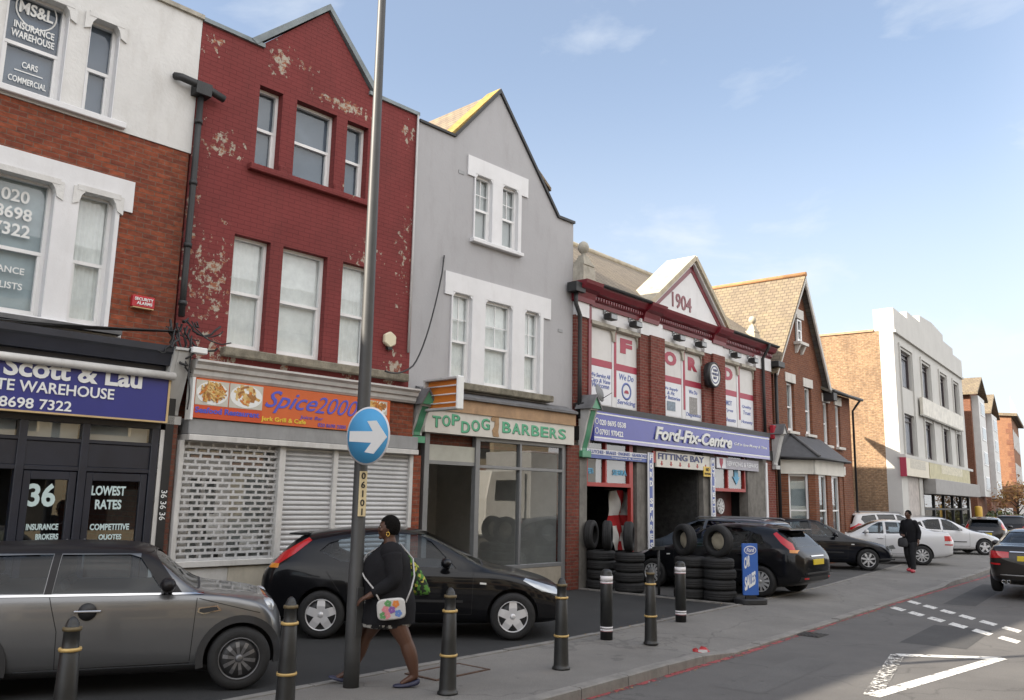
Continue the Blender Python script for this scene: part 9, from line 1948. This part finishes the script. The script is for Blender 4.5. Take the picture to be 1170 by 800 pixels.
# her shoulder bag, and the patterned shawl bag on the far side
wm = Matrix.Translation(wo.location) @ Matrix.Rotation(wang, 4, 'Z')
def thing_on(name, p, label, cat):
    o = D.objects.new(name, None); COL.objects.link(o); o.location = wm @ V3(p); o.rotation_euler = (0, 0, wang); return tag(o, label, cat)
bg_ = thing_on('handbag', (-0.04, 0.31, 0.70), 'small pale shoulder bag with flowers and butterflies at the woman\'s hip', 'bag')
mb = MB(); n = 28
def sup(rx, rz, e=0.45): return [(rx * math.copysign(abs(math.cos(2 * math.pi * i / n)) ** e, math.cos(2 * math.pi * i / n)), rz * math.copysign(abs(math.sin(2 * math.pi * i / n)) ** e, math.sin(2 * math.pi * i / n))) for i in range(n)]
mb.prism([(x, z + 0.105) for x, z in sup(0.145, 0.105)], -0.035, 0.035); bo_ = mb.build('pouch', pm('bag_pale_grey', (0.50, 0.49, 0.47), 0.6, var=0.06), bg_, bevel=0.012); bo_.rotation_euler = (0, R(6), 0)
random.seed(8)
pal = [pm('petal_%s' % n_, c_, 0.6) for n_, c_ in (('pink', (0.60, 0.22, 0.25)), ('orange', (0.60, 0.20, 0.04)), ('blue', (0.12, 0.22, 0.50)), ('green', (0.10, 0.28, 0.10)), ('violet', (0.22, 0.09, 0.32)))]
for k, (cx_, cz_, ci) in enumerate(((0.06, 0.11, 0), (-0.05, 0.155, 1), (-0.07, 0.06, 2), (0.085, 0.055, 3), (0.03, 0.165, 3), (-0.005, 0.10, 4), (0.045, 0.05, 0))):
    mb = MB()
    for j in range(5):
        a = 2 * math.pi * j / 5 + k; r_ = 0.021; px2, pz2 = cx_ + r_ * math.cos(a), cz_ + r_ * math.sin(a); mb.prism([(px2 + 0.017 * math.cos(t2), pz2 + 0.017 * math.sin(t2)) for t2 in [2 * math.pi * i / 9 for i in range(9)]], 0.034 + j * 0.0006, 0.0385 + j * 0.0006)
    mb.build('flower_print', pal[ci], bo_)
mb = MB(); mb.tube([(0.135, 0.0, 0.19), (0.20, -0.04, 0.30), (0.30, -0.15, 0.40), (0.36, -0.30, 0.50), (0.29, -0.43, 0.62), (0.10, -0.47, 0.73)], 0.009, 6); mb.build('strap', pm('strap_grey', (0.42, 0.41, 0.40), 0.7), bg_)
mb = MB(); mb.tube([(-0.135, 0.0, 0.17), (-0.185, -0.03, 0.30), (-0.215, -0.13, 0.42), (-0.20, -0.34, 0.58), (-0.06, -0.46, 0.73)], 0.009, 6); mb.build('strap', pm('strap_grey', (0.42, 0.41, 0.40), 0.7), bg_)
M_FLOR = D.materials.new('green_yellow_print'); t_, N_, L_, bb = nodes(M_FLOR); bb.inputs['Roughness'].default_value = 0.85
tc_ = N_.new('ShaderNodeTexCoord'); vo_ = N_.new('ShaderNodeTexVoronoi'); vo_.inputs['Scale'].default_value = 34; L_(tc_.outputs['Object'], vo_.inputs['Vector']); rp_ = N_.new('ShaderNodeValToRGB'); rp_.color_ramp.interpolation = 'CONSTANT'
e_ = rp_.color_ramp.elements; e_[0].color = (0.012, 0.02, 0.01, 1); e_[0].position = 0; e_[1].position = 0.45; e_[1].color = (0.07, 0.20, 0.03, 1); x_ = e_.new(0.72); x_.color = (0.40, 0.36, 0.06, 1); x_ = e_.new(0.86); x_.color = (0.03, 0.06, 0.02, 1)
L_(vo_.outputs['Color'], rp_.inputs[0]); L_(rp_.outputs[0], bb.inputs['Base Color'])
sb_ = thing_on('cloth_bag', (-0.27, -0.20, 0.88), 'green flower print cloth bag slung behind the woman\'s far shoulder', 'bag')
smooth_part(loft([((-0.05, 0, 0.0), 0.13, 0.05), ((-0.045, 0, 0.06), 0.135, 0.075), ((-0.01, 0, 0.2), 0.11, 0.075), ((0.045, 0, 0.33), 0.07, 0.05), ((0.10, 0, 0.45), 0.03, 0.03)], 20, 0.15, 2), 'pouch', M_FLOR, sb_)
mb = MB(); mb.tube([(0.09, 0.0, 0.44), (0.17, 0.02, 0.52), (0.25, 0.04, 0.54)], 0.016, 6); mb.build('strap', M_FLOR, sb_)

# --- the man on the far pavement, walking towards us
mp = ground(1042, 654); hm = 1.80; mang = math.atan2(-mp.y, -mp.x) - R(28)
mo = D.objects.new('person', None); COL.objects.link(mo); mo.location = (mp.x, mp.y, 0); mo.rotation_euler = (0, 0, mang); tag(mo, 'man in black jacket, dark trousers and red shoes on the pavement by the cars', 'person')
J = dict(hips=(0, 0, 0.95), waist=(0, 0, 1.10), chest=(0, 0, 1.32), neck=(0.0, 0, 1.50), neck2=(0.01, 0, 1.57), head=(0.02, 0, 1.65), shL=(0, 0.19, 1.44), elL=(-0.05, 0.27, 1.17), Lwrist=(0.07, 0.29, 0.93), shR=(0, -0.19, 1.44), elR=(-0.03, -0.27, 1.16), Rwrist=(0.20, -0.14, 1.07),
    hpL=(0, 0.10, 0.90), knL=(0.10, 0.11, 0.50), anL=(0.12, 0.12, 0.10), toL=(0.27, 0.14, 0.05), hpR=(0, -0.10, 0.90), knR=(0.0, -0.11, 0.50), anR=(-0.18, -0.12, 0.14), toR=(-0.05, -0.13, 0.05))
E_ = [('hips', 'waist'), ('waist', 'chest'), ('chest', 'neck'), ('neck', 'neck2'), ('neck2', 'head'), ('chest', 'shL'), ('shL', 'elL'), ('elL', 'Lwrist'), ('chest', 'shR'), ('shR', 'elR'), ('elR', 'Rwrist'), ('hips', 'hpL'), ('hpL', 'knL'), ('knL', 'anL'), ('anL', 'toL'), ('hips', 'hpR'), ('hpR', 'knR'), ('knR', 'anR'), ('anR', 'toR')]
Rd = dict(hips=0.13, waist=0.125, chest=0.135, neck=0.062, neck2=0.058, head=0.055, shL=0.065, elL=0.045, Lwrist=0.03, shR=0.065, elR=0.045, Rwrist=0.03, hpL=0.09, knL=0.062, anL=0.042, toL=(0.036, 0.025), hpR=0.09, knR=0.062, anR=0.042, toR=(0.036, 0.025))
hand_chain(J, E_, Rd, J['Lwrist'], (0.2, 0.05, -0.97), (0.2, -0.9, 0), 'L', 0.6, 1, 1.05); hand_chain(J, E_, Rd, J['Rwrist'], (0.7, 0.7, 0.1), (-0.3, 0.3, -0.9), 'R', 0.9, -1, 1.05)
b_me = skin_body(J, E_, Rd, 'hips'); mb = MB(); HM = head_mesh(mb, (0.03, 0, 1.685), R(-22), 1.0, 0.0); h_me = D.meshes.new('h'); mb.bm.to_mesh(h_me); mb.bm.free(); finish_body([b_me, h_me], 0.009, M_SKIN2, mo)
mb = MB(); g = bmesh.ops.create_uvsphere(mb.bm, u_segments=24, v_segments=16, radius=1)
for v in g['verts']: x, y, z = v.co; v.co = HM @ V3((x * 0.104 - 0.010, y * 0.084, z * 0.115 + 0.016))
hl = HM.inverted(); bmesh.ops.delete(mb.bm, geom=[f for f in mb.bm.faces if (lambda p: p.x > 0.04 and p.z < 0.07 or p.z < -0.02 or (p.x > 0.01 and p.z < 0.01))(hl @ f.calc_center_median())], context='FACES'); smooth_part(mb, 'hair', M_HAIR, mo)
for sy in (-1, 1): mb = MB(); mb.ball(HM @ V3((0.083, sy * 0.033, 0.010)), 0.011, (0.7, 1.2, 0.7), 8, 6); mb.build('eye', M_EYE, mo)
M_JACK = cloth('black_jacket', (0.010, 0.010, 0.012)); M_TROU = cloth('dark_trousers', (0.022, 0.022, 0.024))
smooth_part(loft([((0, 0, 0.84), 0.165, 0.22), ((0, 0, 0.92), 0.17, 0.225), ((0, 0, 1.08), 0.165, 0.215), ((0.01, 0, 1.25), 0.18, 0.225), ((0.0, 0, 1.38), 0.165, 0.235), ((0, 0, 1.46), 0.12, 0.20), ((0.0, 0, 1.52), 0.085, 0.10), ((0.0, 0, 1.56), 0.08, 0.085)], 32, 0.07, 4), 'jacket', M_JACK, mo)
sleeve(V3(J['shL']) + V3((0, -0.02, 0)), J['elL'], J['Lwrist'], (0.09, 0.068, 0.05), 'sleeve', M_JACK, mo); sleeve(V3(J['shR']) + V3((0, 0.02, 0)), J['elR'], J['Rwrist'], (0.09, 0.068, 0.05), 'sleeve', M_JACK, mo)
def trouser(h_, k_, a_, sd):
    pts = [V3(h_) + V3((0, 0, 0.04))] + [V3(h_).lerp(V3(k_), i / 4) for i in range(1, 5)] + [V3(k_).lerp(V3(a_), i / 4) for i in range(1, 5)]; rs_ = [0.11, 0.115, 0.105, 0.095, 0.085, 0.08, 0.076, 0.072, 0.075]; mb = MB(); mb.tube(pts, rs_, 16); return mb
mt_ = [trouser(J['hpL'], J['knL'], J['anL'], 1), trouser(J['hpR'], J['knR'], J['anR'], -1), loft([((0, 0, 0.80), 0.14, 0.19), ((0, 0, 0.90), 0.15, 0.20), ((0, 0, 1.0), 0.14, 0.19)], 24)]
ms_ = []
for q in mt_: bmesh.ops.recalc_face_normals(q.bm, faces=q.bm.faces[:]); me = D.meshes.new('x'); q.bm.to_mesh(me); q.bm.free(); ms_.append(me)
finish_body(ms_, 0.012, M_TROU, mo, 'trousers')
M_RSHOE = pm('red_shoe', (0.42, 0.03, 0.05), 0.45)
for an, to in ((J['anL'], J['toL']), (J['anR'], J['toR'])):
    d_ = V3((to[0] - an[0], to[1] - an[1], 0)).normalized(); c_ = V3((an[0], an[1], 0)) + d_ * 0.07; ang_ = math.atan2(d_.y, d_.x)
    mb = MB(); mb.ball((c_.x, c_.y, 0.052 if an[2] < 0.12 else 0.06), 0.15, (1.0, 0.34, 0.36), 14, 10, Matrix.Rotation(ang_, 4, 'Z')); mb.build('shoe', M_RSHOE, mo)
wm = Matrix.Translation(mo.location) @ Matrix.Rotation(mang, 4, 'Z'); wang_ = wang; wang = mang
gb = thing_on('shoulder_bag', (0.20, -0.12, 0.72), 'slouchy grey bag held against the man\'s front', 'bag')
smooth_part(loft([((0, 0, 0), 0.06, 0.13), ((0, 0, 0.06), 0.09, 0.155), ((0, 0, 0.18), 0.085, 0.15), ((0, 0, 0.29), 0.04, 0.12)], 20, 0.12, 1), 'pouch', cloth('bag_grey', (0.05, 0.05, 0.052)), gb)
mb = MB(); mb.tube([(0.0, 0.10, 0.27), (-0.03, 0.12, 0.45), (-0.10, 0.16, 0.62)], 0.012, 6); mb.build('strap', M_TRIM, gb)
